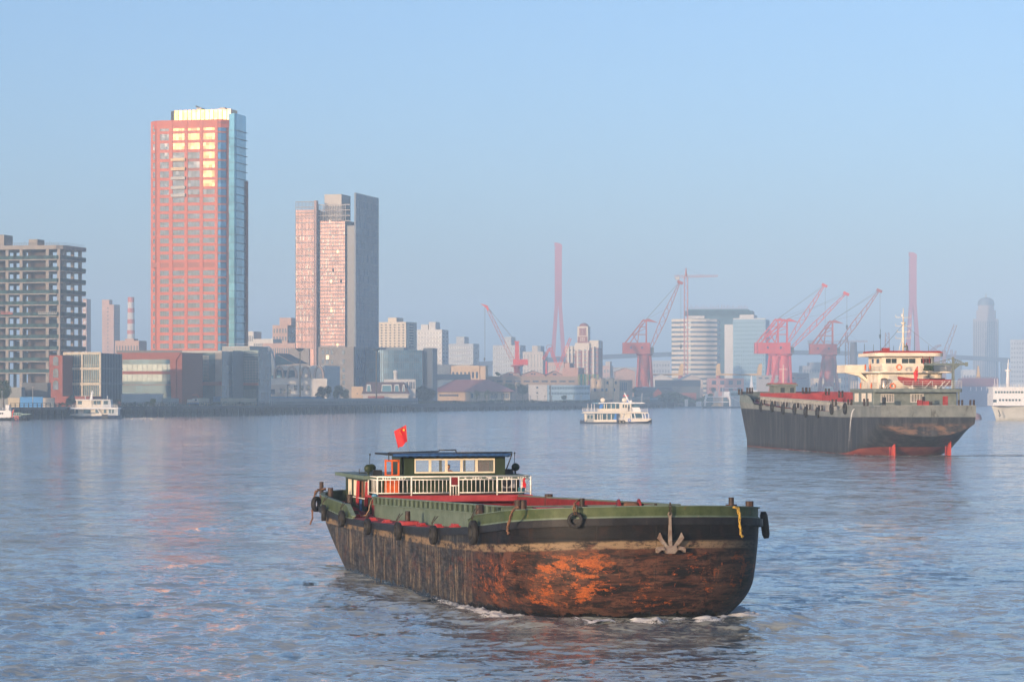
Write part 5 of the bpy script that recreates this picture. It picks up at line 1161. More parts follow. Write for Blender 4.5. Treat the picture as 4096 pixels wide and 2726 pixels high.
# --- riverside podium
def podium():
    b = Bld('brick_stair_tower', 'narrow red brick tower with arched windows beside the unfinished building', 197, 250, 1420, 1170, 14, BRICK)
    for py in (1446, 1494, 1542): x = b.lx(223); z = b.lz(py); MB().prism([(x-1.2, z-1.6), (x+1.2, z-1.6), (x+1.2, z+1)] + [(x+1.2*math.cos(R(a)), z+1+1.2*math.sin(R(a))) for a in range(15, 180, 15)] + [(x-1.2, z+1)], 'y', -.12, .1).build('arched_window', GWIN, b.o)
    b.box('low_annex', b.w, b.w+14, -1, 8, 0, 4.2, BRICK); b.finish()
    b = Bld('white_framed_office', 'office with cream framed glass grid above the moored ferry', 258, 402, 1412, 1180, 24, GPOD, body='glass_wall', base=G0+3)
    m = MB(); w, h = b.w, b.h
    for x in (0, w/2, w): m.box(x-.4, x+.4, -.6, -.002, 0, h)
    for k in range(4): z = h*k/3; m.box(-.4, w+.4, -.62, -.003, max(0, z-.55), min(h+.5, z+.45))
    for k in range(20):
        x = w*(k+.5)/20; m.box(x-.06, x+.06, -.3, -.001, 0, h)
    for k in range(3): z = h*(k+.22)/3; m.box(0, w, -.28, -.0015, z, z+.12)
    m.build('cream_frame', mat('cream_frame', (.55, .48, .36), .6), b.o)
    m = MB()
    for k in range(14): y = 24*(k+.5)/14; m.box(w+.002, w+.3, y-.1, y+.1, 0, h)
    for z in (h*.33, h*.66): m.box(w+.0015, w+.25, 0, 24, z, z+.4)
    m.build('side_louvres', BLUEG, b.o); MB().box(1, w-1, .5, 20, -3, -.002).build('ground_floor', STEELD, b.o); b.finish()
    b = Bld('brick_framed_office', 'low office with teal glass bands in a red brick frame left of the coral tower', 467, 728, 1410, 1250, 26, BRICK, base=G0)
    w, h = b.w, b.h; x0, x1 = b.lx(490), b.lx(690)
    for za, zb_, nm in ((1437, 1455, 0), (1455, 1484, 1), (1496, 1524, 1), (1524, 1537, 0)): b.box('glass_band', x0, x1, -.1, .02, b.lz(zb_, x0), b.lz(za, x0), GPOD)
    xs = lin(x0, x1, 10)
    for py in (1470, 1510): b.windows(glass('pale_glass', (.11, .15, .16), .15, .1, 1.5, .2, (2, 2, 3)), xs, [b.lz(py, x0)], (x1-x0)/10*.9, 3.0, y=-.14)
    b.box('dark_ground_glass', x0-1, x1, -.09, .02, .5, b.lz(1539, x0), GPOD)
    MB().prism([(b.lx(690)-.2, 0), (b.lx(706), 0), (b.lx(706), b.lz(1440, x1)), (b.lx(727), h+.05), (b.lx(680), h+.05)], 'y', -.6, -.11).build('slanted_pier', BRICK, b.o)
    b.box('roof_rail', 0, w, .1, .3, h, h+1.0, STEELD); b.finish()
    b = Bld('glass_podium', 'grey green glass podium at the foot of the coral tower', 728, 888, 1405, 1290, 20, GPOD)
    w, h = b.w, b.h; m = MB()
    for k in range(9): z = b.lz(1450+10*k, 0); m.box(b.lx(732), b.lx(792), -.3, -.002, z, z+.4)
    for k in range(9): x = b.lx(795)+(b.lx(835)-b.lx(795))*k/8; m.box(x-.07, x+.07, -.3, -.003, b.lz(1520, 0), b.lz(1422, 0))
    for k in range(7): z = b.lz(1424+14*k, 0); m.box(b.lx(795), b.lx(835), -.32, -.004, z, z+.15)
    m.box(0, w, -.4, -.005, h-.6, h+.3); m.build('facade_grid', FRM, b.o)
    b.box('brick_band', 0, w, -.5, .02, b.lz(1541, 0), b.lz(1526, 0), BRICK); b.box('ground_glass', .5, w-2, -.2, .02, .3, b.lz(1543, 0), GPOD)
    b.box('stone_panel', b.lx(862), b.lx(888), -.35, .02, 0, h, STONE); b.finish()
    b = Bld('stone_panelled_block', 'narrow grey stone block between the glass podium and the glazed stair hall', 890, 930, 1402, 1300, 20, mat('blue_grey_stone', (.17, .20, .22), .7, var=.05, scale=.3)); b.box('pale_base', 0, b.w, -.1, .02, 4, b.lz(1525), GPOD); b.finish()
    b = Bld('gridded_glass_hall', 'square gridded glass block right of the coral tower base', 932, 1034, 1400, 1315, 18, GPOD); w, h = b.w, b.h; m = MB()
    for k in range(18): m.box(w*k/17-.08, w*k/17+.08, -.2, -.002, b.lz(1530), h-4)
    for k in range(12): z = b.lz(1530)+k*1.25; m.box(0, w, -.22, -.003, z, z+.16)
    m.build('mullion_grid', FRM, b.o); b.box('brick_band', 0, w, -.5, .02, b.lz(1541), b.lz(1530), BRICK)
    xs = lin(1, w-1, 12); b.windows(glass('pale_glass', (.2, .2, .2)), xs, [4.2], .9*w/12, 6.5, y=-.05); b.finish()
podium()
# --- arch hall
def arch_hall():
    b = Bld('arched_hall', 'white waterfront hall with four free-standing arches and a tall arched window', 1036, 1300, 1462, 1500, 26, WHT); w, h = b.w, b.h
    def arch(pxc, pyb, pyt, pw, y0, y1, th, m_, fill=None, nm='arch'):
        xc = b.lx(pxc); zb_, zt_ = b.lz(pyb), b.lz(pyt); r = PX(CX+pw/2, 1500); n = 14; H = zt_-zb_; pts = []
        f = lambda a, rr, hh: (xc+rr*math.cos(a), zb_+hh*math.sin(a)**.85)
        mm = MB()
        for k in range(n):
            a0, a1 = math.pi*k/n, math.pi*(k+1)/n; p = [f(a0, r, H), f(a1, r, H), f(a1, r-th, H-th), f(a0, r-th, H-th)]; mm.prism(p, 'y', y0, y1)
        o = mm.build(nm, m_, b.o)
        if fill: MB().prism([f(math.pi*k/n, r-th, H-th) for k in range(n+1)], 'y', y0+.4, y0+.6).build('arched_window', fill, o)
    for pxc in (1131, 1183, 1237, 1291): arch(pxc, 1512, 1463, 44, -7, -5.6, .9, mat('weathered_pink', (.42, .33, .28), .8))
    arch(1071, 1500, 1383, 78, -3.5, -1, 1.7, WHT, fill=GBLUE)
    b.box('white_band', b.lx(1036), b.lx(1099), -2.4, .0, b.lz(1478), b.lz(1449), WHT); b.box('dark_glass', b.lx(1036), b.lx(1099), -2.0, .0, b.lz(1515), b.lz(1479), GBLUE); b.box('dark_glass', b.lx(1108), b.lx(1185), -.2, .02, b.lz(1508), b.lz(1480), GBLUE)
    n = 10; rows = []
    for k in range(n+1): a = R(90-80*k/n); rows.append([(b.lx(1100)+(b.lx(1195)-b.lx(1100))*(1-math.sin(a)), y, h+(b.lz(1412)-h)*math.sin(a)) for y in (0, 24)])
    m = MB(); m.grid(rows); m.build('vault_roof', DROOF, b.o)
    MB().prism([(r[0][0], r[0][2]-.2) for r in rows] + [(b.lx(1100), h)], 'y', .1, .4).build('vault_glass', GTEAL, b.o)
    t = b.box('terrace', b.lx(1028), b.lx(1336), -12, 0, 0, b.lz(1514), WHT)
    b.box('lower_block', b.lx(1043), b.lx(1180), -13.5, -12.01, 0, b.lz(1538), PALE)
    for px in (1071, 1120): inst('window', MBW(GWIN, 3.6, 2.4), b.o, (b.lx(px), -13.55, b.lz(1565)))
    for px in (1156, 1172, 1188): inst('window', MBW(GWIN, 1.2, 2.2), b.o, (b.lx(px), -13.55 if px < 1180 else -12.05, b.lz(1564)))
    for px in (1212, 1236, 1262): inst('window', MBW(GWIN, 1.8, 2.6), b.o, (b.lx(px), -12.05, b.lz(1550)))
    for px in (1075, 1105, 1156, 1180): inst('window', MBW(GWIN, 2.0, .5), b.o, (b.lx(px), -12.05, b.lz(1539)))
    b.finish()
arch_hall()
# --- curved glass annex
def annex():
    b = Bld('curved_glass_building', 'wide blue glass building with curved front at the foot of the grey tower', 1420, 1690, 1400, 1700, 26, GBLUE, rot=R(-6), body=None); w, h = b.w, b.h; n = 16
    pts = [(w*k/n, -4*math.sin(math.pi*k/n*.9)) for k in range(n+1)]; MB().prism(pts + [(w, 26), (0, 26)], 'z', 0, h).build('curtain_wall', glass('annex_glass', (.05, .13, .20), .32, .2, 1.45, .3, (3, 3, 3), .01), b.o)
    m = MB()
    for k in range(n*2+1): x = w*k/n/2; y = -4*math.sin(math.pi*k/n/2*.9); m.box(x-.1, x+.1, y-.25, y+.1, 0, h)
    for k in range(7):
        z = h*k/6.5
        m.prism([(x, y-.3) for x, y in pts]+[(x, y) for x, y in reversed(pts)], 'z', z, z+.35)
    m.build('mullion_grid', mat('blue_mullion', (.14, .2, .26), .5), b.o)
    b.box('parapet', .5, w-12, 4, 24, h, h+1.8, BLUEG); b.box('east_wing', w+.01, b.lx(1728, 0), 3, 24, 0, b.lz(1391), mat('slate_panels', (.07, .10, .14), .6, var=.06)); b.finish()
annex()
# --- generic blocks
def block(name, label, px0, px1, ytop, D, dep, wallm, nx, nz, ww=.5, wh=.5, rot=ROT, side=0, glassm=None, ytop_w=None, ybot_w=None, nxf=1, top=None, cat='building', group=None, base=None, fr=None, bands=None):
    b = Bld(name, label, px0, px1, ytop, D, dep, wallm, rot, cat, group, base=base); g = glassm or GWIN
    z1 = b.lz(ytop_w or ytop+6); z0 = b.lz(ybot_w) if ybot_w else 2.5; xs = lin(b.w*.02, b.w*.98, nx); zs = list(reversed(lin(z0, z1, nz))); pw, ph = b.w*.96/nx, (z1-z0)/nz
    b.windows(g, xs, zs, pw*ww, ph*wh, nx=nxf, fr=fr)
    if side: ys = lin(.5, dep-.5, side); b.windows(g, ys, zs, (dep-1)/side*ww, ph*wh, face='side')
    if bands:
        m = MB()
        for z in zs: m.box(-.1, b.w+.1, -.25, -.002, z+ph*wh/2, z+ph*wh/2+ph*bands)
        m.build('balcony_band', wallm, b.o)
    for t in (top or []): b.box('roof_house', b.lx(t[0], 3), b.lx(t[1], 3), 3, max(6, dep-3), b.h, b.lz(t[2]), t[3] if len(t) > 3 else wallm)
    b.finish(); return b
GPALE = glass('hazy_window', (.10, .13, .17), .2, .1, 1.5, .3)
block('slab_tower', 'lone pink slab tower left of the striped chimney', 408, 455, 1218, 2600, 12, PINKW, 1, 24, .10, .45, side=3, top=[(408, 437, 1198)], rot=R(-20), glassm=GPALE)
block('apartment_block', 'low pale apartment block at the foot of the striped chimney', 460, 556, 1362, 1900, 14, PINKW, 8, 4, .4, .5, top=[(500, 535, 1354)])
block('apartment_block', 'pink apartment block seen between the left frame building and the sky', 330, 346, 1195, 2500, 10, PINKW, 1, 20, .4, .4, glassm=GPALE)
block('apartment_block', 'small pale block just right of the coral tower', 992, 1014, 1325, 1900, 16, WHT, 3, 6)
block('apartment_block', 'long low pale apartments between the two towers', 1012, 1092, 1355, 1850, 18, WHT, 10, 5, .55, .5, side=2)
block('apartment_block', 'lower pink and white terrace block behind the arched hall', 1050, 1180, 1372, 1820, 16, PINKW, 14, 4, .55, .5)
block('apartment_block', 'stepped pink apartment tower left of the grey glass tower', 1090, 1150, 1300, 1900, 24, PINKW, 5, 9, .5, .55, side=3, top=[(1118, 1165, 1270)])
block('apartment_block', 'cream twelve storey apartment block with white parapet right of the grey tower', 1516, 1624, 1288, 1860, 16, CREAMB if False else mat('cream_white', (.66, .58, .46), .8, var=.04), 6, 9, .38, .45, rot=R(-24), side=1, top=[(1552, 1586, 1270)], ybot_w=1390, bands=.12)
block('apartment_block', 'pale tower block with flat roof house right of the cream block', 1668, 1768, 1318, 2300, 20, WHT, 8, 17, .42, .42, side=2, top=[(1684, 1712, 1297), (1715, 1742, 1287)], glassm=GPALE)
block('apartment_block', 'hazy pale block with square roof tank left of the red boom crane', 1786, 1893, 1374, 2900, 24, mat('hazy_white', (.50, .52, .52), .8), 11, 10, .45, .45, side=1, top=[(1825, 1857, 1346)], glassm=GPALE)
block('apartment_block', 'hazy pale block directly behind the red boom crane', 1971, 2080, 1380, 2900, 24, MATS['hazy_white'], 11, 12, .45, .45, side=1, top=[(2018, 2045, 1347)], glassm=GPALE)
block('apartment_block', 'beige ribbed block right of the red boom crane', 2091, 2172, 1406, 2700, 20, PALE, 6, 3, .3, .85, side=1, top=[(2128, 2150, 1382), (2150, 2163, 1383, BLUEG)], glassm=GPALE)
block('apartment_block', 'hazy pink low block beside the clock tower', 2398, 2440, 1462, 3000, 16, PINKW, 3, 4, .7, .4, top=[(2422, 2440, 1445, PALE)], glassm=GPALE)
# clock tower apartments
def clock_block():
    b = Bld('clock_tower_block', 'red and cream apartment block with a square clock tower', 2262, 2330, 1385, 2600, 20, BRICK); cw = MATS['cream_white']
    b.box('centre_wing', b.lx(2303), b.lx(2358), -2, 18, 0, b.lz(1373), BRICK); b.box('east_wing', b.lx(2352), b.lx(2392), 1, 20, 0, b.lz(1363), BRICK)
    for a, c, t, y in ((2262, 2303, 1385, -.2), (2303, 2358, 1373, -2.2), (2358, 2392, 1363, .8)): b.box('cream_top', b.lx(a)-.3, b.lx(c)+.3, y, 15, b.lz(t+28), b.lz(t)+.4, cw)
    for px in (2275, 2290, 2312, 2335, 2350, 2375): b.box('white_pier', b.lx(px)-.8, b.lx(px)+.8, -2.4, .9, 0, b.lz(1385), cw)
    t = b.box('clock_tower', b.lx(2309), b.lx(2352), 0, 10, 0, b.lz(1305), cw); b.box('red_panel', b.lx(2317), b.lx(2345), -.2, .01, b.lz(1342), b.lz(1312), BRICK, t)
    xc, zc = b.lx(2331), b.lz(1327); m = MB()
    for k in range(12): a = R(30*k); m.cbox((xc+2.9*math.sin(a), -.25, zc+2.9*math.cos(a)), .35, .1, .7, ry=a)
    m.build('clock_mark', cw, t); MB().cbox((xc+.1, -.28, zc-.9), .4, .1, 2.4).build('clock_hand', cw, t); MB().cbox((xc-.3, -.28, zc+.9), .35, .1, 2.0, ry=.3).build('clock_hand', cw, t)
    b.box('red_lower', b.lx(2311), b.lx(2350), -.2, .01, b.lz(1372), b.lz(1346), BRICK, t)
    for px in (2323, 2330, 2337):
        for py in (1353, 1361): inst('window', MBW(cw, 1.1, 1.2), b.o, (b.lx(px), -.28, b.lz(py)))
    MB().lathe([(4.4, 0), (4.4, .8), (3.6, 1.9), (1.8, 3.0), (0, 3.2)], (xc, 5, b.lz(1305)), 12).build('dome', BRICK, t)
    zs = lin(3, b.lz(1392), 12); b.windows(GPALE, [b.lx(p) for p in (2268, 2282, 2296)], zs, 2.2, 1.5, y=-.25); b.windows(GPALE, [b.lx(p) for p in (2320, 2343)], zs, 2.4, 1.5, y=-2.4); b.windows(GPALE, [b.lx(p) for p in (2366, 2385)], zs, 2.0, 1.4, y=.9); b.finish()
clock_block()
block('white_gabled_block', 'small red and white block with gabled roofline behind the dock cranes', 2192, 2256, 1448, 2350, 14, PINKW, 9, 4, .55, .55, glassm=GPALE)
block('pink_office', 'plain pink office with a roof hut beside the long warehouse', 2250, 2313, 1470, 2110, 20, mat('salmon_render', (.55, .32, .24), .8), 3, 1, .5, .5, top=[(2258, 2278, 1450)])
block('works_office', 'cream and white works office with flat roofs left of the long warehouse', 1728, 1800, 1458, 2070, 16, PALE, 4, 1, .35, .3, top=[(1800, 1880, 1460)])
block('works_office', 'low white panelled works office behind the red roofed hall', 1803, 1918, 1462, 2060, 14, CREAMB, 7, 2, .5, .4)
block('lift_tower', 'small square tower with cream head by the works office', 1921, 1942, 1463, 2050, 8, CREAMB, 1, 1, .4, .2)
b = block('long_warehouse', 'long tan warehouse with a row of high windows behind the trees', 1864, 2313, 1504, 2080, 22, mat('tan_render', (.40, .30, .21), .85, var=.06, scale=.05), 12, 1, .68, .20, rot=R(3), ytop_w=1508, ybot_w=1540, nxf=4, fr=FRM)
def gable(name, label, px0, px1, ye, yr, D, dep, wallm, roofm, rot=ROT, base=None, cat='building', ridge='x', group=None, over=.6):
    """gabled or hipped shed; ridge 'x' runs along the front, 'y' shows the gable"""
    b = Bld(name, label, px0, px1, ye, D, dep, wallm, rot, cat, group, base=base); w, h = b.w, b.h; hr = b.lz(yr)
    if ridge == 'x': MB().prism([(-over, h-.1), (dep/2, hr), (dep+over, h-.1), (dep+over, h+.15), (dep/2, hr+.3), (-over, h+.15)], 'x', -over, w+over).build('roof', roofm, b.o); MB().prism([(0, h), (dep, h), (dep/2, hr-.05)], 'x', w-.3, w).build('gable', wallm, b.o)
    elif ridge == 'y': MB().prism([(-over, h-.1), (w/2, hr), (w+over, h-.1), (w+over, h+.15), (w/2, hr+.3), (-over, h+.15)], 'y', -over, dep).build('roof', roofm, b.o); MB().prism([(0, h), (w, h), (w/2, hr-.05)], 'y', 0, .3).build('gable', wallm, b.o)
    return b
for i, (a, c, e, r) in enumerate(((2008, 2080, 1500, 1487), (2086, 2180, 1499, 1483), (2186, 2252, 1500, 1484))):
    g = gable('gabled_roof_shed', ['left', 'middle', 'right'][i] + 'most pink gable rising behind the long warehouse', a, c, e, r, 2115, 25, MATS['salmon_render'], DROOF, rot=R(3), ridge='y')
    for dx in (-.06, .06): inst('window', MBW(GWIN, 1.2, 1.2), g.o, (g.w*(.5+dx), -.06, g.lz(e-4)))
# red roofed hall
def red_hall():
    b = Bld('red_roofed_hall', 'wide hall with a hipped pink tiled roof behind the quay', 1750, 2042, 1564, 1950, 46, CREAMB, rot=R(-30), base=G0-.5); w, h = b.w, b.h
    b.o.rotation_euler = (0, 0, R(-2)); b.rot = R(-2); b.w = w = wpx(1750, 2040, 1950, R(-2))
    for c in list(b.o.children): bpy.data.objects.remove(c)
    b.box('wall', 0, b.lx(1880), 0, 40, 0, h, CREAMB); b.box('wall', b.lx(1880)+.01, w, 1.0, 40, 0, h, mat('hall_dim_white', (.50, .47, .38), .85))  # left wall coloured as sunlit, right wall's dimmer light put into its colour
    hr = b.lz(1517); xa, xb = b.lx(1718), b.lx(2060); r0, r1 = b.lx(1812), b.lx(1952); m = MB()
    m.add([(xa, -3, h-.3), (xb, -3, h-.3), (xb, 44, h-.3), (xa, 44, h-.3), (r0, 20, hr), (r1, 20, hr)], [(0, 1, 5, 4), (1, 2, 5), (2, 3, 4, 5), (3, 0, 4), (0, 3, 2, 1)]); m.build('roof', PROOF, b.o)
    for a, c, n in ((1757, 1835, 10),): b.windows(GWIN, lin(b.lx(a), b.lx(c), n), [b.lz(1580)], 1.0, 1.4)
    for a, c, n in ((1884, 1892, 2), (1908, 1918, 2), (1962, 1990, 5), (2005, 2035, 5)): b.windows(GWIN, lin(b.lx(a), b.lx(c), n), [b.lz(1582)], .7, 3.4, y=1.0)
    b.finish()
red_hall()
g = gable('grey_roof_warehouse', 'dark blue roofed warehouse behind the pink roofed hall', 1700, 1880, 1518, 1497, 2000, 30, BLUEG, DROOF, rot=R(2))
# white and blue long building
b = Bld('white_and_blue_building', 'long two storey building, white at left and pale blue at right', 2116, 2360, 1539, 1960, 14, mat('pale_blue_panel', (.30, .46, .58), .7, var=.04), rot=R(2)); b.box('white_part', -.05, b.lx(2188), -.3, 14.1, 0, b.h+.1, WHT)
for py in (1549, 1571): b.windows(GWIN, [b.lx(2147), b.lx(2151)], [b.lz(py)], .6, 1.3, y=-.3); b.windows(GWIN, lin(b.lx(2194), b.lx(2358), 26), [b.lz(py+2)], .55, 1.6)
b.box('dark_slot', b.lx(2198), b.lx(2204), -.2, .01, 0, b.h, STEELD); b.finish()
# coloured v-panels
m = MB(); o = empty('coloured_screen', WP(2312, 1541, 2070), 0, 'green and yellow fan shaped screens beside the long warehouse', 'screen')
gg, yy = mat('green_panel', (.04, .30, .13), .7), mat('yellow_panel', (.62, .55, .12), .7)
for k, (a, c) in enumerate(((0, 8), (9, 17), (18, 24), (24, 32), (33, 41), (42, 50), (54, 62), (62, 72), (74, 84))):
    s_ = 2070/FP; H = 46*s_ if k < 5 else 24*s_; z0 = 0 if k < 5 else 20*s_; MB().prism([((a+c)/2*s_-.4, z0), ((a+c)/2*s_+.4, z0), (c*s_, z0+H), (a*s_, z0+H)], 'y', 0, .5).build('panel', gg if k % 2 else yy, o)
# cream turret building
b = Bld('cream_turret_building', 'cream three bay building with rounded turrets behind the river ferry', 2368, 2478, 1516, 1990, 18, CREAMB, rot=R(2)); 
for px in (2376, 2446, 2410): MB().lathe([(2.0, 0), (2.0, b.h+.8), (0, b.h+.8)], (b.lx(px), 1.0, 0), 12).build('turret', CREAMB, b.o)
for px, py in ((2384, 1530), (2417, 1530), (2430, 1530), (2463, 1530), (2379, 1558), (2409, 1558), (2426, 1558), (2456, 1558)): inst('window', MBW(GWIN, 1.5, 2.0), b.o, (b.lx(px), -1.1 if abs(px-2376) < 5 or abs(px-2410) < 4 else -.06, b.lz(py)))
b.box('grey_wing', b.w, b.lx(2530), .5, 14, 0, b.h-.5, STONE); b.windows(GWIN, lin(b.lx(2480), b.lx(2508), 4), [b.lz(1545)], .8, 6, y=.5)
m = MB()
for k in range(9): x = b.w*k/8; m.bar((x, 2, b.h), (x+2, 2, b.h+2.4), .25); m.bar((x+2, 2, b.h+2.4), (x+4, 2, b.h), .25)
m.build('roof_truss', FRM, b.o); b.finish()
# sheds under the portal cranes
gable('grey_gabled_shed', 'large dark blue gabled shed with brick front behind the ferry pier', 2622, 2800, 1545, 1520, 2300, 30, mat('shed_dark', (.09, .11, .12), .8), DROOF, rot=R(-3)).box('brick_bay', 20, 33, -.3, .02, 1, 7, BRICK)
gable('grey_low_shed', 'low dark blue shed with a small brick gable beside the ferry', 2545, 2690, 1562, 1548, 2200, 22, MATS['shed_dark'], DROOF, rot=R(3)); gable('brick_gable', 'small brick gable front of the low dark shed', 2614, 2648, 1572, 1552, 2185, 6, BRICK, DROOF, rot=R(3), ridge='y')
gable('pale_gabled_shed', 'pale gabled shed top behind the dark blue shed', 2722, 2812, 1520, 1497, 2500, 30, PALE, BLUEG, rot=R(3), ridge='y'); gable('pale_gabled_shed', 'wide low white shed beneath the yellow ship crane boom', 2600, 2690, 1515, 1497, 2500, 30, WHT, WHT, rot=R(3), ridge='y')
gable('pale_pink_house', 'pale pink gabled house left of the first portal crane', 2462, 2540, 1487, 1472, 2400, 20, PINKW, PINKW, rot=R(2), ridge='y')
b = block('pink_warehouse', 'pink two storey warehouse with four square windows behind the moored ferry', 2836, 2976, 1512, 2480, 20, mat('pink_stucco', (.50, .27, .23), .85, var=.05), 4, 2, .50, .55, rot=R(2), ytop_w=1515, ybot_w=1572, nxf=4, fr=FRM)
block('grey_panel_office', 'long grey panelled office with a blue side behind the coaster bow', 3026, 3185, 1500, 2350, 60, mat('grey_panel', (.34, .33, .32), .8, var=.05), 6, 1, .6, .35, rot=R(-16), side=9, ytop_w=1503, ybot_w=1520, top=[(3143, 3190, 1490)])
block('flat_office', 'hazy long office with ribbon windows behind the right hand portal crane', 3210, 3430, 1462, 3200, 30, mat('hazy_office', (.42, .42, .42), .8), 20, 4, .55, .4, rot=R(2), top=[(3240, 3330, 1448)], glassm=GPALE)
block('flat_office', 'hazy flat roofed hall right of the coral coloured crane columns', 3210, 3300, 1490, 2900, 26, BLUEG, 6, 1, .5, .3, rot=R(2), glassm=GPALE)
block('cream_small_office', 'small cream office under the right hand portal crane', 3255, 3365, 1512, 2450, 20, MATS['cream_white'], 6, 2, .35, .4, rot=R(2), top=[(3365, 3400, 1512, BLUEG)])
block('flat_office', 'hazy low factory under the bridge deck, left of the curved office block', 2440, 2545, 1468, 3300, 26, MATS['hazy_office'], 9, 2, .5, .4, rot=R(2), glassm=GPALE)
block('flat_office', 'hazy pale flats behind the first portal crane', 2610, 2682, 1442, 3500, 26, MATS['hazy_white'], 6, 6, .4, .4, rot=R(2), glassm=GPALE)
# mansard house
def mansard():
    b = Bld('mansard_house', 'brown mansard roofed house with white dormers by the quay', 1452, 1634, 1577, 1650, 14, WHT, rot=R(2)); w, h = b.w, b.h; ht = b.lz(1527); x2, x3 = b.lx(1466), b.lx(1616)
    m = MB(); m.add([(-1, -1.2, h), (w+1, -1.2, h), (w+1, 15, h), (-1, 15, h), (x2, 2.2, ht), (x3, 2.2, ht), (x3, 12, ht), (x2, 12, ht)], [(0, 1, 5, 4), (1, 2, 6, 5), (2, 3, 7, 6), (3, 0, 4, 7), (4, 5, 6, 7), (3, 2, 1, 0)]); m.build('mansard_roof', mat('brown_shingles', (.115, .07, .07), .85, var=.1, scale=1), b.o)
    b.box('eaves', -1.2, w+1.2, -1.5, -1.21, h-.2, h+.35, WHT)
    for px, ww, n in ((1475, 3.2, 1), (1547, 6.6, 1), (1587, 3.6, 1), (1615, 2.0, 1)):
        x = b.lx(px); z = b.lz(1552); d_ = MB().prism([(x-ww/2, z-2.4), (x+ww/2, z-2.4), (x+ww/2-.5, z+2.2), (x-ww/2+.5, z+2.2)], 'y', -.3, 2).build('dormer', WHT, b.o); MB().prism([(x-ww/2+.6, z-1.9), (x+ww/2-.6, z-1.9), (x+ww/2-.9, z+1.5), (x-ww/2+.9, z+1.5)], 'y', -.4, -.31).build('pane', GTEAL, d_)
    b.box('rear_block', b.lx(1535), b.lx(1662), 4, 16, 0, b.lz(1516), WHT); b.windows(GWIN, [b.lx(p) for p in (1629, 1640, 1647, 1656)], [b.lz(1540)], .7, 4.0, y=4)
    MB().lathe([(1.2, b.lz(1516)), (1.2, b.lz(1490)), (1.5, b.lz(1489)), (1.5, b.lz(1483)), (0, b.lz(1479))], (b.lx(1582), 8, 0), 12).build('round_tower', WHT, b.o)
    b.box('red_kiosk', b.lx(1472), b.lx(1538), -5, -2, 0, b.lz(1583), BRICK); b.finish()
mansard()
block('sand_wall_house', 'plain tan house wall between the round trees and the mansard house', 1406, 1452, 1545, 1665, 12, CREAMB, 1, 1, .1, .1, rot=R(2))
# curved cream office, glass office, netted building
def curved_office():
    b = Bld('curved_office_block', 'cream banded curved office block behind the first portal crane', 2686, 2868, 1272, 2900, 40, MATS['cream_white'], rot=R(-8), body=None); w, h = b.w, b.h; n = 16
    def pl(o): return [(w*k/n, -14*math.sin(math.pi*(.12+.8*k/n))+6-o) for k in range(n+1)] + [(w+o, 40), (-o, 40)]
    MB().prism(pl(0), 'z', 0, h-1).build('glass_core', glass('ribbon_glass', (.10, .15, .20), .12, .3, 1.7, .4, (3, 3, 4), .01), b.o)
    for k in range(17): z = h-1-k*(h-3)/17; MB().prism(pl(.6), 'z', z-2.7, z).build('storey_band', MATS['cream_white'], b.o)
    b.box('roof_house', b.lx(2745), b.lx(2815), 8, 20, h, b.lz(1262), WHT); b.finish()
curved_office()
b = block('blue_glass_office', 'pale blue glass office block beside the red portal cranes', 2932, 3062, 1277, 2850, 34, mat('pale_blue_clad', (.20, .34, .44), .6, var=.05), 14, 19, .5, .38, rot=R(-12), top=[(2958, 3015, 1258, WHT)], glassm=glass('light_blue_glass', (.12, .22, .30), .12, .3)); b.box('white_edge', -9, -.01, 3, 30, 0, b.lz(1297), WHT)
m = MB()
for k in range(24): x = b.w*k/24; m.lathe([(.9, 0), (.9, .9), (0, 1.4)], (x+.8, 1, b.h), 6)
m.build('roof_ornament', WHT, b.o)
b = block('netted_high_rise', 'broad high rise under construction wrapped in blue green netting', 2752, 2990, 1236, 3100, 50, mat('netting_blue', (.07, .15, .17), .9, var=.15, scale=.05), 1, 1, .01, .01, rot=R(-8)); 
b.box('top_overhang', -4, b.w+5, -3, 45, b.lz(1262), b.lz(1243), NET); m = MB()
for k in range(40): x = b.w*k/39; hh = 2+3*random.Random(k).random(); m.bar((x, 0, b.h), (x, 0, b.h+hh), .3)
m.build('rebar', CORALD, b.o)
# stepped tower with spire, far right
def spire_tower():
    b = Bld('spire_tower', 'hazy stepped skyscraper with a spire at the right', 3892, 3990, 1275, 4500, 40, mat('hazy_stone', (.36, .33, .33), .7), rot=R(-12), cat='skyscraper'); w = b.w
    b.box('upper_stage', w*.13, w*.9, 4, 34, b.h, b.lz(1240), MATS['hazy_stone']); b.box('top_stage', w*.2, w*.82, 7, 30, b.lz(1240), b.lz(1220), MATS['hazy_stone'])
    MB().lathe([(w*.36, 0), (w*.3, 9), (w*.16, 12), (0, 13)], (w*.51, 18, b.lz(1220)), 8).build('dome', BLUEG, b.o); MB().tube((w*.51, 18, b.lz(1192)), (w*.51, 18, b.lz(1170)), 1.4, .3).build('spire', FRM, b.o)
    m = MB()
    for k in range(11): x = w*(k+.5)/11; m.box(x-.9, x+.9, -.4, -.002, 8, b.h-4)
    m.build('window_strip', GPALE, b.o); b.finish()
spire_tower()
block('high_rise_flats', 'hazy blue flats cut by the right edge of the picture', 4041, 4130, 1358, 4200, 30, MATS['hazy_white'], 8, 12, .5, .4, glassm=GPALE)
block('office_block', 'hazy low white building under the bridge at the right', 3852, 3903, 1478, 3900, 20, WHT, 4, 2, .5, .4, rot=0, glassm=GPALE)
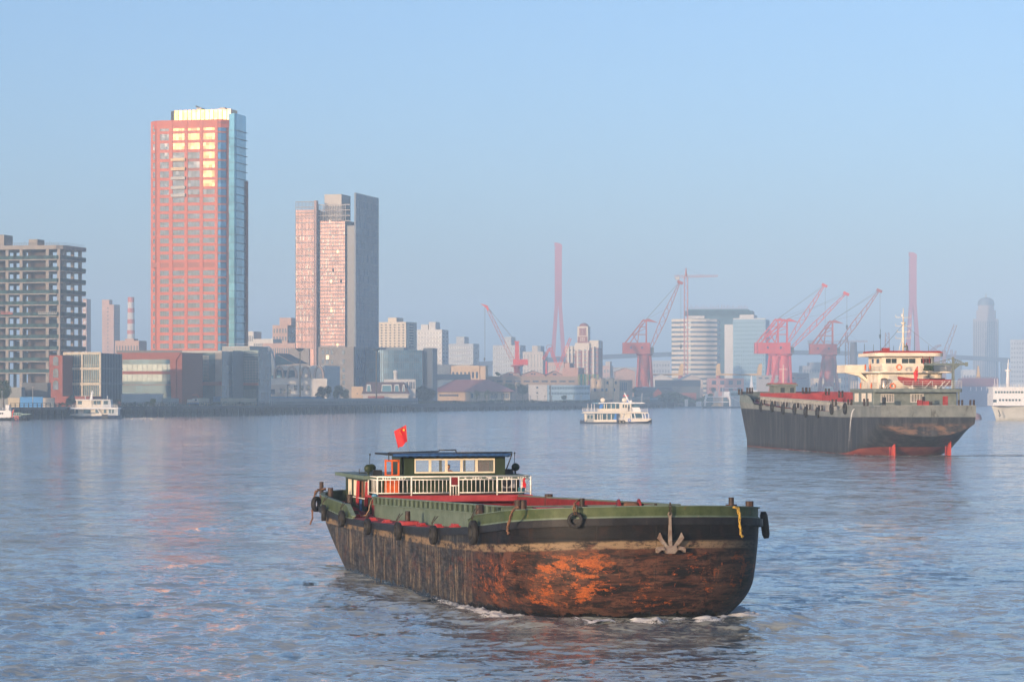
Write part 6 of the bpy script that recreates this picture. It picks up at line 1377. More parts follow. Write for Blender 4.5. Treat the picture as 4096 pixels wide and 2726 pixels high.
# chimneys
def chimney(px, py0, D, r, label, m_, bands=()):
    z = PZ(py0, D)-G0; o = empty('chimney', (PX(px, D), D, G0), 0, label, 'chimney'); MB().lathe([(r*1.5, 0), (r, z-.5), (r, z), (0, z)], (0, 0, 0), 14).build('stack', m_, o)
    for a, c in bands: z0, z1 = PZ(c, D)-G0, PZ(a, D)-G0; f = lambda q: r*1.5+(r-r*1.5)*q/z+.06; MB().lathe([(f(z0), z0), (f(z1), z1)], (0, 0, 0), 14).build('red_band', CORAL, o)
chimney(524, 1188, 3000, 3.4, 'tall red and white striped chimney left of the coral tower', WHT, ((1188, 1208), (1232, 1250), (1276, 1294), (1320, 1335)))
chimney(3414, 1367, 2900, 3.4, 'plain dark brick chimney left of the coaster bridge', mat('chimney_grey', (.12, .12, .14), .9))
# ---------------------------------------------------------------- bridge
def pylon(px, y0, D, label, mirror=1):
    s_ = D/FP; o = empty('bridge_pylon', (PX(px, D), D, G0), 0, label, 'bridge tower'); pm = mat('pylon_red', (.38, .09, .12), .7, var=.04); z = lambda py: PZ(py, D)-G0
    zt, zj, zk, zd = z(y0), z(y0+250), z(1425), 0; m = MB()
    m.prism([(-13*s_, z(1215)), (15*s_, z(1215)), (15*s_, z(y0+22)), (-13*s_, z(y0+22))], 'y', -4, 4)
    for sg in (-1, 1):
        m.prism([(sg*0*s_+1*s_, z(1215)), (sg*14*s_+1*s_, z(1215)), (sg*30*s_+1*s_, z(1430)), (sg*13*s_+1*s_, z(1430))], 'y', -4.02, 4.02); m.prism([(sg*14*s_+s_, z(1430)), (sg*30*s_+s_, z(1430)), (sg*24*s_, 0), (sg*8*s_, 0)], 'y', -4.04, 4.04)
    m.build('pylon_leg', pm, o); MB().prism([(-15*s_, z(y0+26)), (16*s_, z(y0+26)), (16*s_, z(y0+8)), (4*s_, z(y0)), (-14*s_, z(y0-2)), (-14*s_, z(y0+14)), (-7*s_, z(y0+20))], 'y', -4.5, 4.5).build('pylon_head', pm, o); MB().box(-22*s_, 24*s_, -3, 3, z(1432), z(1424)).build('cross_beam', pm, o)
pylon(2232, 972, 4000, 'left hazy pink bridge tower shaped like an upturned Y'); pylon(3650, 1010, 4250, 'right hazy pink bridge tower behind the coaster mast')
bd = empty('bridge_deck', (PX(1850, 3900), 3900, 0), 0, 'long hazy road bridge deck crossing behind the cranes', 'bridge'); m = MB(); dx = PX(4200, 4300)-PX(1850, 3900)
n = 24; a, c = Vector((0, 0, PZ(1450, 3900))), Vector((dx, 400, PZ(1440, 4300))); pts = [a.lerp(c, k/n)+Vector((0, 0, 16*math.sin(math.pi*min(1, max(0, (k/n)))) )) for k in range(n+1)]
rows = [[(p.x, p.y, p.z), (p.x, p.y, p.z-6), (p.x, p.y+25, p.z-6), (p.x, p.y+25, p.z)] for p in pts]; m.grid(rows, closed=True, smooth=False); m.build('deck_girder', mat('bridge_steel', (.10, .13, .18), .7), bd)
for k in (1, 2, 20, 22): p = pts[k]; MB().box(p.x-4, p.x+4, p.y+4, p.y+20, G0, p.z-6.1).build('pier', MATS['bridge_steel'], bd)
# ---------------------------------------------------------------- lattice helpers
def lattice(mb, a, b, w0, w1, n, t, up=(0, 0, 1), side=(0, 1, 0)):
    """four-chord lattice girder between a and b"""
    a, b = Vector(a), Vector(b); d = (b-a).normalized(); s_ = Vector(side).normalized(); u = d.cross(s_).normalized()
    def c(f, i): w = w0+(w1-w0)*f if not callable(w0) else w0(f); p = a.lerp(b, f); return p + u*w*(1 if i in (0, 1) else -1)/2 + s_*w*.8*(1 if i in (0, 3) else -1)/2
    for i in range(4):
        for k in range(n): mb.bar(c(k/n, i), c((k+1)/n, i), t)
    for k in range(n):
        f0, f1 = k/n, (k+1)/n
        for i, j in ((0, 3), (1, 2), (0, 1), (3, 2)):
            if k % 2: i, j = j, i
            mb.bar(c(f0, i), c(f1, j), t*.6)
def portal(name, label, D, body, legs_px, yb, yg, mast, jib_foot, jib_tip, cm, group='red portal jib cranes in the shipyard', mid=None, jw=3.2, base=G0, cyl=None, cab=True):
    """portal jib crane: body=(px0,px1,py0,py1); mast=(px,py) of the A-frame top"""
    o = empty(name, (PX(body[0], D), D, base), 0, label, 'crane', group); X = lambda px: PX(px, D)-PX(body[0], D); Z = lambda py: PZ(py, D)-base; s_ = D/FP
    x0, x1 = X(body[0]), X(body[1]); zb, zt = Z(body[3]), Z(body[2])
    m = MB(); m.box(x0, x1, -5, 5, zb, zt); m.box(x0-.2, x1+.3, -5.2, 5.2, zb-.8, zb-.003); hs = m.build('machine_house', cm, o)
    for f in ((.3, .7) if x1-x0 > 60*s_ else (.35,)): MB().box(x0+(x1-x0)*f-.8, x0+(x1-x0)*f+.8, -5.12, -5.0, (zb+zt)/2-.9, (zb+zt)/2+.9).build('window', GWIN, hs)
    if cab: MB().box(x1-.2, x1+3.0, -3, 3, zb-.5, zb+4.5).build('cab', STEELD, o)
    mx, mz = X(mast[0]), Z(mast[1]); m = MB()
    for y in (-3, 3):
        m.bar((mx, y, zt), (mx, y*.5, mz), 1.0); m.bar((x0+(x1-x0)*.10, y, zt), (mx-2, y*.5, mz), .9); m.bar((x0+(x1-x0)*.28, y, zt), (mx-1, y*.5, mz-1.5), .6)
        for f in (.35, .68): zz = zt+(mz-zt)*f; xx = x0+(x1-x0)*.10+(mx-x0-(x1-x0)*.10)*f; m.bar((xx, y*.8, zz), (mx, y*.8, zz), .5); m.bar((xx, y*.8, zz), (mx, y*.7, zz+(mz-zt)*.28), .4); m.bar((xx, y*.8, zz), (x0+(x1-x0)*.55, y*.8, zt), .4)
    m.prism([(mx-5, mz-1.2), (mx+2, mz+.6), (mx+9.5, mz-2.6), (mx+2, mz-1.8)], 'y', -2, 2); m.build('a_frame', cm, o)
    jf, jt = Vector((X(jib_foot[0]), 0, Z(jib_foot[1]))), Vector((X(jib_tip[0]), 0, Z(jib_tip[1]))); m = MB(); lattice(m, jf, jt, lambda f: max(.9, jw*(1.0-abs(f-.42)*1.35)), 0, 16, .42); m.cbox(jt+Vector((.5, 0, .2)), 5.0, 2.4, 2.2, ry=R(25)); m.build('jib', cm, o)
    m = MB(); 
    for y in (-1.2, 1.2): m.bar((mx, y, mz+.3), (jt.x-1, y, jt.z), .16); m.bar((mx, y, mz), (jt.x-2, y, jt.z-2), .12)
    mdp = jf.lerp(jt, .62); 
    if mid: m.bar((mx, 0, mz), mdp, .14); 
    m.build('stay_cable', STEELD, o)
    m = MB(); hz_ = Z(mid if isinstance(mid, (int, float)) and mid > 10 else yb-130); m.bar((jt.x+.8, -.5, jt.z), (jt.x+.8, -.5, hz_), .10); m.bar((jt.x+1.4, .5, jt.z), (jt.x+1.4, .5, hz_), .10); m.build('hoist_rope', STEELD, o); MB().lathe([(0, -2.2), (.5, -1.8), (.9, 0), (.8, 1.6), (0, 1.8)], (jt.x+1.1, 0, hz_), 8).build('hook_block', STEELD, o)
    # tower and portal legs
    cx = X(cyl if cyl else (legs_px[0]+legs_px[1])/2); m = MB(); m.lathe([(7.0, zb-.9), (6.6, zb-2.2), (4.8, zb-2.4)], (cx, 0, 0), 16); zl = Z(yb); m.lathe([(4.6, zb-2.3), (4.9, zl+(zb-zl)*.35), (3.6, zl)], (cx, 0, 0), 12); m.build('slewing_column', cm, o)
    for sg in (-1, 1):
        for y in (-6, 6): xe = X(legs_px[0 if sg < 0 else 1]); m = MB(); m.bar((cx+sg*4.6, y*.5, zb-2.5), (xe, y, 0), 1.5); m.bar((xe, y, 0), (cx, y*.3, zl+(zb-zl)*.4), .8); m.build('portal_leg', cm, o)
    m = MB(); m.box(X(legs_px[0])-1.5, X(legs_px[1])+1.5, -7.5, -6, 2, 4.0); m.box(X(legs_px[0])-1.5, X(legs_px[1])+1.5, 6, 7.5, 2, 4.0); m.build('sill_beam', cm, o)
portal('portal_crane', 'leftmost red lattice jib portal crane with a boxy machine house', 2350, (2490, 2600, 1370, 1410), (2545, 2612), 1545, 1600, (2585, 1277), (2603, 1392), (2718, 1130), REDC2, mid=1385, jw=4.6, cyl=2578)
portal('portal_crane', 'red portal crane whose jib reaches highest, second from the left', 2450, (3018, 3110, 1370, 1410), (3060, 3150), 1530, 1600, (3112, 1275), (3150, 1372), (3296, 1142), REDC, mid=1310, jw=4.6, cyl=3102)
portal('portal_crane', 'bright red portal crane in front, with broad machine house and shallower jib', 2330, (3030, 3160, 1370, 1410), (3070, 3165), 1540, 1600, (3148, 1276), (3165, 1392), (3382, 1175), REDC, mid=1308, jw=3.8, cyl=3136)
portal('portal_crane', 'rightmost rust red lattice portal crane left of the coaster bridge', 2420, (3237, 3345, 1375, 1412), (3272, 3355), 1545, 1600, (3330, 1282), (3345, 1396), (3515, 1163), REDC2, mid=1345, jw=4.6, cyl=3316)
# red boom crane with solid mast
def boom_crane():
    D = 2160; o = empty('boom_crane', (PX(2068, D), D, G0), 0, 'bright red harbour crane with a solid mast and a hooked boom leaning left', 'crane'); X = lambda px: PX(px, D)-PX(2068, D); Z = lambda py: PZ(py, D)-G0
    MB().box(X(2052), X(2112), -4, 4, Z(1459), Z(1436)).build('machine_house', REDC, o)
    m = MB(); m.prism([(X(2059), Z(1436)), (X(2078), Z(1436)), (X(2075), Z(1369)), (X(2061), Z(1369))], 'y', -2.5, 2.5); m.prism([(X(2057), Z(1369)), (X(2078), Z(1369)), (X(2076), Z(1364)), (X(2059), Z(1364))], 'y', -3, 3); m.build('mast', REDC, o)
    m = MB(); lattice(m, (X(2050), 0, Z(1440)), (X(1953), 0, Z(1241)), 2.6, 1.8, 20, .35); m.build('boom', REDC2, o)
    MB().prism([(X(1950), Z(1243)), (X(1956), Z(1240)), (X(1951), Z(1222)), (X(1935), Z(1217)), (X(1921), Z(1214)), (X(1935), Z(1223)), (X(1944), Z(1231))], 'y', -1, 1).build('boom_head', REDC, o)
    m = MB(); m.bar((X(1953), 0, Z(1230)), (X(2062), 0, Z(1368)), .18); m.bar((X(1956), 1, Z(1236)), (X(2066), 1, Z(1366)), .18); m.bar((X(1938), 0, Z(1228)), (X(1938), 0, Z(1432)), .14); m.bar((X(1941), 0, Z(1228)), (X(1941), 0, Z(1432)), .14); m.build('cable', STEELD, o); MB().lathe([(0, -2), (.4, -1.6), (.8, 0), (0, 1.2)], (X(1938), 0, Z(1434)), 8).build('hook_block', STEELD, o)
    MB().lathe([(5, Z(1459)-.01), (5, Z(1464)), (2.5, Z(1466)), (2.0, Z(1492)), (0, Z(1492))], (X(2068), 0, 0), 12).build('slewing_ring', REDC2, o)
    for sg in (-1, 1):
        for y in (-3, 3): MB().bar((X(2068)+sg*1.5, y*.3, Z(1463)), (X(2068)+sg*3.6, y, 0), .7).build('leg', REDC2, o)
boom_crane()
# distant small cranes
def simple_crane(px, D, pts_, label, cm, foot, name='jib_crane'):
    o = empty(name, (PX(px, D), D, G0), 0, label, 'crane'); X = lambda p: PX(p, D)-PX(px, D); Z = lambda py: PZ(py, D)-G0; m = MB()
    for (a, b_, c, d_, w) in pts_: lattice(m, (X(a), 0, Z(b_)), (X(c), 0, Z(d_)), w, w*.7, 9, .45)
    m.build('jib', cm, o); m = MB(); m.prism([(X(foot[0]), 0), (X(foot[1]), 0), (X(foot[1]-foot[3]), Z(foot[2])), (X(foot[0]+foot[3]), Z(foot[2]))], 'y', -3, 3); m.build('tower', cm, o)
simple_crane(2238, 2150, [(2225, 1490, 2282, 1352, 2.0), (2173, 1437, 2200, 1390, 1.6), (2200, 1390, 2232, 1470, 1.8)], 'small thin red lattice crane with crossed booms by the bridge tower', REDC, (2178, 2192, 1444, 4))
m = MB(); o = [x for x in bpy.data.objects if x.name.startswith('jib_crane')][-1]
for k in range(10): a0, a1 = R(36*k), R(36*(k+1)); m.bar((PX(2198, 2150)-PX(2238, 2150)+2.4*math.cos(a0), 0, PZ(1390, 2150)-G0+2.4*math.sin(a0)), (PX(2198, 2150)-PX(2238, 2150)+2.4*math.cos(a1), 0, PZ(1390, 2150)-G0+2.4*math.sin(a1)), .3)
m.build('sheave_wheel', REDC2, o)
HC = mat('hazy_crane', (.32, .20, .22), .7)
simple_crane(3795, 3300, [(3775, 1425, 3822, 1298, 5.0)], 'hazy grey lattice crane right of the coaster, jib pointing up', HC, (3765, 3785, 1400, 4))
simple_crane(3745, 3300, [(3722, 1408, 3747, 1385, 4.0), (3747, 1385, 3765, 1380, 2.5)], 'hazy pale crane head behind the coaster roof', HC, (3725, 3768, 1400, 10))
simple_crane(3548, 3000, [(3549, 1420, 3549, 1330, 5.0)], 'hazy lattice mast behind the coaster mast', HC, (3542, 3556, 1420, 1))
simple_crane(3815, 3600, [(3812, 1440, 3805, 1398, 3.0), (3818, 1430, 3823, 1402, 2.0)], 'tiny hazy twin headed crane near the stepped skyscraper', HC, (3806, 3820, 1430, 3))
# tower crane
def tower_crane(px, D, yt, yj, pl, pr, yb, label, cm=None):
    o = empty('tower_crane', (PX(px, D), D, G0), 0, label, 'tower crane'); X = lambda p: PX(p, D)-PX(px, D); Z = lambda py: PZ(py, D)-G0; cm = cm or CORAL
    m = MB(); lattice(m, (0, 0, 0), (0, 0, Z(yj)), 3.6, 3.4, 34, .5, side=(0, 1, 0)); m.build('mast', cm, o); m = MB(); lattice(m, (X(pl), 0, Z(yj)), (X(pr), 0, Z(yj-3)), 2.2, 1.2, 24, .35); m.build('jib', cm, o)
    MB().tube((0, 0, Z(yj)), (0, 0, Z(yt)), 1.4, .4, 6).build('apex', cm, o); MB().box(X(pl)+1, X(pl)+5, -1.5, 1.5, Z(yj+13), Z(yj)).build('counterweight', PALE, o)
    m = MB(); m.bar((0, 0, Z(yt)), (X(pr)*.55, 0, Z(yj-3)), .15); m.bar((0, 0, Z(yt)), (X(pl)+2, 0, Z(yj-2)), .15); m.build('tie_bar', STEELD, o)
tower_crane(2744, 2850, 1072, 1106, 2698, 2872, 1270, 'pale orange tower crane rising above the curved office block')
tower_crane(3388, 3000, 1330, 1367, 3230, 3470, 1420, 'hazy tower crane with a long low jib behind the rightmost portal crane', HC)
# yellow ship cranes with their bulk carrier hidden behind the sheds
def deck_crane(px, D, d, boomx, label):
    o = empty('deck_crane', (PX(px, D), D, G0+2), 0, label, 'ship crane', 'yellow deck cranes of a ship hidden behind the sheds'); X = lambda p: PX(p, D)-PX(px, D); Z = lambda py: PZ(py, D)-G0-2; s_ = d
    MB().prism([(X(px-9*s_), Z(1501)), (X(px+9*s_), Z(1501)), (X(px+6*s_), Z(1465)), (X(px+9*s_), Z(1456)), (X(px-1*s_), Z(1452)), (X(px-8*s_), Z(1462))] if s_ > 0 else [(X(px+9), Z(1501)), (X(px-9), Z(1501)), (X(px-6), Z(1475)), (X(px-1), Z(1458)), (X(px+8), Z(1452)), (X(px+12), Z(1460))], 'y', -3, 3).build('crane_house', YEL, o)
    MB().prism([(X(px), Z(1501)), (X(boomx), Z(1500)), (X(boomx), Z(1496)), (X(px), Z(1493))], 'y', -1.5, 1.5).build('crane_boom', YEL, o); MB().lathe([(2.0, 0), (2.0, Z(1501)-.01)], (0, 0, 0), 12).build('pedestal', REDC2, o)
deck_crane(2562, 2600, 1, 2690, 'yellow ship crane left of the first portal crane legs, boom pointing right'); deck_crane(2722, 2600, -1, 2600, 'yellow ship crane above the pale gabled sheds, boom pointing left'); deck_crane(2873, 2600, 1, 3000, 'yellow ship crane above the pink warehouse, boom pointing right'); deck_crane(3036, 2600, -1, 2930, 'yellow ship crane left of the bright red cranes, boom pointing left')
# high mast lamps
for px, D, lab in ((1200, 1440, 'tall tan high mast lamp in front of the arched hall'), (1505, 1590, 'tall tan high mast lamp above the mansard roof')):
    o = empty('mast_lamp', (PX(px, D), D, G0), 0, lab, 'mast lamp', 'high mast lamps on the quay'); z = PZ(1400, D)-G0; MB().tube((0, 0, 0), (0, 0, z), .42, .26, 8).build('pole', mat('tan_pole', (.42, .28, .14), .7), o); MB().lathe([(0, z-.6), (1.0, z-.4), (2.0, z+.5), (2.0, z+.9), (0, z+1.2)], (0, 0, 0), 12).build('lamp_ring', STEELD, o); MB().torus((0, 0, z*.35), .6, .12, 'z', 8, 4).build('collar', STEELD, o)
# ---------------------------------------------------------------- trees and planting
LEAF = {k: mat('foliage_'+k, c, .8, var=.25, scale=.35, col2=c2) for k, c, c2 in (('dark', (.030, .062, .028), (.012, .03, .016)), ('mid', (.055, .095, .035), (.025, .05, .02)), ('pale', (.085, .115, .045), (.04, .06, .03)))}
BARK = mat('bark', (.10, .075, .05), .9)
def crown_mesh(seed, n, sx, sy, sz, lf=.55, hollow=.35):
    rr = random.Random(seed); m = MB(); lobes = [(Vector((rr.uniform(-.6, .6)*sx, rr.uniform(-.6, .6)*sy, rr.uniform(-.45, .6)*sz)), rr.uniform(.35, .6)) for _ in range(9)]
    for _ in range(n):
        c, r = rr.choice(lobes); d = Vector((rr.gauss(0, 1), rr.gauss(0, 1), rr.gauss(0, 1))).normalized()*(rr.uniform(hollow, 1.0)**.6)*r; p = c+Vector((d.x*sx, d.y*sy, d.z*sz)); s_ = lf*rr.uniform(.6, 1.3)
        a = Vector((rr.gauss(0, 1), rr.gauss(0, 1), rr.gauss(0, 1))).normalized(); b_ = a.orthogonal().normalized(); q = a.cross(b_)
        m.add([p+b_*s_, p+q*s_*.6, p-b_*s_, p-q*s_*.6], [(0, 1, 2, 3)])
    return m
def tree(px, py0, py1, wpx_, D, kind, label, seed, n=900, trunk=.25, group='trees along the waterfront'):
    base = G0; z1, z0 = PZ(py0, D)-base, max(.2, PZ(py1, D)-base); w = wpx_*D/FP; h = z1-z0; o = empty('tree', (PX(px, D), D, base), 0, label, 'tree', group)
    mb = MB(); mb.tube((0, 0, -.3), (0, 0, z0+h*.35), .28, .16, 7)
    rr = random.Random(seed)
    for k in range(4): a = rr.uniform(0, 6.28); mb.tube((0, 0, z0+h*(.1+.08*k)), (math.cos(a)*w*.28, math.sin(a)*w*.25, z0+h*(.5+.08*k)), .12, .04, 5)
    mb.build('trunk', BARK, o); c = crown_mesh(seed, n, w*.52, w*.45, h*.50, lf=max(.28, w*.035)).build('crown', LEAF[kind], o, fix=False); c.location = (0, 0, z0+h*.5)
T = [(15, 1513, 1600, 62, 1062, 'mid', 'leafy tree at the far left edge in front of the concrete frame'), (287, 1583, 1622, 46, 1150, 'dark', 'round dark bush behind the bow of the moored ferry'), (470, 1588, 1612, 50, 1200, 'mid', 'low bush right of the moored ferry'), (612, 1592, 1655, 22, 1185, 'mid', 'narrow green shrub hanging over the piled quay'),
     (1293, 1542, 1598, 72, 1448, 'dark', 'broad dark round tree in front of the arched hall'), (1348, 1543, 1600, 46, 1474, 'dark', 'dark round tree between the arched hall and the stone base'), (1378, 1552, 1598, 42, 1490, 'dark', 'smallest of the three dark trees left of the tan house wall'), (1703, 1545, 1606, 90, 1680, 'dark', 'large dome shaped dark tree right of the mansard house'),
     (2035, 1530, 1575, 50, 2010, 'mid', 'green tree right of the pink tiled roof'), (2090, 1527, 1580, 62, 2005, 'mid', 'wide green tree left of the white and blue building'), (1905, 1560, 1600, 22, 1890, 'pale', 'thin pale sapling in front of the red roofed hall'), (1945, 1556, 1600, 26, 1890, 'pale', 'taller pale sapling in front of the red roofed hall'), (1990, 1487, 1502, 26, 2060, 'mid', 'small tree top above the long warehouse'),
     (2255, 1580, 1600, 22, 1900, 'mid', 'small round bush below the blue building'), (2528, 1553, 1572, 24, 2100, 'mid', 'small tree beside the cream turret building'), (2848, 1548, 1575, 26, 2350, 'mid', 'small tree at the end of the dark gabled shed')]
for i, t in enumerate(T): tree(*t[:6], t[6], 100+i, n=2600 if t[3] > 40 else 1200)
# weeds and hedge along the quay edge
m = MB(); rr = random.Random(9)
for i in range(4, 10):
    a, b_ = shore[i], shore[i+1]; L_ = (b_-a).length; d = (b_-a)/L_; nn = Vector((-d.y, d.x, 0))
    for k in range(int(L_*5)):
        p = a+d*rr.uniform(0, L_)+nn*rr.uniform(6.5, 16); g_ = .5+.5*math.sin(p.x/13)*math.sin(p.x/5.3); p.z = G0+rr.uniform(0, .5+1.6*g_); s_ = rr.uniform(.25, .7)*(1+p.y/3000); q = Vector((rr.gauss(0, 1), rr.gauss(0, 1), rr.gauss(0, 1))).normalized(); r_ = q.orthogonal().normalized(); u_ = q.cross(r_)
        m.add([p+r_*s_, p+u_*s_*.6, p-r_*s_, p-u_*s_*.6], [(0, 1, 2, 3)])
o = m.build('undergrowth', LEAF['pale'], fix=False); tag(o, 'rough green weeds and hedge growing along the quay edge', 'undergrowth', kind='stuff')
m = MB(); rr = random.Random(19)
for k in range(5000):
    px = rr.uniform(2540, 2850); D = rr.uniform(2150, 2300); p = Vector((PX(px, D), D, G0+rr.uniform(0, 7)*(.5+.5*math.sin(px/30))**.5)); s_ = rr.uniform(.6, 1.6); q = Vector((rr.gauss(0, 1), rr.gauss(0, 1), rr.gauss(0, 1))).normalized(); r_ = q.orthogonal().normalized(); u_ = q.cross(r_); m.add([p+r_*s_, p+u_*s_*.6, p-r_*s_, p-u_*s_*.6], [(0, 1, 2, 3)])
o = m.build('shrubbery', LEAF['dark'], fix=False); tag(o, 'mass of dark shrubs below the grey gabled sheds', 'shrubbery', kind='stuff')
# ---------------------------------------------------------------- fences, hoardings, site huts
def on_shore(px, back=0.0):
    D = shoreD(px); return Vector((PX(px, D), D+back, G0))
def fence(pa, pb_, back, h, label, m_, step=2.5, rails=2):
    a, b_ = on_shore(pa, back), on_shore(pb_, back); d = b_-a; L_ = d.length; o = empty('quay_fence', a, math.atan2(d.y, d.x), label, 'fence'); n = min(100, int(L_/step)); pm = MB().box(-.11, .11, -.11, .11, 0, h).mesh('post', m_)
    for k in range(n): inst('post', pm, o, (k*L_/n, 0, 0))
    m = MB(); [m.box(0, L_, -.05, .05, h*q-.06, h*q+.06) for q in ((.95, .5) if rails == 2 else (.95,))]; m.build('rail', m_, o)
FD = mat('fence_dark', (.05, .055, .06), .7)
for a, c, lab in ((40, 250, 'dark post fence in front of the blue site cabins'), (480, 800, 'dark railing on the quay below the brick framed office'), (800, 1050, 'dark railing on the quay below the coral tower podium'), (1050, 1650, 'long dark railing on the quay below the grey tower'), (1650, 2330, 'dark railing on the quay in front of the pink roofed hall'), (2330, 2640, 'dark hazy railing on the quay behind the river ferry')): fence(a, c, 4.5 if a > 400 else 1.5, 1.7, lab, FD, 2.2)
def hoard(pa, pb_, py0, back, label, m_, z0=0.0, cat='hoarding', name='hoarding', thick=.15):
    a, b_ = on_shore(pa, back), on_shore(pb_, back); a.x = PX(pa, a.y); b_.x = PX(pb_, b_.y); d = b_-a; h = PZ(py0, (a.y+b_.y)/2)-G0; o = empty(name, a, math.atan2(d.y, d.x), label, cat); n = max(1, int(d.length/6))
    for k in range(min(n, 60)): MB().box(d.length*k/n+.03, d.length*(k+1)/n-.03, 0, thick, z0, h+(.08 if k % 3 == 0 else 0)).build('panel', m_, o)
HW = mat('hoarding_cream', (.55, .47, .33), .8, var=.06, scale=.2); HB = mat('hoarding_grey', (.36, .37, .35), .8, var=.06, scale=.2)
hoard(486, 652, 1574, 22, 'white site wall with small windows below the brick framed office', WHT); hoard(652, 716, 1592, 20, 'grey hoarding left of the white and blue boat on land', HB); hoard(790, 838, 1592, 18, 'first cream hoarding right of the parked truck', HW); hoard(884, 1042, 1592, 18, 'cream hoarding below the gridded glass hall', HW); hoard(1042, 1170, 1590, 18, 'pale blue grey hoarding in front of the arched hall', HB); hoard(1170, 1672, 1592, 17, 'long grey hoarding in front of the trees and the mansard house', HB)
hoard(885, 1298, 1586, 24, 'low blue roofed site shed line behind the hoarding', mat('blue_site_roof', (.14, .30, .48), .7), z0=1.5, name='site_shed', cat='shed', thick=4)
hoard(2540, 2700, 1590, 25, 'pale blue fence sloping down behind the ferry stern', mat('pale_cyan_fence', (.30, .48, .55), .7), name='site_fence'); hoard(2500, 2600, 1586, 20, 'cream site wall right of the river ferry mast', HW, name='site_wall', cat='wall')
for px0, px1, py, c, lab in ((32, 78, 1592, HW, 'cream site cabin with flat roof on the dock'), (80, 171, 1588, mat('site_blue', (.05, .26, .60), .6, var=.05), 'bright blue site cabin on the dock'), (172, 214, 1592, PALE, 'pale site cabin right of the blue one')):
    D = 1085; w_ = (px1-px0)*D/FP; o = empty('site_cabin', (PX(px0, D), D, G0), 0, lab, 'cabin'); h_ = PZ(py, D)-G0; bd_ = MB().box(0, w_, 0, 3, 0, h_).build('cabin_wall', c, o); m = MB()
    for k in range(int(w_/.6)): m.box(k*.6, k*.6+.12, -.04, -.002, .1, h_-.1)
    m.build('corrugation', c, bd_); MB().box(-.1, w_+.1, -.15, 3.1, h_+.001, h_+.15).build('roof', c, o)
# grey corrugated site shed and pier poles at far left
b = Bld('grey_site_shed', 'grey corrugated shed at the left edge behind the site cabins', -60, 86, 1548, 1110, 8, mat('corrugated_grey', (.26, .27, .26), .8, var=.06, stretch=(8, 1, .2)), rot=0)
b = Bld('long_white_shed', 'dark open shed behind the blue site cabin', 88, 190, 1530, 1125, 8, STEELD, rot=0)
for px, py, D in ((8, 1565, 1060), (131, 1548, 1070)): m = MB(); m.tube((0, 0, 0), (0, 0, PZ(py, D)-G0), .16, .1, 6); m.box(-.4, .4, -.1, .1, PZ(py, D)-G0, PZ(py, D)-G0+.15); o = m.build('lamp_post', FRM); o.location = (PX(px, D), D, G0); tag(o, 'white lamp post ' + ('at the far left edge' if px < 50 else 'behind the blue site cabin'), 'lamp post')
# truck
D = 1250; o = empty('dump_truck', (PX(722, D), D, G0), R(2), 'white and blue truck parked on the quay below the coral tower', 'truck'); k_ = D/FP
MB().box(0, 48*k_, -1.2, 1.2, 1.3, 2.9).build('cargo_box', WHT, o); MB().box(0, 72*k_, -1.1, 1.1, .75, 1.29).build('chassis', MATS['site_blue'], o); c = MB().prism([(49*k_, 1.3), (72*k_, 1.3), (72*k_, 2.3), (68*k_, 3.2), (49*k_, 3.2)], 'y', -1.2, 1.2).build('cab', WHT, o); MB().box(58*k_, 66*k_, -1.25, -1.201, 2.2, 3.0).build('window', GWIN, c)
for x in (8, 22, 60): MB().lathe([(0, -.2), (.55, -.2), (.55, .2), (0, .2)], (x*k_, -1.1, .55), 14, 'y').build('wheel', M_RUBBER, o)
m = MB(); m.path([(750*k_-722*k_+4*k_, 2, 2.5), (28*k_, 2, 4.6), (62*k_, 2, 5.0), (68*k_, 2, 3.6)], .3, 5); o2 = m.build('excavator_arm', CORAL); o2.location = o.location + Vector((0, 3, 0)); tag(o2, 'orange excavator arm folded behind the parked truck', 'excavator arm')
# lamp posts of the mid quay
for i, px in enumerate((1913, 1947, 1980, 2013, 2062, 2093, 2122, 2150, 2180, 2208, 2268, 2296, 2325)):
    p = on_shore(px, 10); h_ = PZ(1584, p.y)-G0; m = MB(); m.tube((0, 0, 0), (0, 0, h_), .22, .16, 6); m.lathe([(0, h_-.1), (.6, h_), (.6, h_+.3), (0, h_+.5)], (0, 0, 0), 8); o = m.build('quay_lamp', FRM); o.location = p; tag(o, 'pale quay lamp post, ' + ['leftmost of the row, before the left end of the pink roof', 'second from the left, before the pink roofed hall', 'third from the left, before the pink roofed hall', 'fourth from the left, under the right part of the pink roof', 'just right of the pink roofed hall', 'before the trees left of the white building', 'before the left end of the white building', 'under the small twin windows of the white building', 'under the left end of the blue building', 'second lamp under the blue building', 'beside the small round bush below the blue building', 'third from the right end of the blue building' if False else 'second last before the river ferry', 'last before the river ferry stern'][i], 'lamp post', 'row of pale lamp posts on the middle quay')
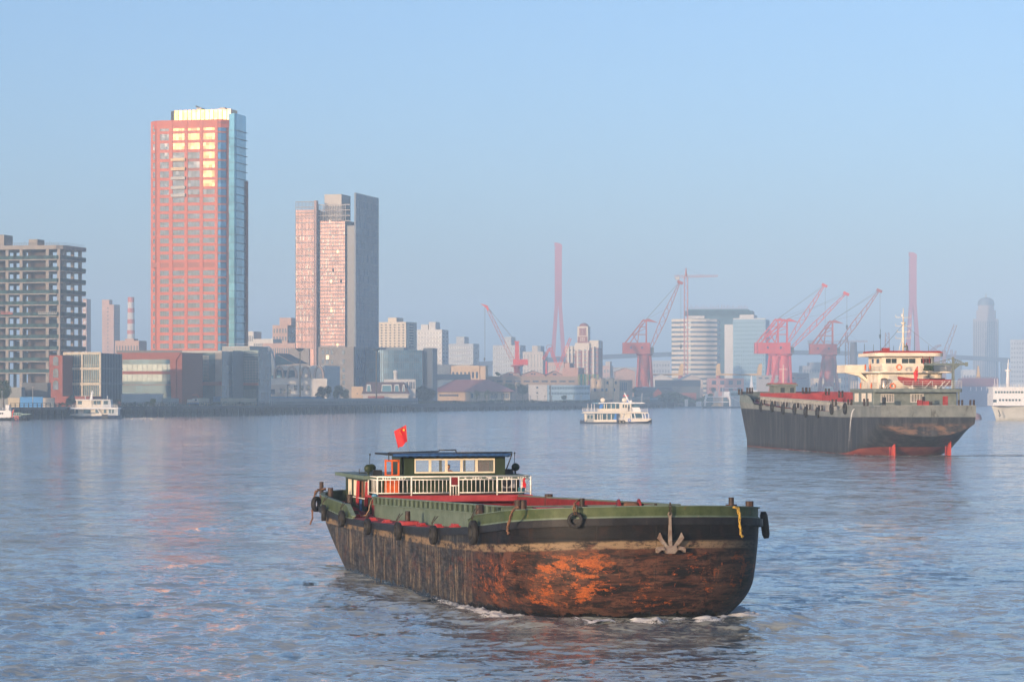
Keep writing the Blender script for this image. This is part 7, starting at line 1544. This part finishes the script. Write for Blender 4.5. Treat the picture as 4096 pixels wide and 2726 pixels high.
# mooring pontoon piles
# ---------------------------------------------------------------- boats
FW = mat('ferry_white', (.68, .62, .52), .5, var=.04); FWS = mat('ferry_bright_white', (.74, .74, .74), .45, var=.03); NAVY = mat('navy_hull', (.02, .045, .11), .5, var=.15); FBL = mat('ferry_blue', (.03, .18, .55), .5, var=.05)
FGL = glass('ferry_glass', (.04, .10, .14), .08, .1, 1.6, .5, (1, 1, 3)); TAN = mat('tan_deck', (.45, .36, .25), .8)
def boat_hull(par, L_, B, sh, m_, bow=1, rake=.12, z0=-.6, name='hull', blunt=2.0, sheer=.15):
    rows = []
    for k in range(21):
        u = k/20; f = 1.0
        e = (u-.72)/.28
        if e > 0: f = max(.03, (1-e**blunt))**.8
        e2 = (.08-u)/.08
        if e2 > 0: f *= 1-.25*e2
        z = sh*(1+sheer*max(0, u-.5)*2); rows.append([(u*L_ if q < 0 else u*L_*(1-rake*(1-q)*.5*(u**3)), y, zz) for q, y, zz in ((1, -B/2*f, z), (.3, -B/2*f*.93, z*.35), (0, -B/2*f*.75, z0), (0, B/2*f*.75, z0), (.3, B/2*f*.93, z*.35), (1, B/2*f, z))])
    m = MB(); m.grid(rows, closed=True, smooth=False); m.add(rows[0], [tuple(range(6))]); m.add(rows[-1], [tuple(range(6))]); 
    if bow < 0: m.v = [(L_-x, y, z) for x, y, z in m.v]
    return m.build(name, m_, par)
def rrail(par, pts, z, h, m_=FWS, step=1.2, name='railing', rails=3):
    m = MB()
    for a, b in zip(pts[:-1], pts[1:]):
        a, b = Vector(a+(0,)), Vector(b+(0,)); n = max(1, int((b-a).length/step))
        for k in range(n+1): p = a.lerp(b, k/n); m.bar((p.x, p.y, z), (p.x, p.y, z+h), .07)
        for q in range(1, rails+1): m.bar((a.x, a.y, z+h*q/rails), (b.x, b.y, z+h*q/rails), .06)
    m.build(name, m_, par)
# --- river ferry heading right
D = 904; k_ = D/FP; o = empty('river_ferry', (PX(2320, D), D, 0), 0, 'white and blue double deck river ferry under way in mid river', 'ferry'); X = lambda z: (2280+z/5.89-2320)*k_; Z = lambda y: PZ(1540+y/5.89, D)
boat_hull(o, X(1935), 6.5, 1.0, NAVY, blunt=2.5)
m = MB(); m.prism([(X(550), Z(862)), (X(1085), Z(862)), (X(1085), Z(806)), (X(550), Z(806))], 'y', -3.3, 3.3); m.build('side_skirt', FW, o); MB().prism([(X(1140), Z(862)), (X(1800), Z(850)), (X(1905), Z(800)), (X(1905), Z(785)), (X(1140), Z(796))], 'y', -3.26, 3.26).build('bow_bulwark', FW, o)
MB().box(X(385), X(550), -3.3, 3.3, Z(862), Z(675)).build('boarding_house', mat('ferry_grey', (.30, .32, .33), .6), o); MB().box(X(340), X(384), -3.0, 3.0, Z(855), Z(672)).build('boarding_pillar', FW, o)
for a, c in ((400, 456), (475, 530)): f = MB().box(X(a)-.06, X(c)+.06, -3.36, -3.302, Z(790), Z(692)).build('window_frame', FW, o); MB().box(X(a), X(c), -3.40, -3.362, Z(784), Z(698)).build('pane', FGL, f)
MB().box(X(551), X(1110), -2.9, 2.9, Z(806)-.1, Z(665)).build('lower_saloon', FGL, o); MB().box(X(1420), X(1690), -2.6, 2.6, Z(785), Z(665)).build('forward_saloon', FGL, o); MB().box(X(1140), X(1419), -2.4, 2.4, Z(795), Z(665)).build('stair_lobby', FW, o)
for x in (560, 645, 705, 752, 862, 965): MB().box(X(x)-.12, X(x)+.14, -3.28, -2.91, Z(805), Z(676)).build('window_post', FW, o)
MB().prism([(X(1010), Z(805)), (X(1090), Z(805)), (X(1120), Z(670)), (X(1050), Z(670)), (X(1045), Z(720))], 'y', -3.31, -2.92).build('blue_panel', FBL, o)
for x, t in ((1420, .0), (1500, .25), (1680, .3), (1745, .35)): MB().bar((X(x)+.15, -3.0, Z(665)), (X(x+25)+.1, -3.2, Z(785)), .28).build('raked_post', FWS, o)
for a, c in ((1270, 1215), (1845, 1845)): MB().bar((X(a), -2.6, Z(665)), (X(c), -2.9, Z(795)), .2).build('stair_rail', FWS, o)
MB().prism([(X(270), Z(655)), (X(330), Z(620)), (X(1825), Z(630)), (X(1835), Z(660)), (X(1200), Z(660))], 'y', -3.5, 3.5).build('upper_deck_band', FW, o)
MB().box(X(650), X(1165), -2.8, 2.8, Z(618), Z(548)).build('upper_side', FW, o); MB().box(X(680), X(1165), -2.7, 2.7, Z(548)-.02, Z(440)).build('upper_saloon', FGL, o); MB().box(X(1166), X(1435), -2.7, 2.7, Z(625), Z(435)).build('upper_cabin', FW, o)
for x in (800, 855, 962, 1068, 1160): MB().box(X(x)-.1, X(x)+.12, -2.82, -2.71, Z(548), Z(440)).build('window_post', FW, o)
for x in (1232, 1292, 1358): MB().box(X(x), X(x+38), -2.76, -2.71, Z(530), Z(455)).build('pane', FGL, o)
MB().prism([(X(680), Z(550)), (X(740), Z(548)), (X(785), Z(445)), (X(700), Z(445))], 'y', -2.84, -2.72).build('blue_panel', FBL, o)
wh_ = MB().prism([(X(1436), Z(650)), (X(1650), Z(650)), (X(1655), Z(600)), (X(1630), Z(520)), (X(1450), Z(520))], 'y', -2.5, 2.5).build('wheelhouse', FWS, o); MB().prism([(X(1452), Z(519)), (X(1628), Z(519)), (X(1605), Z(450)), (X(1452), Z(450))], 'y', -2.4, 2.4).build('windscreen', FGL, wh_)
MB().prism([(X(660), Z(432)), (X(675), Z(412)), (X(1000), Z(402)), (X(1700), Z(404)), (X(1765), Z(420)), (X(1760), Z(430)), (X(1300), Z(432)), (X(900), Z(425))], 'y', -3.2, 3.2).build('sun_roof', FWS, o); MB().prism([(X(520), Z(418)), (X(660), Z(405)), (X(660), Z(432)), (X(530), Z(425))], 'y', -3, 3).build('awning', mat('pale_blue_awning', (.22, .42, .58), .6), o)
m = MB()
for x in (417, 500, 568): m.bar((X(x), -3.1, Z(615)), (X(x-3), -3.1, Z(435)), .14)
m.build('awning_post', FWS, o)
rrail(o, [(X(660), -3.3), (X(300), -3.3), (X(300), 3.3)], Z(615), .95, rails=4); rrail(o, [(X(1175), -3.3), (X(1430), -3.3)], Z(615), .8); rrail(o, [(X(1655), -3.2), (X(1815), -3.0)], Z(615), .9, rails=4); rrail(o, [(X(1140), -3.3), (X(1850), -2.6)], Z(796), .4)
for x in (773, 1277): MB().lathe([(0, -.15), (.62, -.15), (.74, -.06), (.74, .08), (0, .12)], (X(x), 0, Z(348)), 24, 'y').build('round_lantern', TAN if False else FW, o)
MB().prism([(X(1340), Z(400)), (X(1400), Z(400)), (X(1350), Z(280)), (X(1290), Z(178)), (X(1268), Z(180)), (X(1318), Z(290))], 'y', -.5, .5).build('raked_mast', FWS, o); MB().prism([(X(1345), Z(400)), (X(1380), Z(400)), (X(1335), Z(320))], 'y', -.53, -.501).build('mast_stripe', FBL, o); MB().bar((X(1255), 0, Z(248)), (X(1375), 0, Z(245)), .35).build('radar_bar', REDC, o)
MB().box(X(1400), X(1455), -.8, .8, Z(400), Z(355)).build('roof_box', FWS, o); MB().tube((X(1688), 0, Z(400)), (X(1700), 0, Z(180)), .06).build('antenna', FWS, o)
m = MB(); m.torus((X(1388), -3.35, Z(822)), .38, .12, 'y', 16, 6); m.build('life_ring', FBL, o)
for x in (1163, 1245): MB().torus((X(x), -3.3, Z(865)), .5, .2, 'y', 14, 6).build('side_tyre', M_RUBBER, o)
MB().torus((X(1900), -1.0, Z(845)), .7, .3, 'x', 14, 6).build('bow_tyre', M_RUBBER, o); MB().box(X(1085), X(1139), -3.32, 3.0, Z(862), Z(670)).build('door_recess', NAVY, o)
# deck crowd: four small standing people
def tiny_person(loc, lab, shirt, rz=0):
    vs = [(0, 0, .92), (0, 0, 1.2), (0, 0, 1.42), (0, 0, 1.52), (.09, 0, .88), (.11, 0, .45), (.10, 0, .04), (-.09, 0, .88), (-.11, 0, .45), (-.10, 0, .04), (.2, 0, 1.38), (.25, -.04, 1.1), (.2, -.16, .9), (-.2, 0, 1.38), (-.25, -.04, 1.1), (-.2, -.16, .9)]
    es = [(0, 1), (1, 2), (2, 3), (0, 4), (4, 5), (5, 6), (0, 7), (7, 8), (8, 9), (2, 10), (10, 11), (11, 12), (2, 13), (13, 14), (14, 15)]
    p = person('person', loc, rz, (vs, es, [.15, .14, .15, .05, .1, .07, .05, .1, .07, .05, .06, .045, .035, .06, .045, .035]), lab, shirt, HAIR); head(p, (0, -.01, 1.65), (0, -1, 0), HAIR); hand(p, (.2, -.2, .85), (0, -.5, -1)); hand(p, (-.2, -.2, .85), (0, -.5, -1))
tiny_person(Vector((PX(2320, D)+X(1370), D-3.0, Z(618))), 'person in dark clothes standing by the upper deck rail of the river ferry', M_BLACK); tiny_person(Vector((PX(2320, D)+X(1775), D-2.0, Z(800))), 'person in dark blue standing on the bow deck of the river ferry', NAVY)
# --- moored ferry at the dock
D = 1090; k_ = D/FP; o = empty('moored_ferry', (PX(280, D), D, 0), 0, 'white double deck ferry moored at the dock on the left', 'ferry'); X = lambda z: (z/4.207-280)*k_; Z = lambda y: PZ(1540+y/4.207, D)
boat_hull(o, X(2030), 8, Z(505), NAVY, bow=-1, blunt=2.2, sheer=.02); MB().prism([(X(1200), Z(505)), (X(1205), Z(485)), (X(1400), Z(468)), (X(1800), Z(490)), (X(1815), Z(510)), (X(1400), Z(518))], 'y', -4.1, 3).build('bow_bulwark', FW, o)
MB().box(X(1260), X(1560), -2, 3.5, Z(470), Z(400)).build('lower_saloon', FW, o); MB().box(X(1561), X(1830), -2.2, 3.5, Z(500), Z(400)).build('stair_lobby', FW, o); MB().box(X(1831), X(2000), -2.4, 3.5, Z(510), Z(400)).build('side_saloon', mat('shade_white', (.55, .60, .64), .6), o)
for a, c in ((1290, 1330), (1420, 1530), (1620, 1680), (1760, 1800), (1850, 1880), (1900, 1930)): MB().box(X(a), X(c), -2.5, -2.41, Z(468), Z(405)).build('pane', FGL, o)
MB().box(X(1215), X(2015), -4.2, 4, Z(400), Z(374)).build('upper_deck_band', FWS, o); MB().box(X(1300), X(1560), -2.6, 2.5, Z(373), Z(250)).build('wheelhouse', FW, o); MB().box(X(1561), X(1740), -2.2, 2.5, Z(373), Z(250)).build('upper_cabin', FW, o); MB().box(X(1741), X(1880), -2.4, 2.5, Z(373), Z(250)).build('aft_cabin', MATS['shade_white'], o)
for a, c in ((1325, 1395), (1590, 1630), (1650, 1700), (1760, 1830)): MB().box(X(a), X(c), -2.66, -2.61 if a < 1500 else -2.3, Z(320), Z(262)).build('pane', FGL, o)
MB().prism([(X(1285), Z(250)), (X(1290), Z(236)), (X(1870), Z(238)), (X(1880), Z(250))], 'y', -3.4, 3.2).build('sun_roof', FWS, o)
for x in (1440, 1812): MB().lathe([(0, -.15), (.65, -.15), (.75, 0), (0, .15)], (X(x), 0, Z(203)), 20, 'x').build('round_lantern', FWS, o)
MB().prism([(X(1510), Z(236)), (X(1555), Z(236)), (X(1562), Z(90)), (X(1550), Z(90))], 'y', -.4, .4).build('mast', FWS, o); MB().bar((X(1520), 0, Z(125)), (X(1585), 0, Z(125)), .2).build('radar_bar', FWS, o)
rrail(o, [(X(1240), -4.0), (X(1300), -4.0), (X(1300), -4.01)], Z(374), 1.1); rrail(o, [(X(1570), -4.0), (X(2000), -4.0)], Z(374), 1.1, rails=4); MB().box(X(1740), X(1840), -4.25, -4.15, 0.1, Z(490)).build('fender', M_BLACK, o)
MB().bar((X(1660), -3, Z(400)), (X(1720), -3.2, Z(485)), .3).build('raked_post', FWS, o)
# pontoon gangway between dock and ferry
o = empty('pontoon', (PX(262, 1085), 1085, 0), 0, 'small grey pontoon with blue gangway left of the moored ferry', 'pontoon'); w_ = 24*1085/FP; MB().box(-1, w_*1.2, -1, 6, -.5, 1.0).build('deck', NAVY, o); rrail(o, [(0, -.8), (w_, -.8)], 1.0, 1.2, m_=BLUEG); MB().prism([(0, 1.0), (.4, 1.0), (w_*.9, 4.6), (w_*.7, 4.8)], 'y', 1, 2.4).build('gangway', BLUEG, o)
# --- tug at the left edge
D = 1010; k_ = D/FP; o = empty('tug', (PX(-60, D), D, 0), 0, 'small work boat with white cabin and dark hull at the left edge', 'tug boat'); X = lambda z: (z/4.207+60)*k_; Z = lambda y: PZ(1540+y/4.207, D)
boat_hull(o, X(525), 7, Z(545), mat('tug_hull', (.05, .065, .075), .6, var=.2), blunt=3, sheer=.55); MB().box(X(-200), X(200), -2.2, 2.4, Z(545), Z(425)).build('cabin', FWS, o); MB().box(X(205), X(370), -2.0, 2.0, Z(525), Z(460)).build('fore_cabin', mat('pale_green', (.30, .42, .36), .6), o)
for a, c in ((232, 252), (262, 282), (300, 325), (335, 352)): MB().box(X(a), X(c), -2.08, -2.01, Z(500), Z(470)).build('pane', FGL, o)
for x in (28, 60): MB().lathe([(0, -.05), (.3, -.05), (.3, .05), (0, .05)], (X(x), -2.23, Z(472)), 10, 'y').build('porthole', M_BLACK, o)
rrail(o, [(X(-200), -2.1), (X(185), -2.1), (X(185), 2)], Z(425), 1.1, rails=3); MB().box(X(100), X(160), -1, 1, Z(425), Z(330)).build('searchlight_box', FWS, o); MB().prism([(X(345), Z(460)), (X(390), Z(478)), (X(515), Z(478)), (X(510), Z(492)), (X(340), Z(500))], 'y', -2, 2).build('foredeck', MATS['pale_green'], o)
for x in (290, 320): MB().cbox((X(x), -3.4, Z(545)), .9, .4, 1.6).build('orange_lifejacket', CORAL, o)
for k in range(6): MB().torus((X(60+80*k), -3.5, Z(575)), .55, .22, 'y', 12, 6).build('side_tyre', M_RUBBER, o)
flag('flag', Vector((PX(55, D-2), D-2, Z(450))), Vector((PX(57, D-2), D-2, Z(390))), .9, 2.4, 'small red flag on the tug at the left edge', droop=.6, pole_r=.06)
# --- white ship at the right edge
D = 1010; k_ = D/FP; o = empty('white_ship', (PX(3962, D), D, 0), 0, 'white passenger ship cut by the right edge, bow toward the left', 'ship'); X = lambda p: (p-3962)*k_; Z = lambda py: PZ(py, D); WS_ = mat('ship_hull_white', (.50, .50, .47), .5, var=.08, scale=.3)
rows = []
for k in range(25):
    u = k/24; x = X(3985)+u*34; f = min(1, (u/.45))**.7; zt = Z(1616)+ .5*(1-u)
    rows.append([(x - (2.2*(1-u)**2)*(q), y*f, z) for q, y, z in ((1.0, -6.2, zt), (.6, -5.0, 4.2), (.2, -3.6, 1.6), (0, -2.6, -.5), (0, 2.6, -.5), (.2, 3.6, 1.6), (.6, 5.0, 4.2), (1.0, 6.2, zt))])
m = MB(); m.grid(rows, closed=True); m.add(rows[0], [tuple(range(8))]); m.add(rows[-1], [tuple(range(8))]); m.build('hull', WS_, o)
MB().box(X(3961), X(4130), -6, 6, Z(1616)-.5, Z(1572)).build('lower_deckhouse', FWS, o); MB().prism([(X(3961), -6.2), (X(4130), -6.2), (X(4130), 6), (X(3965), 6)], 'z', Z(1572)+.003, Z(1553)).build('bridge', FWS, o); MB().prism([(X(3958), -6.6), (X(4130), -6.6), (X(4130), 6.5), (X(3962), 6.5)], 'z', Z(1553)+.003, Z(1547)).build('bridge_roof', FWS, o)
for k in range(11): MB().box(X(3968+11.5*k), X(3968+11.5*k+7.5), -6.28, -6.21, Z(1575)+.3, Z(1567)+.3).build('window', FGL, o)
for k in range(7): MB().box(X(3984+13*k), X(3984+13*k+8), -6.1, -6.01, Z(1603), Z(1595)).build('window', FGL, o)
MB().box(X(3961), X(3975), -6.12, -6.01, Z(1608), Z(1597)).build('dark_recess', FGL, o)
m = MB(); m.tube((X(4032), 0, Z(1547)), (X(4032), 0, Z(1480)), .75, .6, 8); m.tube((X(4032), 0, Z(1480)), (X(4034), 0, Z(1436)), .35, .15, 8); m.bar((X(4020), 0, Z(1480)), (X(4045), 0, Z(1480)), .4); m.lathe([(0, Z(1486)), (1.0, Z(1484)), (1.0, Z(1478)), (0, Z(1476))], (X(4033), 0, 0), 10); m.bar((X(4028), 0, Z(1455)), (X(4040), 0, Z(1455)), .2); m.build('mast', FWS, o)
for px in (3972, 3983, 4049, 4070): MB().tube((X(px), -4, Z(1547)), (X(px-2), -4, Z(1515 if px < 4000 else 1536)), .1).build('antenna', FWS, o)
m = MB(); m.cbox((X(3989), -4.3, Z(1650)), .25, .3, 2.2, ry=R(-20)); m.prism([(X(3984), Z(1658)), (X(3990), Z(1662)), (X(3996), Z(1655)), (X(3990), Z(1666))], 'y', -4.6, -4.2); m.build('anchor', M_BLACK, o)
for k in range(5): MB().cbox((X(3984)+k*.55, -5.95+.0*k, Z(1622)), .36, .08, .5).build('name_letter', M_BLACK, o) if k != 9 else None
rrail(o, [(X(3961), -6.3), (X(4120), -6.3)], Z(1547), .9)
# --- big laid-up hull in the haze and the buoy
D = 2450; k_ = D/FP; o = empty('bulk_carrier', (PX(3838, D), D, 0), 0, 'large hazy blue and dull red ship hull moored behind the coaster at the right', 'ship'); X = lambda p: (p-3838)*k_; Z = lambda py: PZ(py, D)
MB().prism([(X(3838), 0), (X(3990), 0), (X(3994), Z(1545)), (X(3838), Z(1545))], 'y', 0, 24).build('hull', mat('bulk_blue', (.10, .12, .24), .7, var=.05), o); MB().prism([(X(3838), Z(1545)+.01), (X(3994), Z(1545)+.01), (X(3995), Z(1512)), (X(3850), Z(1512))], 'y', .2, 23).build('upper_works', mat('bulk_red', (.20, .07, .10), .8, var=.1), o)
m = MB()
for k in range(22): m.bar((X(3852+6.4*k), 1, Z(1512)), (X(3852+6.4*k), 1, Z(1506)), .5)
m.build('deck_posts', MATS['bulk_red'], o)
for px in (3882, 3904, 3925, 3945): MB().box(X(px), X(px+2), -.2, -.002, Z(1562), Z(1547)).build('white_mark', FWS, o)
MB().prism([(X(3910), Z(1512)), (X(3926), Z(1512)), (X(3919), Z(1462)), (X(3916), Z(1462))], 'y', 5, 8).build('mast', YEL, o)
D = 1050; o = MB().lathe([(0, -1), (1.9, -.8), (2.1, .6), (1.6, 1.9), (.6, 2.4), (0, 2.5)], (0, 0, 0), 16).build('mooring_buoy', mat('buoy_grey', (.22, .15, .18), .6, var=.1)); o.location = (PX(3905, D), D, 0); tag(o, 'round grey mooring buoy floating between the coaster stern and the white ship', 'buoy')
# --- moored ferries by the pier, right middle
D = 2050; k_ = D/FP; o = empty('pier_ferry', (PX(2816, D), D, 0), 0, 'pale two deck ferry moored stern-on left of the coaster bow', 'ferry'); X = lambda z: (2600+z/5.89-2816)*k_; Z = lambda y: PZ(1480+y/5.89, D)
MB().prism([(X(1240), -.3), (X(1850), -.3), (X(1860), Z(850)), (X(1230), Z(850))], 'y', 0, 8).build('hull', NAVY, o); MB().box(X(1490), X(1730), 1, 8, Z(850), Z(620)).build('deckhouse', mat('ferry_pinkish', (.52, .42, .36), .6), o)
MB().box(X(1345), X(1489), 1.2, 8, Z(850), Z(640)).build('saloon', FGL, o); MB().box(X(1731), X(1820), 1.2, 8, Z(850), Z(640)).build('saloon', FGL, o); MB().box(X(1268), X(1850), -1, 8, Z(752), Z(735)).build('deck_band', FWS, o); MB().box(X(1330), X(1850), -.6, 8, Z(632), Z(612)).build('upper_deck_band', FWS, o)
for sg, xa, xb in ((-1, 1300, 1345), (1, 1890, 1850)): MB().sweep([(X(xa), 0, Z(850)), (X(xa+(3 if sg < 0 else -3)), 0, Z(700)), (X(xb), 0, Z(555))], .8, 6).build('curved_post', FWS, o)
MB().box(X(1530), X(1590), 2, 5, Z(610), Z(490)).build('funnel', FW, o); MB().box(X(1740), X(1880), 2, 6, Z(610), Z(500)).build('wheelhouse', FWS, o)
for x in (1605, 1715): MB().tube((X(x), 3, Z(610)), (X(x)+.4, 3, Z(360)), .35, .2, 6).build('mast', FWS, o)
MB().prism([(X(1430), Z(848)), (X(1520), Z(768)), (X(1640), Z(768)), (X(1710), Z(848))], 'y', -.8, -.3).build('stern_ramp', CREAMB, o)
o = empty('pier_boat', (PX(2920, 2080), 2080, 0), 0, 'pale blue passenger boat half hidden by the coaster bow', 'boat'); X = lambda p: (p-2920)*2080/FP; Z = lambda py: PZ(py, 2080); c_ = mat('pale_cyan', (.34, .48, .54), .6)
MB().prism([(X(2916), -.3), (X(3010), -.3), (X(3010), Z(1625)), (X(2916), Z(1625))], 'y', 0, 6).build('hull', NAVY, o); MB().box(X(2920), X(3008), 1, 6, Z(1625), Z(1590)).build('saloon', c_, o); MB().box(X(2922), X(2960), 2, 6, Z(1588), Z(1562)).build('wheelhouse', c_, o); MB().box(X(2925), X(2955), 1.8, 1.99, Z(1582), Z(1570)).build('window', FGL, o)
m = MB()
for k in range(16): m.bar((X(2922+5*k), .7, Z(1625)), (X(2922+5*k), .7, Z(1592)), .3)
m.build('side_posts', FWS, o); MB().bar((X(2918), .5, Z(1583)), (X(2955), .5, Z(1605)), .5).build('stair', FWS, o); MB().prism([(X(2900), Z(1550)), (X(2950), Z(1550)), (X(2950), Z(1552)), (X(2900), Z(1552))], 'y', 0, 6).build('canopy', FWS, o) 
o = empty('pier_boat', (PX(3002, 2080), 2080, 0), 0, 'white boat mast and wheelhouse rising behind the coaster bow', 'boat'); MB().prism([(-3, Z(1625)), (6, Z(1625)), (5, Z(1560)), (-2, Z(1560))], 'y', 0, 5).build('wheelhouse', FWS, o); MB().prism([(-.6, Z(1560)), (2.4, Z(1560)), (1.0, Z(1500)), (.6, Z(1500))], 'y', 1, 3).build('mast', FWS, o); MB().box(-4, 8, -.5, 6, 0, Z(1625)-.01).build('hull', NAVY, o)
# floating pier left of the pier ferry
o = empty('floating_pier', (PX(2698, 2080), 2080, 0), 0, 'low pale floating pier beside the moored ferry at mid right', 'pier'); X = lambda p: (p-2698)*2080/FP
MB().box(0, X(2814), 0, 5, -.3, 1.3).build('pontoon', BLUEG, o); rrail(o, [(0, 0), (X(2814), 0)], 1.3, 2.2, step=3, m_=WHT); MB().box(X(2740), X(2752), 0, 4, 1.3, 6.5).build('ticket_hut', WHT, o); MB().box(X(2785), X(2806), 0, 4, 1.3, 5.0).build('shelter', MATS['shade_white'], o)
# ---------------------------------------------------------------- foam
_fm, _fn, _fb = _new('foam_water'); g_ = _fn.nodes; l_ = _fn.links; _fb.inputs['Base Color'].default_value = (.72, .72, .70, 1); _fb.inputs['Roughness'].default_value = .8
_t = g_.new('ShaderNodeTexCoord'); _no = g_.new('ShaderNodeTexNoise'); _no.inputs['Scale'].default_value = 17.0; _no.inputs['Detail'].default_value = 6; _no.inputs['Roughness'].default_value = .75; l_.new(_t.outputs['Object'], _no.inputs[0])
_at = g_.new('ShaderNodeAttribute'); _at.attribute_name = 'dens'; _ad = g_.new('ShaderNodeMath'); _ad.operation = 'ADD'; l_.new(_no.outputs[0], _ad.inputs[0]); l_.new(_at.outputs['Fac'], _ad.inputs[1])
_mr = g_.new('ShaderNodeMapRange'); _mr.inputs[1].default_value = .98; _mr.inputs[2].default_value = 1.10; l_.new(_ad.outputs[0], _mr.inputs[0]); l_.new(_mr.outputs[0], _fb.inputs['Alpha'])
def foam_band(line, width, dens, lift, name, label, seed=1, nw=18):
    """ragged strip of broken water: line of (point, outward normal) pairs"""
    rr = random.Random(seed); m = MB(); rows = []; dv = []; ph = [rr.uniform(0, 6.28) for _ in range(8)]
    for i, (p, nrm) in enumerate(line):
        r = []; t = i*.35; wv = width(i/(len(line)-1)); lf = lift(i/(len(line)-1)); dd = dens(i/(len(line)-1))
        for k in range(nw+1):
            u = k/nw; z = .03 + lf*math.sin(math.pi*min(1, u*1.25))**1.0*(.6+.4*math.sin(t*2.1+ph[0])*math.sin(t*.9+u*4+ph[1])) + .05*rr.uniform(-1, 1)*(lf > .03)
            q = p + nrm*(wv*u*(1+.25*math.sin(t*1.3+ph[2])) - .12) + Vector((0, 0, z)); r.append(q); dv.append(dd*(1-(abs(u-.28)/.72)**1.5 if u > .28 else 1) + .10*math.sin(t*1.7+ph[3])*math.sin(t*.6+u*5) + rr.uniform(-.13, .13))
        rows.append(r)
    m.grid(rows); o = m.build(name, _fm, fix=False); a = o.data.attributes.new('dens', 'FLOAT', 'POINT'); a.data.foreach_set('value', dv); tag(o, label, 'foam', kind='stuff'); return o
wl = OUT(0.02); WL = []
for j, (v, s) in enumerate(wl):
    if s > 34 and v < 0 or (v > 0 and s > 16): continue
    a = wl[max(0, j-1)]; b_ = wl[min(len(wl)-1, j+1)]; d = Vector((b_[0]-a[0], b_[1]-a[1], 0)).normalized(); n_ = Vector((d.y, -d.x, 0))
    c = Vector((v, s, 0)); n_ = n_ if n_.dot(Vector((v, s-14, 0))) > 0 else -n_; WL.append((BO+bux*v+buy*s, (bux*n_.x+buy*n_.y).normalized()))
fine = []
for (p, n_), (p2, n2) in zip(WL[:-1], WL[1:]):
    k = max(1, int((p2-p).length/.12))
    for i in range(k): f = i/k; fine.append((p.lerp(p2, f), n_.lerp(n2, f).normalized()))
def bowf(u):
    s = abs(u-.66)/.30; return max(0, 1-s**2)
foam_band(fine, lambda u: .6+1.5*bowf(u), lambda u: .38+.44*bowf(u)-.05*(u < .2), lambda u: .02+.20*bowf(u), 'bow_wave_foam', 'white foam of the bow wave along the rusty barge waterline')
def wake(points, w, dn, nm, lab, seed):
    pts = [Vector(p) for p in points]; ln = []
    for a, b_ in zip(pts[:-1], pts[1:]):
        n_ = Vector((-(b_-a).y, (b_-a).x, 0)).normalized(); n_ = n_ if n_.y < 0 else -n_; k = max(2, int((b_-a).length/.6)); ln += [(a.lerp(b_, i/k)-n_*w*.5, n_) for i in range(k)]
    foam_band(ln, lambda u: w, lambda u: dn, lambda u: .04, nm, lab, seed)
wake([tos(-9.0, 60, 0), tos(-7.6, 40, 0), tos(-7.4, 12, 0), tos(-6.2, 5, 0)], 1.6, .42, 'hull_wake_foam', 'thin foam along the port waterline of the coaster', 3)
wake([tos(-7.5, 5.5, 0), tos(-2, 4.8, 0), tos(4, 4.6, 0), tos(9, 5.5, 0), tos(17, 7, 0), tos(26, 9, 0)], 4.0, .52, 'stern_wake_foam', 'churned foam around the coaster rudders', 5)
wake([Vector((PX(2480, 898), 899, 0)), Vector((PX(2610, 898), 898, 0))], 3.5, .62, 'ferry_bow_foam', 'white bow foam of the river ferry', 6)
# discharge spout on the coaster side
m = MB(); y0 = s_y(3417, -7.2); rows = []
for k in range(16):
    f = k/15; x = -7.1-1.5*f**.7; y = y0-2.0*f; z = s_z(1638, -7.2, y0)*(1-f**1.6)+.1; w_ = .06+.5*f; rows.append([tos(x, y-w_, z), tos(x-.1, y, z+.05), tos(x, y+w_, z)])
m.grid(rows); o = m.build('water_spout', _fm, fix=False); a = o.data.attributes.new('dens', 'FLOAT', 'POINT'); a.data.foreach_set('value', [.62-.22*(i//3)/15 for i in range(48)]); tag(o, 'thin white jet of water pouring from the coaster side', 'water jet')
# ---------------------------------------------------------------- haze over the river and the city
_m = bpy.data.materials.new('haze_air'); _m.use_nodes = True; _n = _m.node_tree; _n.nodes.clear()
_o = _n.nodes.new('ShaderNodeOutputMaterial'); _v = _n.nodes.new('ShaderNodeVolumePrincipled')
_v.inputs['Color'].default_value = (.48,.71,1.0,1); _v.inputs['Density'].default_value = 0.00025; _v.inputs['Anisotropy'].default_value = -0.24
_n.links.new(_v.outputs[0], _o.inputs['Volume'])
_b = MB().box(-3400, 3400, -300, 9200, -6.0, 300).build('haze', _m); tag(_b, kind='stuff'); _b['label'] = 'pale blue haze over the river and the city'; _b.display_type = 'WIRE'
